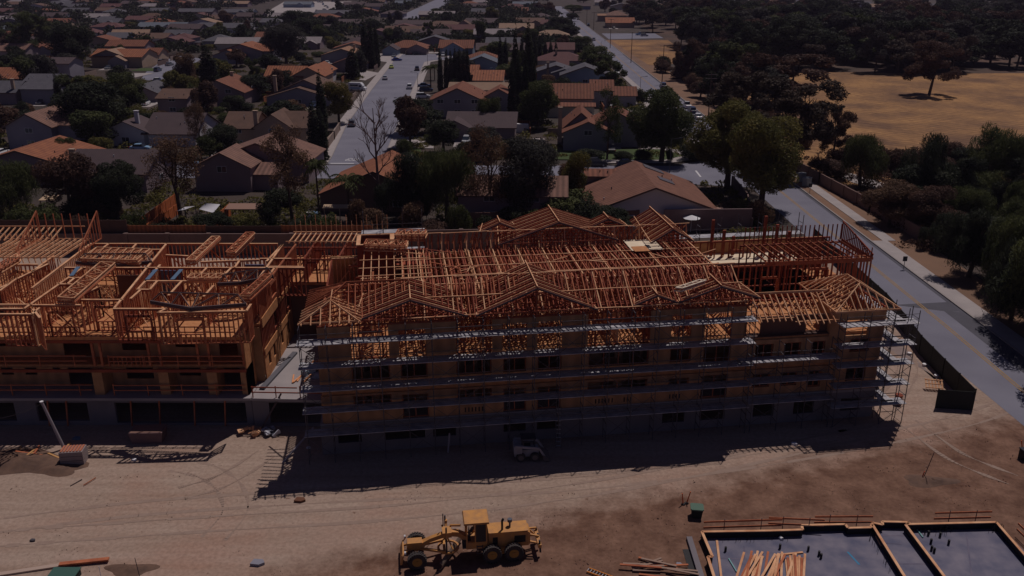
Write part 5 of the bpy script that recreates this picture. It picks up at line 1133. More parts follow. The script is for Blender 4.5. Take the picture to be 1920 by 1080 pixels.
# clipped hedges by the corner lawn
for px, py, wp, h, lb in ((1105, 296, 60, 1.8, 'dark clipped hedge in front of the stepped gables'), (1170, 298, 40, 1.6, 'clipped hedge left of the corner lawn'), (1205, 300, 36, 2.2, 'rounded dark hedge at the trunk of the lawn tree'), (1255, 303, 16, 2.6, 'small round bush on the corner lawn'), (1255, 272, 60, 2.2, 'long dark hedge behind the corner lawn')):
    g = G(px, py); tree('bush_dark', g.x, g.y, h, wp / pxm(g), lb)
# more trees between the houses, individually placed
def clear(x, y, r):
    if ll(y) - 4 < x < rr(y) + 3: return False
    if 166 < y < 186: return False
    if 180 < y < 430 and -56 < x < -24: return False
    if 320 < y < 425 and -165 < x < -118: return False
    if 640 < y < 1100 and -92 < x < -64: return False
    if 700 < y < 1020 and -260 < x < -150: return False
    for hx, hy, hw, hd in HOUSES:
        if abs(x - hx) < hw + r * .3 and hy - hd - 12 < y < hy + hd + r * .5: return False
    return True
rt = random.Random(31); kinds = ['far_green', 'far_dark', 'far_olive', 'far_redbrown', 'far_dark2', 'fareuc_green', 'far_grey']; n = 0
while n < 240:
    y = 200 * (1400 / 200) ** (rt.random() ** .9); hw_ = y * .60; x = rt.uniform(-hw_, min(ll(y) - 5, hw_) if y < 560 else hw_)
    if not clear(x, y, 4): continue
    w_ = rt.uniform(5, 11); k = rt.choice(kinds)
    tree(k if k != 'far_dark2' else 'far_dark', x, y, rt.uniform(6, 12), w_, 'dark leafy garden tree among the suburban houses', 'garden trees among the houses'); n += 1
n = 0
while n < 290:
    y = 136 * (900 / 136) ** (rt.random() ** .8); x = rt.uniform(-y * .6, min(ll(y) - 4, y * .6))
    if not clear(x, y, 1): continue
    w_ = rt.uniform(3.5, 8); tree(rt.choice(['bush_green', 'bush_dark', 'bush_brown', 'bush_olive']), x, y, rt.uniform(1.8, 4.4), w_, 'dark garden shrub in the yards between the houses', 'garden shrubs among the houses'); n += 1
def scatter_stuff(name, label, cells, size, m, seed, per):
    r = np.random.default_rng(seed); c = np.repeat(np.array(cells, float), per, axis=0); n = len(c); d = r.normal(size=(n, 3)); d /= np.linalg.norm(d, axis=1)[:, None]; d[:, 2] = abs(d[:, 2])
    p = c[:, :3] + d * c[:, 3:6] * (.6 + .4 * r.random((n, 1))); t = r.normal(size=(n, 3)); t /= np.linalg.norm(t, axis=1)[:, None]; b = np.cross(t, r.normal(size=(n, 3))); b /= np.linalg.norm(b, axis=1)[:, None]
    s_ = (size * c[:, 6] * (.6 + .8 * r.random(n)))[:, None]; t *= s_; b *= s_ * .6; v = np.stack([p - t, p - b, p + t, p + b], 1).reshape(-1, 3)
    me = bpy.data.meshes.new(name); me.vertices.add(4 * n); me.vertices.foreach_set('co', v.ravel()); me.loops.add(4 * n); me.loops.foreach_set('vertex_index', np.arange(4 * n)); me.polygons.add(n)
    me.polygons.foreach_set('loop_start', np.arange(n) * 4); me.update(calc_edges=True); me.materials.append(m); o = bpy.data.objects.new(name, me); C.objects.link(o); tag(o, label, 'foliage', kind='stuff')
cells = []
while len(cells) < 950:
    y = 420 * (1500 / 420) ** rt.random(); x = rt.uniform(-y * .6, y * .6)
    if not clear(x, y, 2) or (x > ll(y) and x > 0): continue
    h = rt.uniform(3, 8); w_ = rt.uniform(3, 6) * (1 + y / 1500); cells.append((x, y, h * .25, w_, w_, h * .8, 1 + y / 900))
scatter_stuff('distant_foliage', 'dark massed garden foliage between the farthest rows of houses', cells, .55, LM['dark'], 5, 110)
cells = []
while len(cells) < 1500:
    y = 124 * (430 / 124) ** rt.random(); x = rt.uniform(-y * .6, ll(y) - 4)
    if not clear(x, y, 0): continue
    cells.append((x, y, 0, rt.uniform(.8, 2.4), rt.uniform(.8, 2.4), rt.uniform(.4, 1.8), 1 + y / 400))
scatter_stuff('ground_cover', 'low dark planting in the yards behind the fences and houses', cells, .16, LM['olive'], 6, 90)
cells = []
for k in range(420):
    px, py = rt.uniform(1500, 1960), rt.uniform(290, 470); g = G(px, py)
    if g.x < rr(g.y) + (7.5 if g.y > 126 else 4): continue
    cells.append((g.x, g.y, 0, rt.uniform(1, 3), rt.uniform(1, 3), rt.uniform(.5, 2.2), 1.3))
scatter_stuff('roadside_brush', 'purplish brown dry brush between the reddish wall and the field', cells, .16, LM['redbrown'], 7, 110)
# wood beyond the dry field: single trees, nearly alike
n = 0
while n < 285:
    px = rt.uniform(1190, 1990); py = rt.uniform(14, 205) ** 1.0
    g = G(px, py); x, y = g.x, g.y
    if x < rr(y) + 14 or (y < 346 + 10 * math.sin(x / 15) and x > 84) or (y > 1300): continue
    if y < 346 and not (60 < x < 84 and 230 < y): continue
    if 57 < x < 86 and 305 < y < 505: continue
    if 500 < y < 550 and x < 112: continue
    if rt.random() < .35 and y > 600: continue
    tree(rt.choice(['fareuc_redbrown', 'fareuc_euc', 'fareuc_dark', 'fareuc_green', 'far_dark', 'fareuc_dark', 'fareuc_grey']), x, y, rt.uniform(11, 21), rt.uniform(12, 22), 'dark reddish eucalyptus in the wood beyond the dry field', 'eucalyptus wood beyond the dry field'); n += 1
for i in range(26):
    px, py = rt.uniform(1225, 1420), rt.uniform(120, 250); g = G(px, py)
    if g.x < rr(g.y) + 12 or g.x > 84: continue
    tree(rt.choice(['fareuc_euc', 'fareuc_redbrown', 'fareuc_dark']), g.x, g.y, rt.uniform(8, 15), rt.uniform(8, 12), 'dark eucalyptus in the belt between the long road and the dry field', 'eucalyptus belt beside the long road')
for i in range(13):
    px = 1550 + i * 29; py = rt.uniform(298, 335); g = G(px, py); tree(rt.choice(['pepper_green', 'broad_dark', 'broad_redbrown', 'bush_redbrown']), g.x, g.y, rt.uniform(3, 7), rt.uniform(6, 10), 'dark tree in the hem along the near edge of the dry field', 'trees along the near field edge')
for i in range(44):
    px, py = rt.uniform(1620, 1990), rt.uniform(395, 640); g = G(px, py)
    if g.x < rr(g.y) + 9.5: continue
    tree(rt.choice(['pepper_dark', 'pepper_green', 'broad_dark']), g.x, g.y, rt.uniform(5, 9), rt.uniform(7, 10), 'dark foliage tree in the roadside thicket at right', 'roadside thicket trees')
for i in range(34):
    y = rt.uniform(195, 372); x = rr(y) + rt.uniform(5, 15); tree(rt.choice(['bush_redbrown', 'bush_dark', 'broad_redbrown', 'bush_brown']), x, y, rt.uniform(2.5, 5.5), rt.uniform(4, 7), 'dark brush tree along the verge of the long road', 'brush along the long road')
# ------------------------------------------------------------------ cars
def wheel(parent, x, y, r=.33, w_=.22, rim=None):
    s = 1 if y > 0 else -1
    t = MB().cyl((x, y - w_/2, r), (x, y + w_/2, r), r, n=14).build('wheel', tyre, parent)
    MB().cyl((x, y + s * w_/2 * .98, r), (x, y + s * (w_/2 + .02), r), r * .6, n=10).build('rim', rim or mat('rim', (.35, .35, .37), rough=.4, metal=.5), t); return t
def loft(mb, secs):
    """secs: list of (x, [(y,z)...]) rings with the same count"""
    i0 = len(mb.v); n = len(secs[0][1])
    for x, ring in secs: mb.v += [(x, y, z) for y, z in ring]
    for k in range(len(secs) - 1):
        for j in range(n): a = i0 + k * n; mb.f.append((a + j, a + (j + 1) % n, a + n + (j + 1) % n, a + n + j))
    mb.f.append(tuple(range(i0 + n - 1, i0 - 1, -1))); mb.f.append(tuple(range(i0 + (len(secs) - 1) * n, i0 + len(secs) * n))); return mb
def paint(c): return mat('paint_' + c, {'white': (.72, .73, .75), 'black': (.02, .02, .025), 'grey': (.13, .14, .16), 'silver': (.42, .43, .46), 'blue': (.015, .05, .35), 'navy': (.03, .05, .11), 'lime': (.55, .65, .10), 'red': (.45, .03, .03), 'sky': (.25, .42, .62)}[c], rough=.35, spec=.5, coat=.4)
def car(px, py, yaw, kind, c, label, group=None, L=None, z=0, at=None):
    g = Vector(at) if at else G(px, py); o = thing('van' if kind == 'van' else 'pickup_truck' if kind == 'pickup' else 'car', label, {'van': 'van', 'pickup': 'pickup truck'}.get(kind, 'car'), (g.x, g.y, z), R(yaw), group)
    ring = lambda w_, z0, z1, k=.9: [(-w_, z0), (w_, z0), (w_, (z0 + z1) * .55), (w_ * k, z1), (-w_ * k, z1), (-w_, (z0 + z1) * .55)]
    b = MB(); gl = MB()
    if kind == 'van':
        loft(b, [(-2.9, ring(.92, .35, 2.55)), (-2.8, ring(1.0, .3, 2.7)), (1.3, ring(1.0, .3, 2.7)), (1.9, ring(.97, .3, 2.1)), (2.3, ring(.97, .3, 1.35)), (2.9, ring(.9, .35, 1.0))])
        for s in (-1, 1): gl.box(-.2 + 1.0, 1.7, s * .985 - .02, s * .985 + .02, 1.35, 1.95); gl.box(-2.3, .5, s * .985 - .015, s * .985 + .02, 1.5, 2.1)
        gl.quad((1.93, -.8, 2.02), (2.28, -.85, 1.4), (2.28, .85, 1.4), (1.93, .8, 2.02)); wb = 1.85; hl = (2.9, .8)
        body = b.build('body', paint(c), o); MB().box(-2.2, 1.2, -1.012, -1.004, .75, 1.25).build('stripe', paint('sky'), body)
    else:
        h = {'sedan': 1.42, 'suv': 1.75, 'pickup': 1.8}[kind]; bh = {'sedan': .88, 'suv': 1.05, 'pickup': 1.1}[kind]; e = .1
        loft(b, [(-2.3, ring(.78, .38, bh - .1)), (-2.15, ring(.88, .28, bh)), (-1.5, ring(.9, .22, bh)), (1.2, ring(.9, .22, bh)), (2.0, ring(.87, .25, bh - .14)), (2.3, ring(.74, .35, bh - .28))])
        if kind == 'sedan': cab = [(-1.75, .68, bh), (-1.15, .66, h - .03), (.25, .66, h), (1.15, .74, bh)]
        elif kind == 'suv': cab = [(-2.15, .74, bh), (-1.95, .70, h - .05), (.35, .70, h), (1.2, .78, bh)]
        else: cab = [(-.55, .76, bh), (-.35, .72, h), (.65, .72, h), (1.35, .78, bh)]
        cb = MB(); loft(cb, [(x, [(-w_, bh - .05), (w_, bh - .05), (w_ * .98, zz + .001), (-w_ * .98, zz + .001)]) for x, w_, zz in cab])
        body = b.build('body', paint(c), o); cb.build('windows', glass, o)
        rx0, rx1 = cab[1][0], cab[2][0]; MB().hexa([(rx0 - .02, -.68, h - .08), (rx1 + .04, -.68, h - .04), (rx1 + .04, .68, h - .04), (rx0 - .02, .68, h - .08), (rx0 + .05, -.62, h + .01), (rx1 - .05, -.62, h + .035), (rx1 - .05, .62, h + .035), (rx0 + .05, .62, h + .01)]).build('roof', paint(c), body)
        if kind == 'pickup': MB().box(-2.1, -.65, -.72, .72, bh - .02, bh + .012).build('cargo_bed', dark, body)
        wb = 1.38; hl = (2.24, .6)
    if gl.v: gl.build('windows', glass, o)
    for s in (-1, 1):
        MB().box(hl[0] - .12, hl[0] + .03, s * hl[1] - .17, s * hl[1] + .17, .55 if kind != 'van' else .75, .72 if kind != 'van' else .95).build('headlight', mat('lamp_glass', (.6, .6, .62), rough=.2), o)
        MB().box(-2.32 if kind != 'van' else -2.93, -2.2 if kind != 'van' else -2.85, s * .68 - .14, s * .68 + .14, .7, .86).build('tail_light', red, o)
    for x in (-wb, wb):
        for s in (-1, 1): wheel(o, x, s * .84 if kind != 'van' else s * .93)
    return o
ST = 97; RD = 91
car(660, 236, ST, 'suv', 'grey', 'dark grey car parked by the left kerb beside the beige garden wall'); car(754, 197, ST + 180, 'sedan', 'silver', 'silver car driving down the middle of the cul-de-sac street')
car(768, 166, ST, 'suv', 'white', 'white car parked by the right kerb of the cul-de-sac street'); car(722, 149, ST, 'sedan', 'silver', 'pale grey car parked at the left kerb below the lime one')
car(734, 128, ST, 'sedan', 'lime', 'lime green car at the left kerb of the cul-de-sac'); car(744, 114, 20, 'sedan', 'blue', 'bright blue car parked at the head of the cul-de-sac')
car(782, 132, ST, 'suv', 'black', 'black car parked by the right kerb near the palms'); car(780, 103, 10, 'sedan', 'black', 'black car in the driveway at the head of the cul-de-sac')
car(671, 170, -12, 'van', 'white', 'white van with a blue stripe in the driveway left of the street')
car(796, 163, 8, 'sedan', 'navy', 'dark blue car in the driveway behind the right street lamp'); car(799, 171, 5, 'suv', 'navy', 'navy car just below the other dark blue driveway car'); car(793, 184, 8, 'suv', 'white', 'white car in the driveway beside the dark bushy tree')
car(772, 229, 5, 'suv', 'sky', 'pale blue car in the driveway above the dark parked car'); car(768, 240, 5, 'sedan', 'black', 'black car between the pale blue and the white driveway cars'); car(769, 251, 5, 'sedan', 'white', 'white car in the lowest driveway of the street')
car(296, 134, ST - 8, 'suv', 'navy', 'dark blue car in the left cul-de-sac'); car(297, 153, 12, 'sedan', 'white', 'white car across the mouth of the left cul-de-sac'); car(303, 119, 20, 'suv', 'silver', 'silver car beside the dark one on the left cul-de-sac driveway'); car(291, 119, 20, 'sedan', 'black', 'black car on the left cul-de-sac driveway'); car(318, 123, 80, 'sedan', 'grey', 'grey car at the right side of the left cul-de-sac'); car(364, 88, 30, 'suv', 'black', 'black car at the end of the left cul-de-sac')
car(1113, 76, RD, 'suv', 'silver', 'silver topped car driving away along the long road'); car(1156, 139, RD + 180, 'pickup', 'white', 'white car parked at the left edge of the long road'); car(1162, 173, 150, 'suv', 'white', 'white car in the driveway beside the rust roofed house'); car(1160, 180, 160, 'sedan', 'red', 'red car in the driveway just below the white one')
car(1243, 164, RD, 'suv', 'navy', 'dark car with bright roof at the right kerb of the long road'); car(1288, 202, RD, 'pickup', 'white', 'white car first in the line parked at the right kerb'); car(1297, 211, RD, 'suv', 'navy', 'dark car in the middle of the parked line at the right kerb'); car(1308, 222, RD, 'sedan', 'white', 'white car last and nearest in the parked line at the right kerb')
car(1084, 37, RD, 'sedan', 'black', 'black car at the right kerb far up the long road'); car(1056, 16, RD, 'sedan', 'navy', 'dark car at the farthest bend of the long road'); car(1103, 49, RD, 'suv', 'navy', 'dark blue car at the right kerb beyond the utility pole')
car(1199, 66, 10, 'pickup', 'sky', 'pale blue truck on the side street by the dry lot'); car(1208, 68, 5, 'suv', 'silver', 'silver car right of the pale blue truck'); car(1118, 311, 2, 'suv', 'black', 'black car parked on the cross street left of its neighbour'); car(1176, 311, 2, 'sedan', 'navy', 'dark blue car parked on the cross street behind the parapet')
car(1245, 262, 10, 'sedan', 'red', 'red car glimpsed behind the corner lawn tree'); car(1229, 268, 10, 'suv', 'white', 'white car glimpsed behind the corner lawn tree'); car(82, 280, 5, 'sedan', 'red', 'red car in front of the double garage at left'); car(264, 281, 2, 'sedan', 'sky', 'pale blue car in front of the white chimney house')
for i in range(24): car(rt.uniform(592, 632), rt.uniform(1, 30), rt.choice([5, 90, 95]), rt.choice(['sedan', 'suv', 'pickup']), ('white', 'silver', 'white', 'sky', 'navy')[i % 5], ('distant white vehicle in the crowded far car park', 'distant silver vehicle in the crowded far car park', 'distant white vehicle in the crowded far car park', 'distant pale blue vehicle in the crowded far car park', 'distant dark blue vehicle in the crowded far car park')[i % 5], ('white vehicles', 'silver vehicles', 'white vehicles', 'pale blue vehicles', 'dark blue vehicles')[i % 5] + ' in the far car park')
car(1352, 62, 5, 'van', 'white', 'white van glimpsed through the eucalyptus wood')

cc = 0
for hx, hy, hw, hd in HOUSES[7:90]:
    if hy < 200 or hy > 700 or not rt.random() < .8: continue
    x = hx + rt.choice([-1, 1]) * rt.uniform(2, hw * .7); y0 = hy - hd
    if ll(y0) - 5 < x < rr(y0) + 3: continue
    sheet('driveway', [(x - 2.8, y0 - 9), (x + 2.8, y0 - 9), (x + 2.8, y0 + 1), (x - 2.8, y0 + 1)], .02, walkm)
    car(0, 0, 90 + rt.uniform(-4, 4) + 180 * (cc % 2), ('sedan', 'suv', 'pickup')[cc % 3], ('white', 'silver', 'black', 'grey', 'white', 'navy')[cc % 6], '%s %s standing on a driveway between the suburban houses' % (('white', 'silver', 'black', 'grey', 'white', 'navy')[cc % 6], ('saloon car', 'tall car', 'pickup truck')[cc % 3]), '%s %s on the driveways' % (('white', 'silver', 'black', 'grey', 'white', 'navy')[cc % 6], ('saloon cars', 'tall cars', 'pickup trucks')[cc % 3]), at=(x, y0 - 5, 0)); cc += 1
gw = 0
for hx, hy, hw, hd in HOUSES[7:60]:
    if hy > 520: continue
    a, b = (hx - hw - 2.5, hy + hd + 1.5), (hx + hw + 2.5, hy + hd + 1.5)
    if b[0] > ll(hy) - 3 and a[0] < rr(hy): continue
    fence_run('garden_wall', [a, b, (b[0], hy - 2)], 1.8, (beige, blockw, fencew)[gw % 3], ('beige', 'dark red', 'brown board')[gw % 3] + ' garden wall behind one of the suburban houses', 'wall', .18, 6, posts=False)['group'] = ('beige', 'dark red', 'brown board')[gw % 3] + ' garden walls between the lots'; gw += 1
# ------------------------------------------------------------------ poles and lamps
def pole(px, py, ty, label, arms=1, r=.16):
    g = G(px, py); h = ZY(ty, g.y); o = thing('utility_pole', label, 'utility pole', (g.x, g.y, 0)); MB().cyl((0, 0, -.05), (0, 0, h), r, r * .65, 8).build('pole', mat('pole_wood', (.09, .055, .045)), o)
    for k in range(arms):
        z = h - .4 - k * 1.0; MB().bar((-1.5, 0, z), (1.5, 0, z), .12, .14).build('crossarm', mat('crossarm', (.16, .13, .13)), o)
    return o
pole(1144, 90, 35, 'thin utility pole left of the dry lot by the far right kerb'); pole(1113, 57, 22, 'utility pole at the far right kerb near the dark cars'); pole(1183, 118, 60, 'tall utility pole standing in front of the dry lot'); pole(1241, 158, 84, 'utility pole at the kerb left of the roadside trees'); pole(1100, 46, 18, 'farthest thin utility pole near the far tree clump')
pole(1327, 232, 137, 'tall pole with two stacked crossarms between the dark eucalyptus trees', 2)
def lamp(px, py, ty, label, side=1):
    g = G(px, py); h = ZY(ty, g.y); o = thing('street_lamp', label, 'street lamp', (g.x, g.y, .1)); MB().cyl((0, 0, 0), (0, 0, h), .08, .05, 7).build('pole', steel, o); m_ = MB(); m_.bar((0, 0, h), (side * 1.8, 0, h + .25), .07); m_.build('arm', steel, o); MB().box(min(side*1.5, side*2.2), max(side*1.5, side*2.2), -.12, .12, h + .18, h + .32).build('lamp_head', dark, o)
lamp(757, 238, 186, 'street lamp on the right pavement of the cul-de-sac street near the driveways', -1); lamp(784, 180, 137, 'street lamp on the right pavement beside the short palm', -1); lamp(802, 122, 95, 'street lamp at the head of the cul-de-sac', -1); lamp(1200, 176, 145, 'street lamp on the left pavement of the long road', 1)
lamp(1127, 88, 78, 'short street lamp at the far bend of the long road', 1); lamp(1255, 325, 262, 'street lamp on the corner lawn', 1)
def small_sign(px, py, ty, label, m=None, head=True):
    g = G(px, py); h = ZY(ty, g.y); o = thing('road_sign', label, 'sign', (g.x, g.y, .1)); MB().cyl((0, 0, 0), (0, 0, h), .04, n=6).build('post', steel, o)
    if head: MB().prism([(-.3, -.03), (.3, -.03), (.3, .03), (-.3, .03)], h - .7, h).build('panel', m or dark, o)
small_sign(1308, 293, 255, 'thin sign post at the rounded street corner', dark); small_sign(1694, 505, 482, 'small sign post on the sunlit pavement', dark); small_sign(1518, 362, 345, 'sign post beside the grey utility cabinets', dark)
g = G(1317, 302); o = thing('stop_sign', 'red sign at the corner half hidden by the twin trees', 'sign', (g.x, g.y, .1)); MB().cyl((0, 0, 0), (0, 0, 2), .04, n=6).build('post', steel, o)
mb = MB(); mb.v = [(.42 * math.cos(R(22.5 + 45 * k)), -.02 - .04 * j, 2.2 + .42 * math.sin(R(22.5 + 45 * k))) for j in (0, 1) for k in range(8)]; mb.f = [tuple(range(8)), tuple(range(15, 7, -1))] + [(k, (k + 1) % 8, 8 + (k + 1) % 8, 8 + k) for k in range(8)]; mb.build('panel', red, o)
for i, (px, py, lb) in enumerate(((1502, 340, 'grey utility cabinet nearer the wall'), (1512, 349, 'grey utility cabinet nearer the kerb'))):
    g = G(px, py); o = thing('utility_cabinet', lb + ' at the road verge', 'utility cabinet', (g.x, g.y, .08), R(40)); MB().box(-.8, .8, -.5, .5, 0, 1.5).build('body', mat('cabinet_grey', (.30, .32, .33)), o); MB().box(-.86, .86, -.56, .56, 1.5, 1.6).build('lid', mat('cabinet_grey', (.3, .32, .33)), o)

# ------------------------------------------------------------------ motor grader
p0, p1 = G(960, 1050), G(793, 1064); yaw = math.atan2(p1.y - p0.y, p1.x - p0.x)
gr = thing('motor_grader', 'yellow motor grader with boxy cab parked on the dirt', 'motor grader', (p0.x, p0.y + 1.0, 0), yaw)
hub = mat('hub_yellow', (.40, .22, .05)); seatm = mat('seat', (.05, .05, .06)); cabg = mat('cab_dark', (.03, .032, .04), rough=.3)
def gwheel(x, y, r=.68, w_=.42):
    s = 1 if y > 0 else -1; t = MB(); n = 22
    t.cyl((x, y - w_/2 + .05, r), (x, y + w_/2 - .05, r), r * .95, n=22)
    for k in range(n):
        a = 2 * math.pi * k / n; c = Vector((x + r * .93 * math.cos(a), y, r + r * .93 * math.sin(a))); d = Vector((math.cos(a), 0, math.sin(a))); u = Vector((-math.sin(a), 0, math.cos(a)))
        for sd in (-1, 1): t.bar(c + Vector((0, sd * w_ * .12, 0)) + u * .04 * sd, c + Vector((0, sd * w_ / 2, 0)) - u * .05 * sd, .10, .12)
    o = t.build('wheel', tyre, gr); MB().cyl((x, y + s * (w_/2 - .12), r), (x, y + s * (w_/2 - .01), r), r * .55, r * .5, 16).build('rim', hub, o); MB().cyl((x, y + s * (w_/2 - .02), r), (x, y + s * (w_/2 + .05), r), .14, n=10).build('hub_cap', hub, o)
for y in (-1, 1): gwheel(0, y * 1.02); gwheel(1.55, y * 1.02); gwheel(6.85, y * 1.12)
for s in (-1, 1): MB().box(-.35, 1.95, s * .78 - .1, s * .78 + .1, .5, .95).build('tandem_case', yellow, gr)
mb = MB(); loft(mb, [(-1.25, [(-.52, .95), (.52, .95), (.52, 1.85), (-.52, 1.85)]), (-1.1, [(-.58, .85), (.58, .85), (.58, 2.0), (-.58, 2.0)]), (1.75, [(-.6, .85), (.6, .85), (.6, 2.15), (-.6, 2.15)])]); bonnet = mb.build('engine_hood', yellow, gr)
MB().box(-1.1, 1.7, -.62, .62, 2.09, 2.14).build('hood_top', yellow, bonnet)
for s in (-1, 1):
    MB().box(-.9, -.1, s * .612 - .02, s * .612 + .02, 1.2, 1.75).build('grille', black, bonnet); MB().box(1.1, 1.45, s * .612 - .02, s * .612 + .02, 1.15, 1.75).build('grille', black, bonnet)
mb = MB(); mb.cyl((.75, .3, 2.1), (.75, .3, 2.9), .08, n=10); mb.bar((.75, .3, 2.88), (.66, .3, 3.05), .14); mb.build('exhaust_pipe', black, gr)
mb = MB(); mb.cyl((.15, -.1, 2.1), (.15, -.1, 2.5), .07, n=10); mb.cyl((.15, -.1, 2.5), (.15, -.1, 2.72), .17, n=12); mb.build('air_intake', mat('intake', (.12, .13, .16)), gr)
# cab
x0, x1, hw = 1.85, 3.35, .72
mb = MB(); mb.box(x0, x1, -hw, hw, 1.0, 1.45); cabin = mb.build('cab', yellow, gr)
mb = MB()
for x in (x0 + .05, (x0 + x1) / 2 + .1, x1 - .05):
    for s in (-1, 1): mb.bar((x, s * (hw - .05), 1.4), (x, s * (hw - .05), 3.1), .09)
for s in (-1, 1): mb.bar((x0, s * (hw - .05), 1.5), (x1, s * (hw - .05), 1.5), .08)
mb.build('cab_post', yellow, cabin)
MB().hexa([(x0 - .14, -hw - .14, 3.1), (x1 + .16, -hw - .14, 3.1), (x1 + .16, hw + .14, 3.1), (x0 - .14, hw + .14, 3.1), (x0 - .1, -hw - .1, 3.22), (x1 + .1, -hw - .1, 3.22), (x1 + .1, hw + .1, 3.22), (x0 - .1, hw + .1, 3.22)]).build('cab_roof', yellow, cabin)
MB().box(x0 + .08, x0 + .8, hw - .08, hw - .05, 1.5, 3.08).build('door', cabg, cabin); MB().box(x0 + .02, x0 + .05, -hw + .1, hw - .1, 1.5, 3.05).build('rear_window', cabg, cabin)
mb = MB(); mb.box(x0 + .3, x0 + .8, -.28, .28, 1.46, 1.72); mb.hexa([(x0 + .22, -.26, 1.7), (x0 + .34, -.26, 1.7), (x0 + .34, .26, 1.7), (x0 + .22, .26, 1.7), (x0 + .12, -.22, 2.4), (x0 + .24, -.22, 2.4), (x0 + .24, .22, 2.4), (x0 + .12, .22, 2.4)]); mb.build('seat', seatm, cabin)
mb = MB(); mb.bar((x1 - .15, 0, 1.45), (x1 - .45, 0, 2.15), .1); mb.cyl((x1 - .48, 0, 2.14), (x1 - .43, 0, 2.18), .22, n=12)
for k in range(-3, 4): mb.bar((x1 - .2, k * .12, 1.6), (x1 - .28, k * .12, 2.2), .03)
mb.build('controls', steel, cabin)
# frame, nose, circle, moldboard
mb = MB(); prof = [(3.3, 1.35, 1.75, .3), (3.9, 1.75, 2.15, .2), (4.6, 1.85, 2.2, .17), (5.9, 1.45, 1.75, .17), (6.4, 1.1, 1.5, .22), (7.45, .95, 1.38, .26), (7.55, .8, 1.25, .28)]
loft(mb, [(x, [(-w_, a), (w_, a), (w_, b), (-w_, b)]) for x, a, b, w_ in prof]); mb.build('main_frame', yellow, gr)
mb = MB(); mb.box(3.0, 3.6, -.35, .35, .8, 1.5); mb.build('articulation_joint', dark, gr)
mb = MB(); mb.box(6.45, 7.5, -.32, .32, 1.36, 1.6); mb.build('nose_box', yellow, gr)
mb = MB(); mb.bar((6.85, -.8, .68), (6.85, .8, .68), .16); mb.bar((6.85, 0, .68), (6.85, 0, 1.4), .3); mb.bar((6.85, -.7, 1.0), (6.85, .7, 1.0), .08); mb.build('front_axle', yellow, gr)
mb = MB(); mb.hexa([(7.9, -1.0, .35), (8.05, -1.0, .35), (8.05, 1.0, .35), (7.9, 1.0, .35), (7.75, -.95, 1.05), (7.85, -.95, 1.05), (7.85, .95, 1.05), (7.75, .95, 1.05)]); mb.bar((7.45, -.3, 1.1), (7.9, -.6, .8), .12); mb.bar((7.45, .3, 1.1), (7.9, .6, .8), .12); mb.bar((7.55, -.85, 1.35), (7.8, -.85, 1.0), .06); mb.bar((7.55, .85, 1.35), (7.8, .85, 1.0), .06); mb.build('front_push_block', yellow, gr)
for s in (-1, 1): MB().cyl((7.6, s * .95, 1.3), (7.72, s * .95, 1.3), .13, n=10).build('headlight', white, gr)
mb = MB(); mb.bar((7.2, 0, 1.05), (4.9, -.7, .95), .16); mb.bar((7.2, 0, 1.05), (4.9, .7, .95), .16); mb.bar((4.9, -.75, .95), (4.9, .75, .95), .18); mb.build('drawbar', yellow, gr)
mb = MB(); n = 20
for k in range(n):
    a, b = 2 * math.pi * k / n, 2 * math.pi * (k + 1) / n; mb.bar((4.6 + .72 * math.cos(a), .72 * math.sin(a), .82), (4.6 + .72 * math.cos(b), .72 * math.sin(b), .82), .14, .12)
mb.build('blade_circle', yellow, gr)
mb = MB(); an = R(62); ux, uy = math.cos(an), math.sin(an)
for k in range(5):
    t0, t1 = -.9 + .36 * k, -.9 + .36 * (k + 1); c = lambda t: (4.5 + .14 * (1 - t * t) * -1.6, .05 + .33 * (t + 1)); (xa, za), (xb, zb) = c(t0), c(t1)
    i = len(mb.v); q = []
    for th_ in (0, .05):
        q += [(xa - uy * 0 + ux * -1.75 + th_, uy * -1.75, za), (xa + ux * 1.75 + th_, uy * 1.75, za), (xb + ux * 1.75 + th_, uy * 1.75, zb), (xb + ux * -1.75 + th_, uy * -1.75, zb)]
    mb.hexa(q)
mb.build('moldboard', mat('blade_steel', (.20, .15, .12), rough=.5, metal=.4), gr)
mb = MB(); mb.box(4.35, 5.0, -.42, .42, 1.9, 2.3)
for s in (-1, 1): mb.bar((4.7, s * .35, 2.1), (4.7, s * .75, 2.45), .16); mb.bar((4.7, s * .75, 2.1), (4.7, s * .75, 2.6), .2)
mb.build('lift_saddle', yellow, gr)
for s in (-1, 1): MB().cyl((4.75, s * .78, .9), (4.75, s * .78, 2.95 if s < 0 else 3.0), .065, n=10).build('lift_cylinder', dark if s > 0 else steel, gr)
mb = MB(); mb.cyl((5.0, -.6, 2.3), (4.3, .7, 1.1), .06, n=8); mb.cyl((4.4, -.4, 2.35), (3.7, -.1, 2.5), .09, n=8); mb.build('side_cylinder', yellow, gr)
mb = MB(); mb.bar((4.9, -.5, 2.3), (4.9, -.5, 3.3), .07); mb.build('mast', steel, gr)
mb = MB()                                                     # rear ripper
for z in (1.0, 1.6): mb.bar((-1.2, -.35, z), (-1.85, -.5, z - .1), .12); mb.bar((-1.2, .35, z), (-1.85, .5, z - .1), .12)
mb.box(-2.0, -1.75, -1.0, 1.0, .85, 1.1); mb.bar((-1.25, 0, 1.75), (-1.8, 0, 1.1), .12)
mb.build('ripper_frame', yellow, gr)
for y in (-.8, 0, .8): mb = MB(); mb.bar((-1.88, y, 1.35), (-1.95, y, .35), .12, .16); mb.build('ripper_shank', dark, gr)
mb = MB()
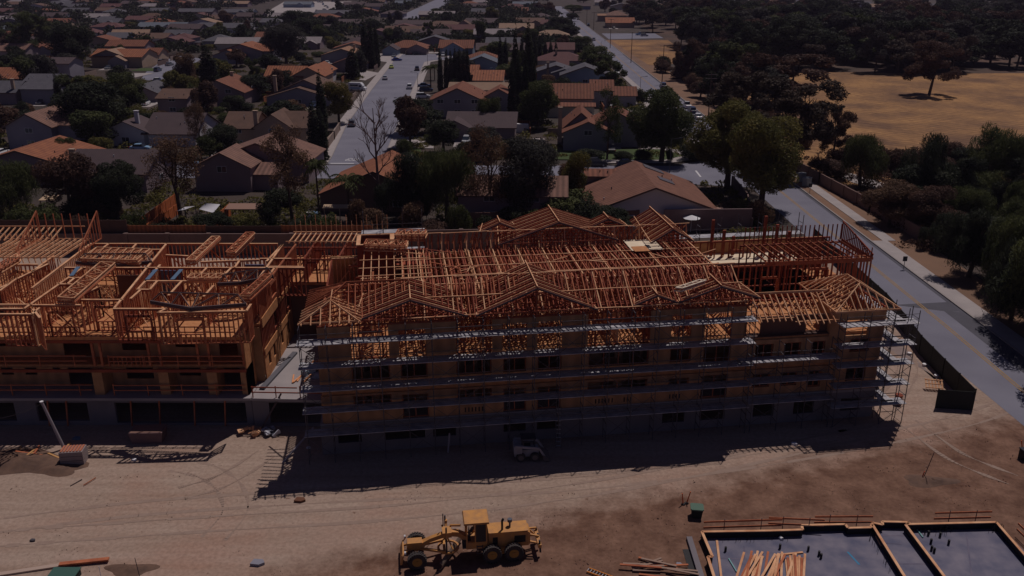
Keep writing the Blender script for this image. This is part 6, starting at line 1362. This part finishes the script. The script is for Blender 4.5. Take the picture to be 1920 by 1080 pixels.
for s in (-1, 1):
    for z in (.6, .9, 1.2): mb.bar((2.2, s * .75, z), (2.6, s * .75, z), .05)
    mb.bar((2.2, s * .75, .55), (2.2, s * .75, 1.3), .05); mb.bar((2.6, s * .75, .55), (2.6, s * .75, 1.3), .05)
mb.build('step_ladder', steel, gr)

# skid steer loader
g = G(990, 868); sk = thing('skid_steer_loader', 'small white skid steer loader in the shade before the long building', 'skid steer loader', (g.x, g.y + .9, 0), R(4))
lg = mat('loader_white', (.40, .38, .42), col2=(.25, .22, .22), scale=2, amt=.5); MB().box(-1.2, .9, -.45, .45, .35, 1.0).build('body', lg, sk)
mb = MB(); mb.box(-1.25, -.55, -.7, .7, .75, 1.5); mb.build('engine_cover', lg, sk)
mb = MB()
for x in (-.55, .55):
    for s in (-1, 1): mb.bar((x, s * .42, 1), (x, s * .42, 2.0), .08)
mb.box(-.65, .65, -.5, .5, 2.0, 2.1); mb.build('cab_cage', dark, sk); MB().box(-.3, .2, -.3, .3, 1.0, 1.25).build('seat', seatm, sk)
for s in (-1, 1):
    mb = MB(); mb.bar((-1.15, s * .7, 1.5), (.9, s * .7, 1.25), .14, .2); mb.bar((.9, s * .7, 1.25), (1.35, s * .7, .5), .13, .18); mb.build('lift_arm', lg, sk)
    for x in (-.65, .55): wheel(sk, x, s * .62, .4, .28, mat('loader_rim', (.2, .15, .13)))
loft(MB(), [(1.25, [(-.85, .12), (.85, .12), (.85, .65), (-.85, .65)]), (1.85, [(-.85, .05), (.85, .05), (.85, .12), (-.85, .12)])]).build('bucket', mat('bucket', (.16, .12, .11)), sk)

# ------------------------------------------------------------------ foundation in the lower right
fd = thing('foundation_slab', 'dark purple foundation pad inside timber form boards at lower right', 'foundation', (14, 50, 0))
X = lambda x: x - 14; Yv = lambda y: y - 50
mb = MB(); mb.prism([(X(14.2), Yv(54.6)), (X(36.8), Yv(56.1)), (X(38.5), Yv(38)), (X(13.6), Yv(38))], -.02, .06); mb.build('slab', bluegrey, fd)
def form(px, z=.62, th=.12):
    pts = [G(x, y, z) for x, y in px]; o = None
    for a, b in zip(pts[:-1], pts[1:]):
        a, b = a - Vector((14, 50, 0)), b - Vector((14, 50, 0)); m1 = MB(); m1.bar((a.x, a.y, z / 2), (b.x, b.y, z / 2), .05, z - .02); w_ = m1.build('form_wall', black, fd)  # board faces painted black for the shade on their near side
        m2 = MB(); m2.bar((a.x, a.y, z), (b.x, b.y, z), .2, .06); m2.build('form_board', lumy, fd)
form([(1345, 1100), (1327, 1044), (1336, 1044), (1316, 997), (1445, 995), (1505, 993), (1503, 985), (1585, 983), (1590, 990), (1633, 989), (1636, 980)])
form([(1636, 980), (1655, 984), (1654, 978), (1705, 979), (1700, 983), (1868, 979), (1940, 1062)])
form([(1636, 984), (1708, 1100)]); form([(1698, 984), (1785, 1100)])
MB().box(X(12.9), X(13.3), Yv(38), Yv(54.2), -.02, .25).build('edge_strip', concd, fd); MB().box(X(12.4), X(12.85), Yv(38), Yv(53), -.02, .02).build('trench', black, fd)  # trench is a flat black strip, its inner shade painted
mb = MB()
for i in range(150):
    k = i % 4; px, py = ((rnd.uniform(1335, 1480), rnd.uniform(1004, 1018)), (1640 + (py_ := rnd.uniform(995, 1075)) * .0 + (py_ - 984) * .62 - rnd.uniform(8, 30), py_), (rnd.uniform(1725, 1790), rnd.uniform(990, 1006)), (rnd.uniform(1850, 1880), rnd.uniform(988, 1000)))[k]
    a = G(px, py) - Vector((14, 50, 0)); mb.cyl((a.x, a.y, .05), (a.x + rnd.uniform(-.03, .03), a.y, rnd.uniform(.3, .6)), .014, n=4)
tag(mb.build('rebar_dowels', black, fd), kind='stuff')
for i, (px, py) in enumerate(((1515, 1034), (1535, 1043), (1539, 1048), (1740, 1005), (1762, 1008), (1745, 1020), (1746, 1033), (1751, 1037), (1778, 1022), (1462, 1030), (1773, 996), (1360, 1035))):
    a = G(px, py) - Vector((14, 50, 0)); MB().cyl((a.x, a.y, .05), (a.x, a.y, .45), .09, n=8).build('pipe_stub', black, fd)
for (a, b, m_, nm) in (((1587, 1036), (1609, 1060), blue, 'spray_mark'), ((1366, 1050), (1381, 1075), mat('teal', (.25, .5, .5)), 'plastic_pipe'), ((1715, 990), (1730, 1010), MATS['teal'], 'plastic_pipe'), ((1462, 1010), (1466, 1014), white, 'bucket')):
    p, q = G(*a) - Vector((14, 50, 0)), G(*b) - Vector((14, 50, 0))
    if nm == 'spray_mark': MB().quad((p.x, p.y, .066), (p.x + .15, p.y, .066), (q.x + .15, q.y, .066), (q.x, q.y, .066)).build(nm, mat('spray_blue', (.05, .22, .38)), fd)
    else: MB().cyl((p.x, p.y, .12), (q.x, q.y, .12), .05 if nm != 'bucket' else .14, n=8).build(nm, m_, fd)
def boards(name, label, lst, m=lumy, group=None, z=.07, w_=.16, th=.07, cat='lumber pile'):
    p0 = G(*lst[0][:2]); o = thing(name, label, cat, (p0.x, p0.y, 0), 0, group)
    for k, (x0, y0, x1, y1) in enumerate(lst):
        a, b = G(x0, y0) - p0, G(x1, y1) - p0; zz = z + th * (k % 5)
        MB().bar((a.x, a.y, zz), (b.x, b.y, zz + rnd.uniform(0, .05)), w_, th).build('board', (m, lum, m)[k % 3], o)
    return o
lst = []
for k in range(24): x = 1398 + k * 4.0 + rnd.uniform(-3, 3); lst.append((x - 8 + (x - 1440) * .25, 1098, x + rnd.uniform(-10, 14) + 6, rnd.uniform(1034, 1052)))
boards('lumber_pile', 'large sheaf of pale boards fanned out on the purple slab', lst[:19], z=.1); boards('lumber_pile', 'smaller bundle of pale boards right of the fanned sheaf', [(1478 + k * 3.4, 1098, 1472 + k * 4.2 + rnd.uniform(-2, 3), rnd.uniform(1046, 1054)) for k in range(9)], z=.1)
boards('loose_board', 'single board crossing the slab left of the fanned sheaf', [(1344, 1016, 1352, 1085)], z=.1, cat='board'); boards('loose_board', 'single board on the slab above the fanned sheaf', [(1456, 1043, 1505, 1038)], z=.1, cat='board')
boards('loose_board', 'two short boards leaning beside the middle form wall', [(1637, 998, 1652, 1028), (1641, 998, 1655, 1029)], z=.2, cat='board')
boards('lumber_pile', 'criss-crossed weathered scrap boards left of the purple slab', [(1168, 1058, 1255, 1062), (1197, 1048, 1270, 1070), (1184, 1068, 1245, 1066), (1202, 1053, 1268, 1068), (1162, 1066, 1240, 1072), (1240, 1048, 1190, 1066), (1242, 1054, 1186, 1070), (1215, 1066, 1290, 1064), (1230, 1070, 1308, 1078), (1250, 1074, 1310, 1086), (1198, 1078, 1290, 1090), (1186, 1072, 1238, 1074)], m=mat('old_lumber', (.32, .22, .17)))
boards('lumber_pile', 'loose planks scattered on the dark mound by the utility pole', [(5, 882, 40, 838), (18, 858, 60, 846), (40, 862, 68, 852), (45, 864, 70, 846), (58, 868, 75, 842), (115, 850, 132, 832), (90, 852, 112, 862), (30, 850, 80, 858)], m=mat('mound_board', (.55, .30, .12)))
boards('loose_board', 'pair of thin sticks on the pale dirt below the wing', [(132, 912, 154, 900), (157, 912, 180, 898)], m=dark_wood, w_=.06, z=.04, cat='board')
boards('loose_board', 'pale edge board along the bottom left of the site', [(-10, 1080, 112, 1062), (112, 1062, 205, 1053)], m=mat('edge_board', (.45, .34, .28)), w_=.35, th=.12, cat='board')
def rails(a, b, label, n=2):
    p, q = G(*a), G(*b); o = thing('guard_rail', label, 'guard rail', (p.x, p.y, 0), 0, 'plank guard rails round the purple slab'); d = q - p
    for z in (.55, 1.05): MB().bar((-d.x * .03, -d.y * .03, z), (d.x * 1.03, d.y * 1.03, z + .03), .05, .14).build('rail', lum, o)
    for k in range(n): t = (k + .5) / n; MB().cyl((d.x * t, d.y * t, -.05), (d.x * t, d.y * t, 1.25), .03, n=6).build('post', steel, o)
rails((1322, 1001), (1460, 997), 'plank guard rail at the left end of the slab edge'); rails((1442, 993), (1540, 998), 'slightly sloping plank guard rail at mid slab edge'); rails((1528, 991), (1630, 991), 'plank guard rail just left of the doubled form walls'); rails((1752, 984), (1852, 982), 'plank guard rail standing alone at the upper right of the slab'); rails((1905, 1005), (1945, 1045), 'plank guard rail at the right picture edge beside the slab', 1)
# extension ladder
g, q = G(1100, 1074), G(1160, 1096); d = (q - g); o = thing('ladder', 'orange and white ladder lying on the dirt at the bottom edge', 'ladder', (g.x, g.y, .1)); s_ = Vector((-d.y, d.x, 0)).normalized() * .42
for t in (s_ * 0, s_): MB().bar(t, t + d * 1.3, .06, .1).build('rail', mat('ladder_orange', (.7, .25, .04)), o)
for k in range(14): MB().bar(d * (k / 11), d * (k / 11) + s_, .05).build('rung', alum, o)
# markers and utility box
def stake(px, py, ty, label, m=orange, lean=0, cat='marker post', r=.05, base=True):
    g = G(px, py); h = ZY(ty, g.y); o = thing('marker_post', label, cat, (g.x, g.y, 0)); MB().cyl((0, 0, -.05), (lean, 0, h), r, r * .8, 8).build('post', m, o)
    if base: MB().cyl((0, 0, -.02), (0, 0, .1), .2, .14, 10).build('base', black, o)
stake(1281, 946, 925, 'orange marker post, left one of the leaning pair by the green box', lean=-.15); stake(1287, 944, 922, 'orange marker post, right one of the leaning pair by the green box', lean=.25)
stake(1731, 897, 848, 'tall thin dark stake on the small dirt mound', dark_wood, .5, r=.035); stake(1728, 898, 884, 'short red marker at the foot of the tall thin stake', red, .12, base=False)
stake(1917, 842, 826, 'orange marker post at the right picture edge', orange, -.25); stake(262, 1082, 1046, 'thin grey pipe standing at the bottom left', steel, -.1, r=.03, base=False); stake(190, 1085, 1062, 'pale pipe standing beside the edge board at bottom left', white, 0, r=.03, base=False)
g = G(1307, 972); o = thing('utility_box', 'green lidded utility box on the brown dirt', 'utility box', (g.x, g.y + .3, 0), R(-8)); MB().hexa([(-.36, -.3, 0), (.36, -.3, 0), (.36, .3, 0), (-.36, .3, 0), (-.44, -.38, .75), (.44, -.38, .75), (.44, .38, .75), (-.44, .38, .75)]).build('body', mat('box_body', (.02, .03, .028)), o); MB().prism([(-.5, -.36), (-.4, -.46), (.4, -.46), (.5, -.36), (.5, .36), (.4, .46), (-.4, .46), (-.5, .36)], .76, .86).build('lid', green, o)
g = G(1914, 860); o = thing('utility_box', 'black box at the right picture edge below the orange marker', 'utility box', (g.x + .3, g.y, 0), R(10)); MB().box(-.4, .4, -.3, .3, 0, .9).build('body', black, o); MB().box(-.45, .45, -.35, .35, .9, .97).build('lid', dark, o)
g = G(125, 1082); o = thing('utility_box', 'dark green box cut by the bottom left edge', 'utility box', (g.x, g.y - .1, 0)); MB().box(-.9, .9, -.5, .4, 0, .5).build('body', MATS['box_body'], o); MB().box(-.95, .95, -.55, .45, .5, .57).build('lid', mat('lid_green', (.05, .12, .10)), o)
# utility pole at left with its wire
a = G(121, 842); o = thing('utility_pole', 'bare grey pole leaning left beside the crate with a wire from its top', 'utility pole', (a.x, a.y, 0)); h = ZY(753, a.y); b = Vector((-1.15, 0, h)); MB().cyl((0, 0, -.05), b, .15, .11, 10).build('pole', mat('grey_pole', (.30, .27, .30)), o); MB().cyl(b + Vector((0, 0, -.05)), b + Vector((0, 0, .03)), .16, n=8).build('cap', white, o)
mb = MB(); pr = b - Vector((0, 0, .2))
for k in range(1, 13): t = k / 12; q = b + Vector((-5.5 * t, 1.2 * t, -.2 - 2.2 * t - 1.0 * t * (1 - t))); mb.bar(pr, q, .035); pr = q
mb.build('wire', steel, o)
g = G(135, 872); o = thing('crate', 'weathered grey crate full of red planks beside the leaning pole', 'crate', (g.x, g.y + .55, 0), R(7)); cw = mat('crate_wood', (.30, .25, .25), col2=(.24, .19, .19), scale=1, amt=.5)
for z in (0, .42, .84): MB().box(-.95, .95, -.6, .6, z + .02, z + .40).build('side', cw, o)
for k in range(7): MB().bar((-.8 + k * .26, -.5, 1.28), (-.8 + k * .26, .55, 1.28), .16, .08).build('plank', mat('red_plank', (.45, .16, .09)), o)
g = G(274, 833); o = thing('dumpster', 'brown open dumpster in the shade before the wing', 'dumpster', (g.x, g.y + .8, 0), R(3)); MB().hexa([(-1.3, -.7, 0), (1.3, -.7, 0), (1.3, .7, 0), (-1.3, .7, 0), (-1.45, -.8, 1.1), (1.45, -.8, 1.1), (1.45, .8, 1.1), (-1.45, .8, 1.1)]).build('body', mat('dumpster', (.20, .12, .12)), o); MB().box(-1.35, 1.35, -.7, .7, 1.102, 1.13).build('contents', mat('rubbish', (.25, .14, .11)), o)
mb = MB().box(-.2, .2, -.12, .12, 0, .05); 
for lb, px0, px1, py0, py1, m_, n in (('heap of tan boards and bags at the shade edge of the dirt yard', 452, 492, 806, 818, lumy, 14), ('heap of white and dark plastic waste at the edge of the shade', 494, 520, 804, 822, mat('plastic_waste', (.55, .56, .62), col2=(.1, .1, .13), scale=2, amt=.2), 16)):
    g = G((px0 + px1) / 2, py1); o = thing('debris_pile', lb, 'debris pile', (g.x, g.y, 0)); mb = MB()
    for k in range(n):
        a = G(rnd.uniform(px0, px1), rnd.uniform(py0, py1)) - g; mb.bar((a.x, a.y, rnd.uniform(.1, .4)), (a.x + rnd.uniform(-.6, .6), a.y + rnd.uniform(-.5, .5), rnd.uniform(.1, .6)), rnd.uniform(.1, .5), rnd.uniform(.06, .3))
    mb.build('debris', m_, o)
# small things on the ground
for i, (px, py, m_, s_, lb) in enumerate(((145, 823, blue, .35, 'blue tarp scrap in the shade by the pole'), (252, 863, white, .22, 'white scrap on the pale dirt left of the lattice shadow'), (1489, 833, white, .28, 'white scrap on the dirt track before the right end'), (484, 1057, mat('metal_scrap', (.25, .25, .30)), .5, 'grey metal scrap at the bottom of the dirt yard'),
                                 (563, 939, mat('rust_scrap', (.16, .07, .04)), .45, 'dark brown clod on the track left of the big shadow'), (1019, 1060, mat('grey_scrap', (.2, .2, .25)), .01, ''), (62, 1014, steel, .2, 'small dark scrap at the lower left of the dirt yard'), (1273, 1059, mat('grey_block', (.25, .25, .3)), .22, 'grey block among the scrap boards'), (20, 867, white, .2, 'white scrap on the dark mound'), (579, 840, MATS['sail'], .2, 'white bucket in the shade at the left scaffold foot'))):
    if not lb: continue
    g = G(px, py); mb = MB(); mb.prism([(-s_, -s_*.5), (s_*.3, -s_*.7), (s_, -.1), (s_*.6, s_*.5), (-s_*.7, s_*.6)], 0, .08 + s_ * .25); o = mb.build('scrap', m_); o.location = (g.x, g.y, .0); tag(o, lb, 'scrap')
# dirt mounds
def mound(px, py, rx_, ry_, h, label, m=None):
    g = G(px, py); r = random.Random(px); mb = MB(); n, K = 26, 9; mb.v.append((0, 0, h))
    for j in range(1, K):
        for k in range(n):
            a = 2 * math.pi * k / n; q = j / (K - 1); z = h * (math.cos(math.pi * q) * .5 + .5) * r.uniform(.75, 1.2) - (.05 if j == K - 1 else 0); w_ = q * (1 + .25 * math.sin(a * 3 + px) * q); mb.v.append((rx_ * w_ * math.cos(a), ry_ * w_ * math.sin(a), z))
    for k in range(n): mb.f.append((0, 1 + k, 1 + (k + 1) % n))
    for j in range(K - 2):
        for k in range(n): a = 1 + j * n; mb.f.append((a + k, a + n + k, a + n + (k + 1) % n, a + (k + 1) % n))
    o = mb.build('dirt_mound', m or mat('mound_dirt', (.17, .10, .07), col2=(.10, .06, .045), scale=1.6, amt=.5, bump=.6, detail=10), smooth=True); o.location = (g.x, g.y, 0); tag(o, label, 'dirt mound')
mound(40, 868, 5.5, 2.3, .55, 'dark dirt mound with planks at the left edge'); mound(1742, 902, 2.4, 1.0, .3, 'small dark dirt mound around the tall thin stake'); mound(105, 880, 2.2, 1.2, .3, 'low dark dirt heap left of the grey crate'); mound(245, 1068, 2.0, .8, .2, 'low rough dirt heap at the bottom left')
# pallet, tree wells and oddments by the road fence
g = G(1778, 745, 1.2); o = thing('pallet', 'pale pallet leaning on the end of the black fence', 'pallet', (42.0, 78.0, 0), R(-12))
for k in range(6): MB().bar((-.75 + k * .3, 0, .3), (-.75 + k * .3, .9, .95), .16, .03).build('slat', lumy, o)
for k in range(3): MB().bar((-.8, .1 + k * .35, .36 + k * .26), (.85, .1 + k * .35, .36 + k * .26), .08, .08).build('stringer', lumy, o)
strip('gravel_strip', lambda Y: near_left(Y) - 5.2 + (Y - 78) * -.02, lambda Y: 43.5, .008, mat('gravel', (.30, .24, .22), col2=(.18, .13, .12), scale=1.2, amt=.5), 76, 90, 7)
for i, (px, py) in enumerate(((1686, 644), (1705, 665), (1733, 686), (1755, 707))):
    g = G(px, py); o = MB().cyl((0, 0, 0), (0, 0, .25), .22, n=10).build('white_bucket', white); o.location = (g.x, g.y, 0); tag(o, ('topmost', 'second', 'third', 'lowest')[i] + ' white bucket in the row along the black fence', 'bucket', 'white buckets along the black fence')
g = G(1683, 757); o = thing('barrel', 'rusty barrel at the foot of the right end scaffold', 'barrel', (g.x, g.y, 0)); MB().cyl((0, 0, 0), (0, 0, .95), .36, n=14).build('drum', mat('barrel_rust', (.30, .13, .07)), o); MB().cyl((0, 0, .93), (0, 0, .99), .38, n=14).build('rim', lumr, o)
# props and leaning members before the facade
for a, b, z1, m_, lb in (((530, 868), (588, 802), 2.0, MATS['grey_pole'], 'long pale prop leaning in the shade at the left scaffold corner'), ((490, 805), (527, 738), 3.4, dark_wood, 'dark prop leaning against the courtyard slab'), ((840, 848), (843, 812), 1.8, MATS['grey_pole'], 'white leaning post under the long building scaffold')):
    p = G(*a); y = p.y + 1.5; q = Vector((G(b[0], b[1], z1).x, G(b[0], b[1], z1).y, z1)) ; o = MB().bar((0, 0, 0), q - p, .14).build('prop', m_); o.location = p; tag(o, lb, 'prop')
lo = thing('ladder', 'tall ladder leaning on the front scaffold behind the white loader', 'ladder', (G(1047, 840).x, G(1047, 840).y, 0))
for s in (-.22, .22): MB().bar((s, 0, 0), (s, .9, 3.6), .06, .06).build('rail', steel, lo)
for k in range(10): MB().bar((-.22, .09 * k + .05, .36 * k + .2), (.22, .09 * k + .05, .36 * k + .2), .05).build('rung', alum, lo)
# back yard clutter
for i, (px, py, wp, h, m_, lb) in enumerate(((582, 410, 12, 1.2, white, 'white garden object beside the sycamore trunk'), (590, 408, 14, 1.0, blue, 'blue covered object in the yard of the orange gabled house'), (370, 310, 8, .8, blue, 'blue object on the yard left of the twin gables'), (510, 412, 4, 1.6, white, 'slim white object in the yard of the twin gabled house'), (834, 402, 6, .6, white, ''), (1010, 268, 26, 1.0, mat('shed_roof', (.45, .40, .40)), 'pale shed roof right of the purple grey roof'), (1028, 98, 4, 1, white, ''), (1135, 72, 8, .8, dark, ''), (980, 248, 26, 2.2, white, 'white flat awning right of the purple grey roof'), (1010, 146, 12, 2, red, 'red awning beside the grey gabled bungalow'), (70, 287, 18, 1.2, MATS['shed_roof'], 'pale tarp cover beside the orange gable'))):
    if not lb: continue
    g = G(px, py); w_ = wp / pxm(g); o = MB().hexa([(-w_/2, -.6, 0), (w_/2, -.6, 0), (w_/2, .6, 0), (-w_/2, .6, 0), (-w_*.42, -.5, h), (w_*.42, -.5, h * .9), (w_*.4, .5, h * .95), (-w_*.4, .5, h)]).build('yard_object', m_); o.location = (g.x, max(g.y, 130), 0); tag(o, lb, 'yard object')

trk = mat('tyre_track', (.285, .205, .165), col2=(.34, .255, .21), scale=1.6, amt=.5, rough=.95, spec=.05)
TZ = [0.0]
def track(pts, w_=.42, gap=1.9):
    TZ[0] += .003
    for side in (-1, 1):
        P_ = [G(*p) for p in pts]; n = 40; cur = []
        for k in range(n + 1):
            t = k / n * (len(P_) - 1); i = min(int(t), len(P_) - 2); u = t - i; p0_, p1_, p2_, p3_ = P_[max(i-1, 0)], P_[i], P_[i+1], P_[min(i+2, len(P_)-1)]
            cur.append(.5 * ((2 * p1_) + (p2_ - p0_) * u + (2 * p0_ - 5 * p1_ + 4 * p2_ - p3_) * u * u + (3 * p1_ - p0_ - 3 * p2_ + p3_) * u ** 3))
        mb = MB()
        for a_, b_ in zip(cur[:-1], cur[1:]):
            d_ = (b_ - a_).normalized(); nrm = Vector((-d_.y, d_.x, 0)) * (side * gap / 2); e_ = Vector((-d_.y, d_.x, 0)) * (w_ / 2) * (.6 + .4 * math.sin(a_.x * 3))
            q = [a_ + nrm - e_, b_ + nrm - e_, b_ + nrm + e_, a_ + nrm + e_]; mb.quad(*[(v.x, v.y, .004 + .0015 * side + TZ[0]) for v in q])
        structure(mb, 'tyre_track', trk)
track([(330, 872), (390, 885), (430, 915), (440, 960), (400, 1010)]); track([(0, 985), (300, 950), (700, 925), (1100, 905), (1500, 850), (1800, 790), (1920, 745)]); track([(0, 1010), (350, 985), (800, 955), (1200, 900), (1600, 815)])
track([(1560, 800), (1640, 780), (1700, 700), (1690, 660)]); track([(1900, 900), (1800, 860), (1740, 820), (1700, 790)]); track([(340, 925), (420, 900), (500, 850)], .35)

cells = []
for k in range(800):
    px, py = random.uniform(-20, 1940), random.uniform(790, 1085); g = G(px, py); dd = g.y - .36 * g.x - 55
    if dd > 2 and random.random() < .8: continue
    if g.x > 13 and g.y < 57 + (g.x - 13) * .06 and g.x < 39: continue
    cells.append((g.x, g.y, .0, .7, .7, .05, random.uniform(.4, 1.6)))
scatter_stuff('gravel', 'small stones and clods strewn over the brown dirt', cells, .045, mat('clod', (.19, .12, .09), col2=(.30, .21, .165), scale=1.5, amt=.4), 9, 7)
stain = mat('slab_stain', (.17, .15, .20), col2=(.10, .10, .16), scale=1.2, amt=.3)
for k, (x0, y0, x1, y1) in enumerate(((1345, 1046, 1395, 1048), (1395, 1024, 1396, 1048), (1655, 1004, 1700, 1004), (1662, 1057, 1740, 1057), (1812, 1000, 1822, 1078), (1745, 1058, 1760, 1078), (1560, 1000, 1620, 1002), (1660, 1018, 1690, 1020))):
    p, q = G(x0, y0, .07) - Vector((14, 50, 0)), G(x1, y1, .07) - Vector((14, 50, 0)); d = (q - p).normalized(); nn = Vector((-d.y, d.x, 0)) * .05
    MB().quad(*[(v.x, v.y, .066 + .001 * k) for v in (p - nn, q - nn, q + nn, p + nn)]).build('slab_joint', stain, fd)

hz = MB().box(-1900, 1900, -60, 2600, -1.2, 48).build('haze', bpy.data.materials.new('haze')); tag(hz, 'thin violet air haze', 'haze', kind='stuff'); hm = hz.data.materials[0]; hm.use_nodes = True; t = hm.node_tree; t.nodes.remove(t.nodes['Principled BSDF'])
pv = t.nodes.new('ShaderNodeVolumePrincipled'); pv.inputs['Color'].default_value = (.72, .62, .92, 1); pv.inputs['Density'].default_value = .00008; pv.inputs['Anisotropy'].default_value = 0
t.links.new(pv.outputs[0], t.nodes['Material Output'].inputs['Volume'])
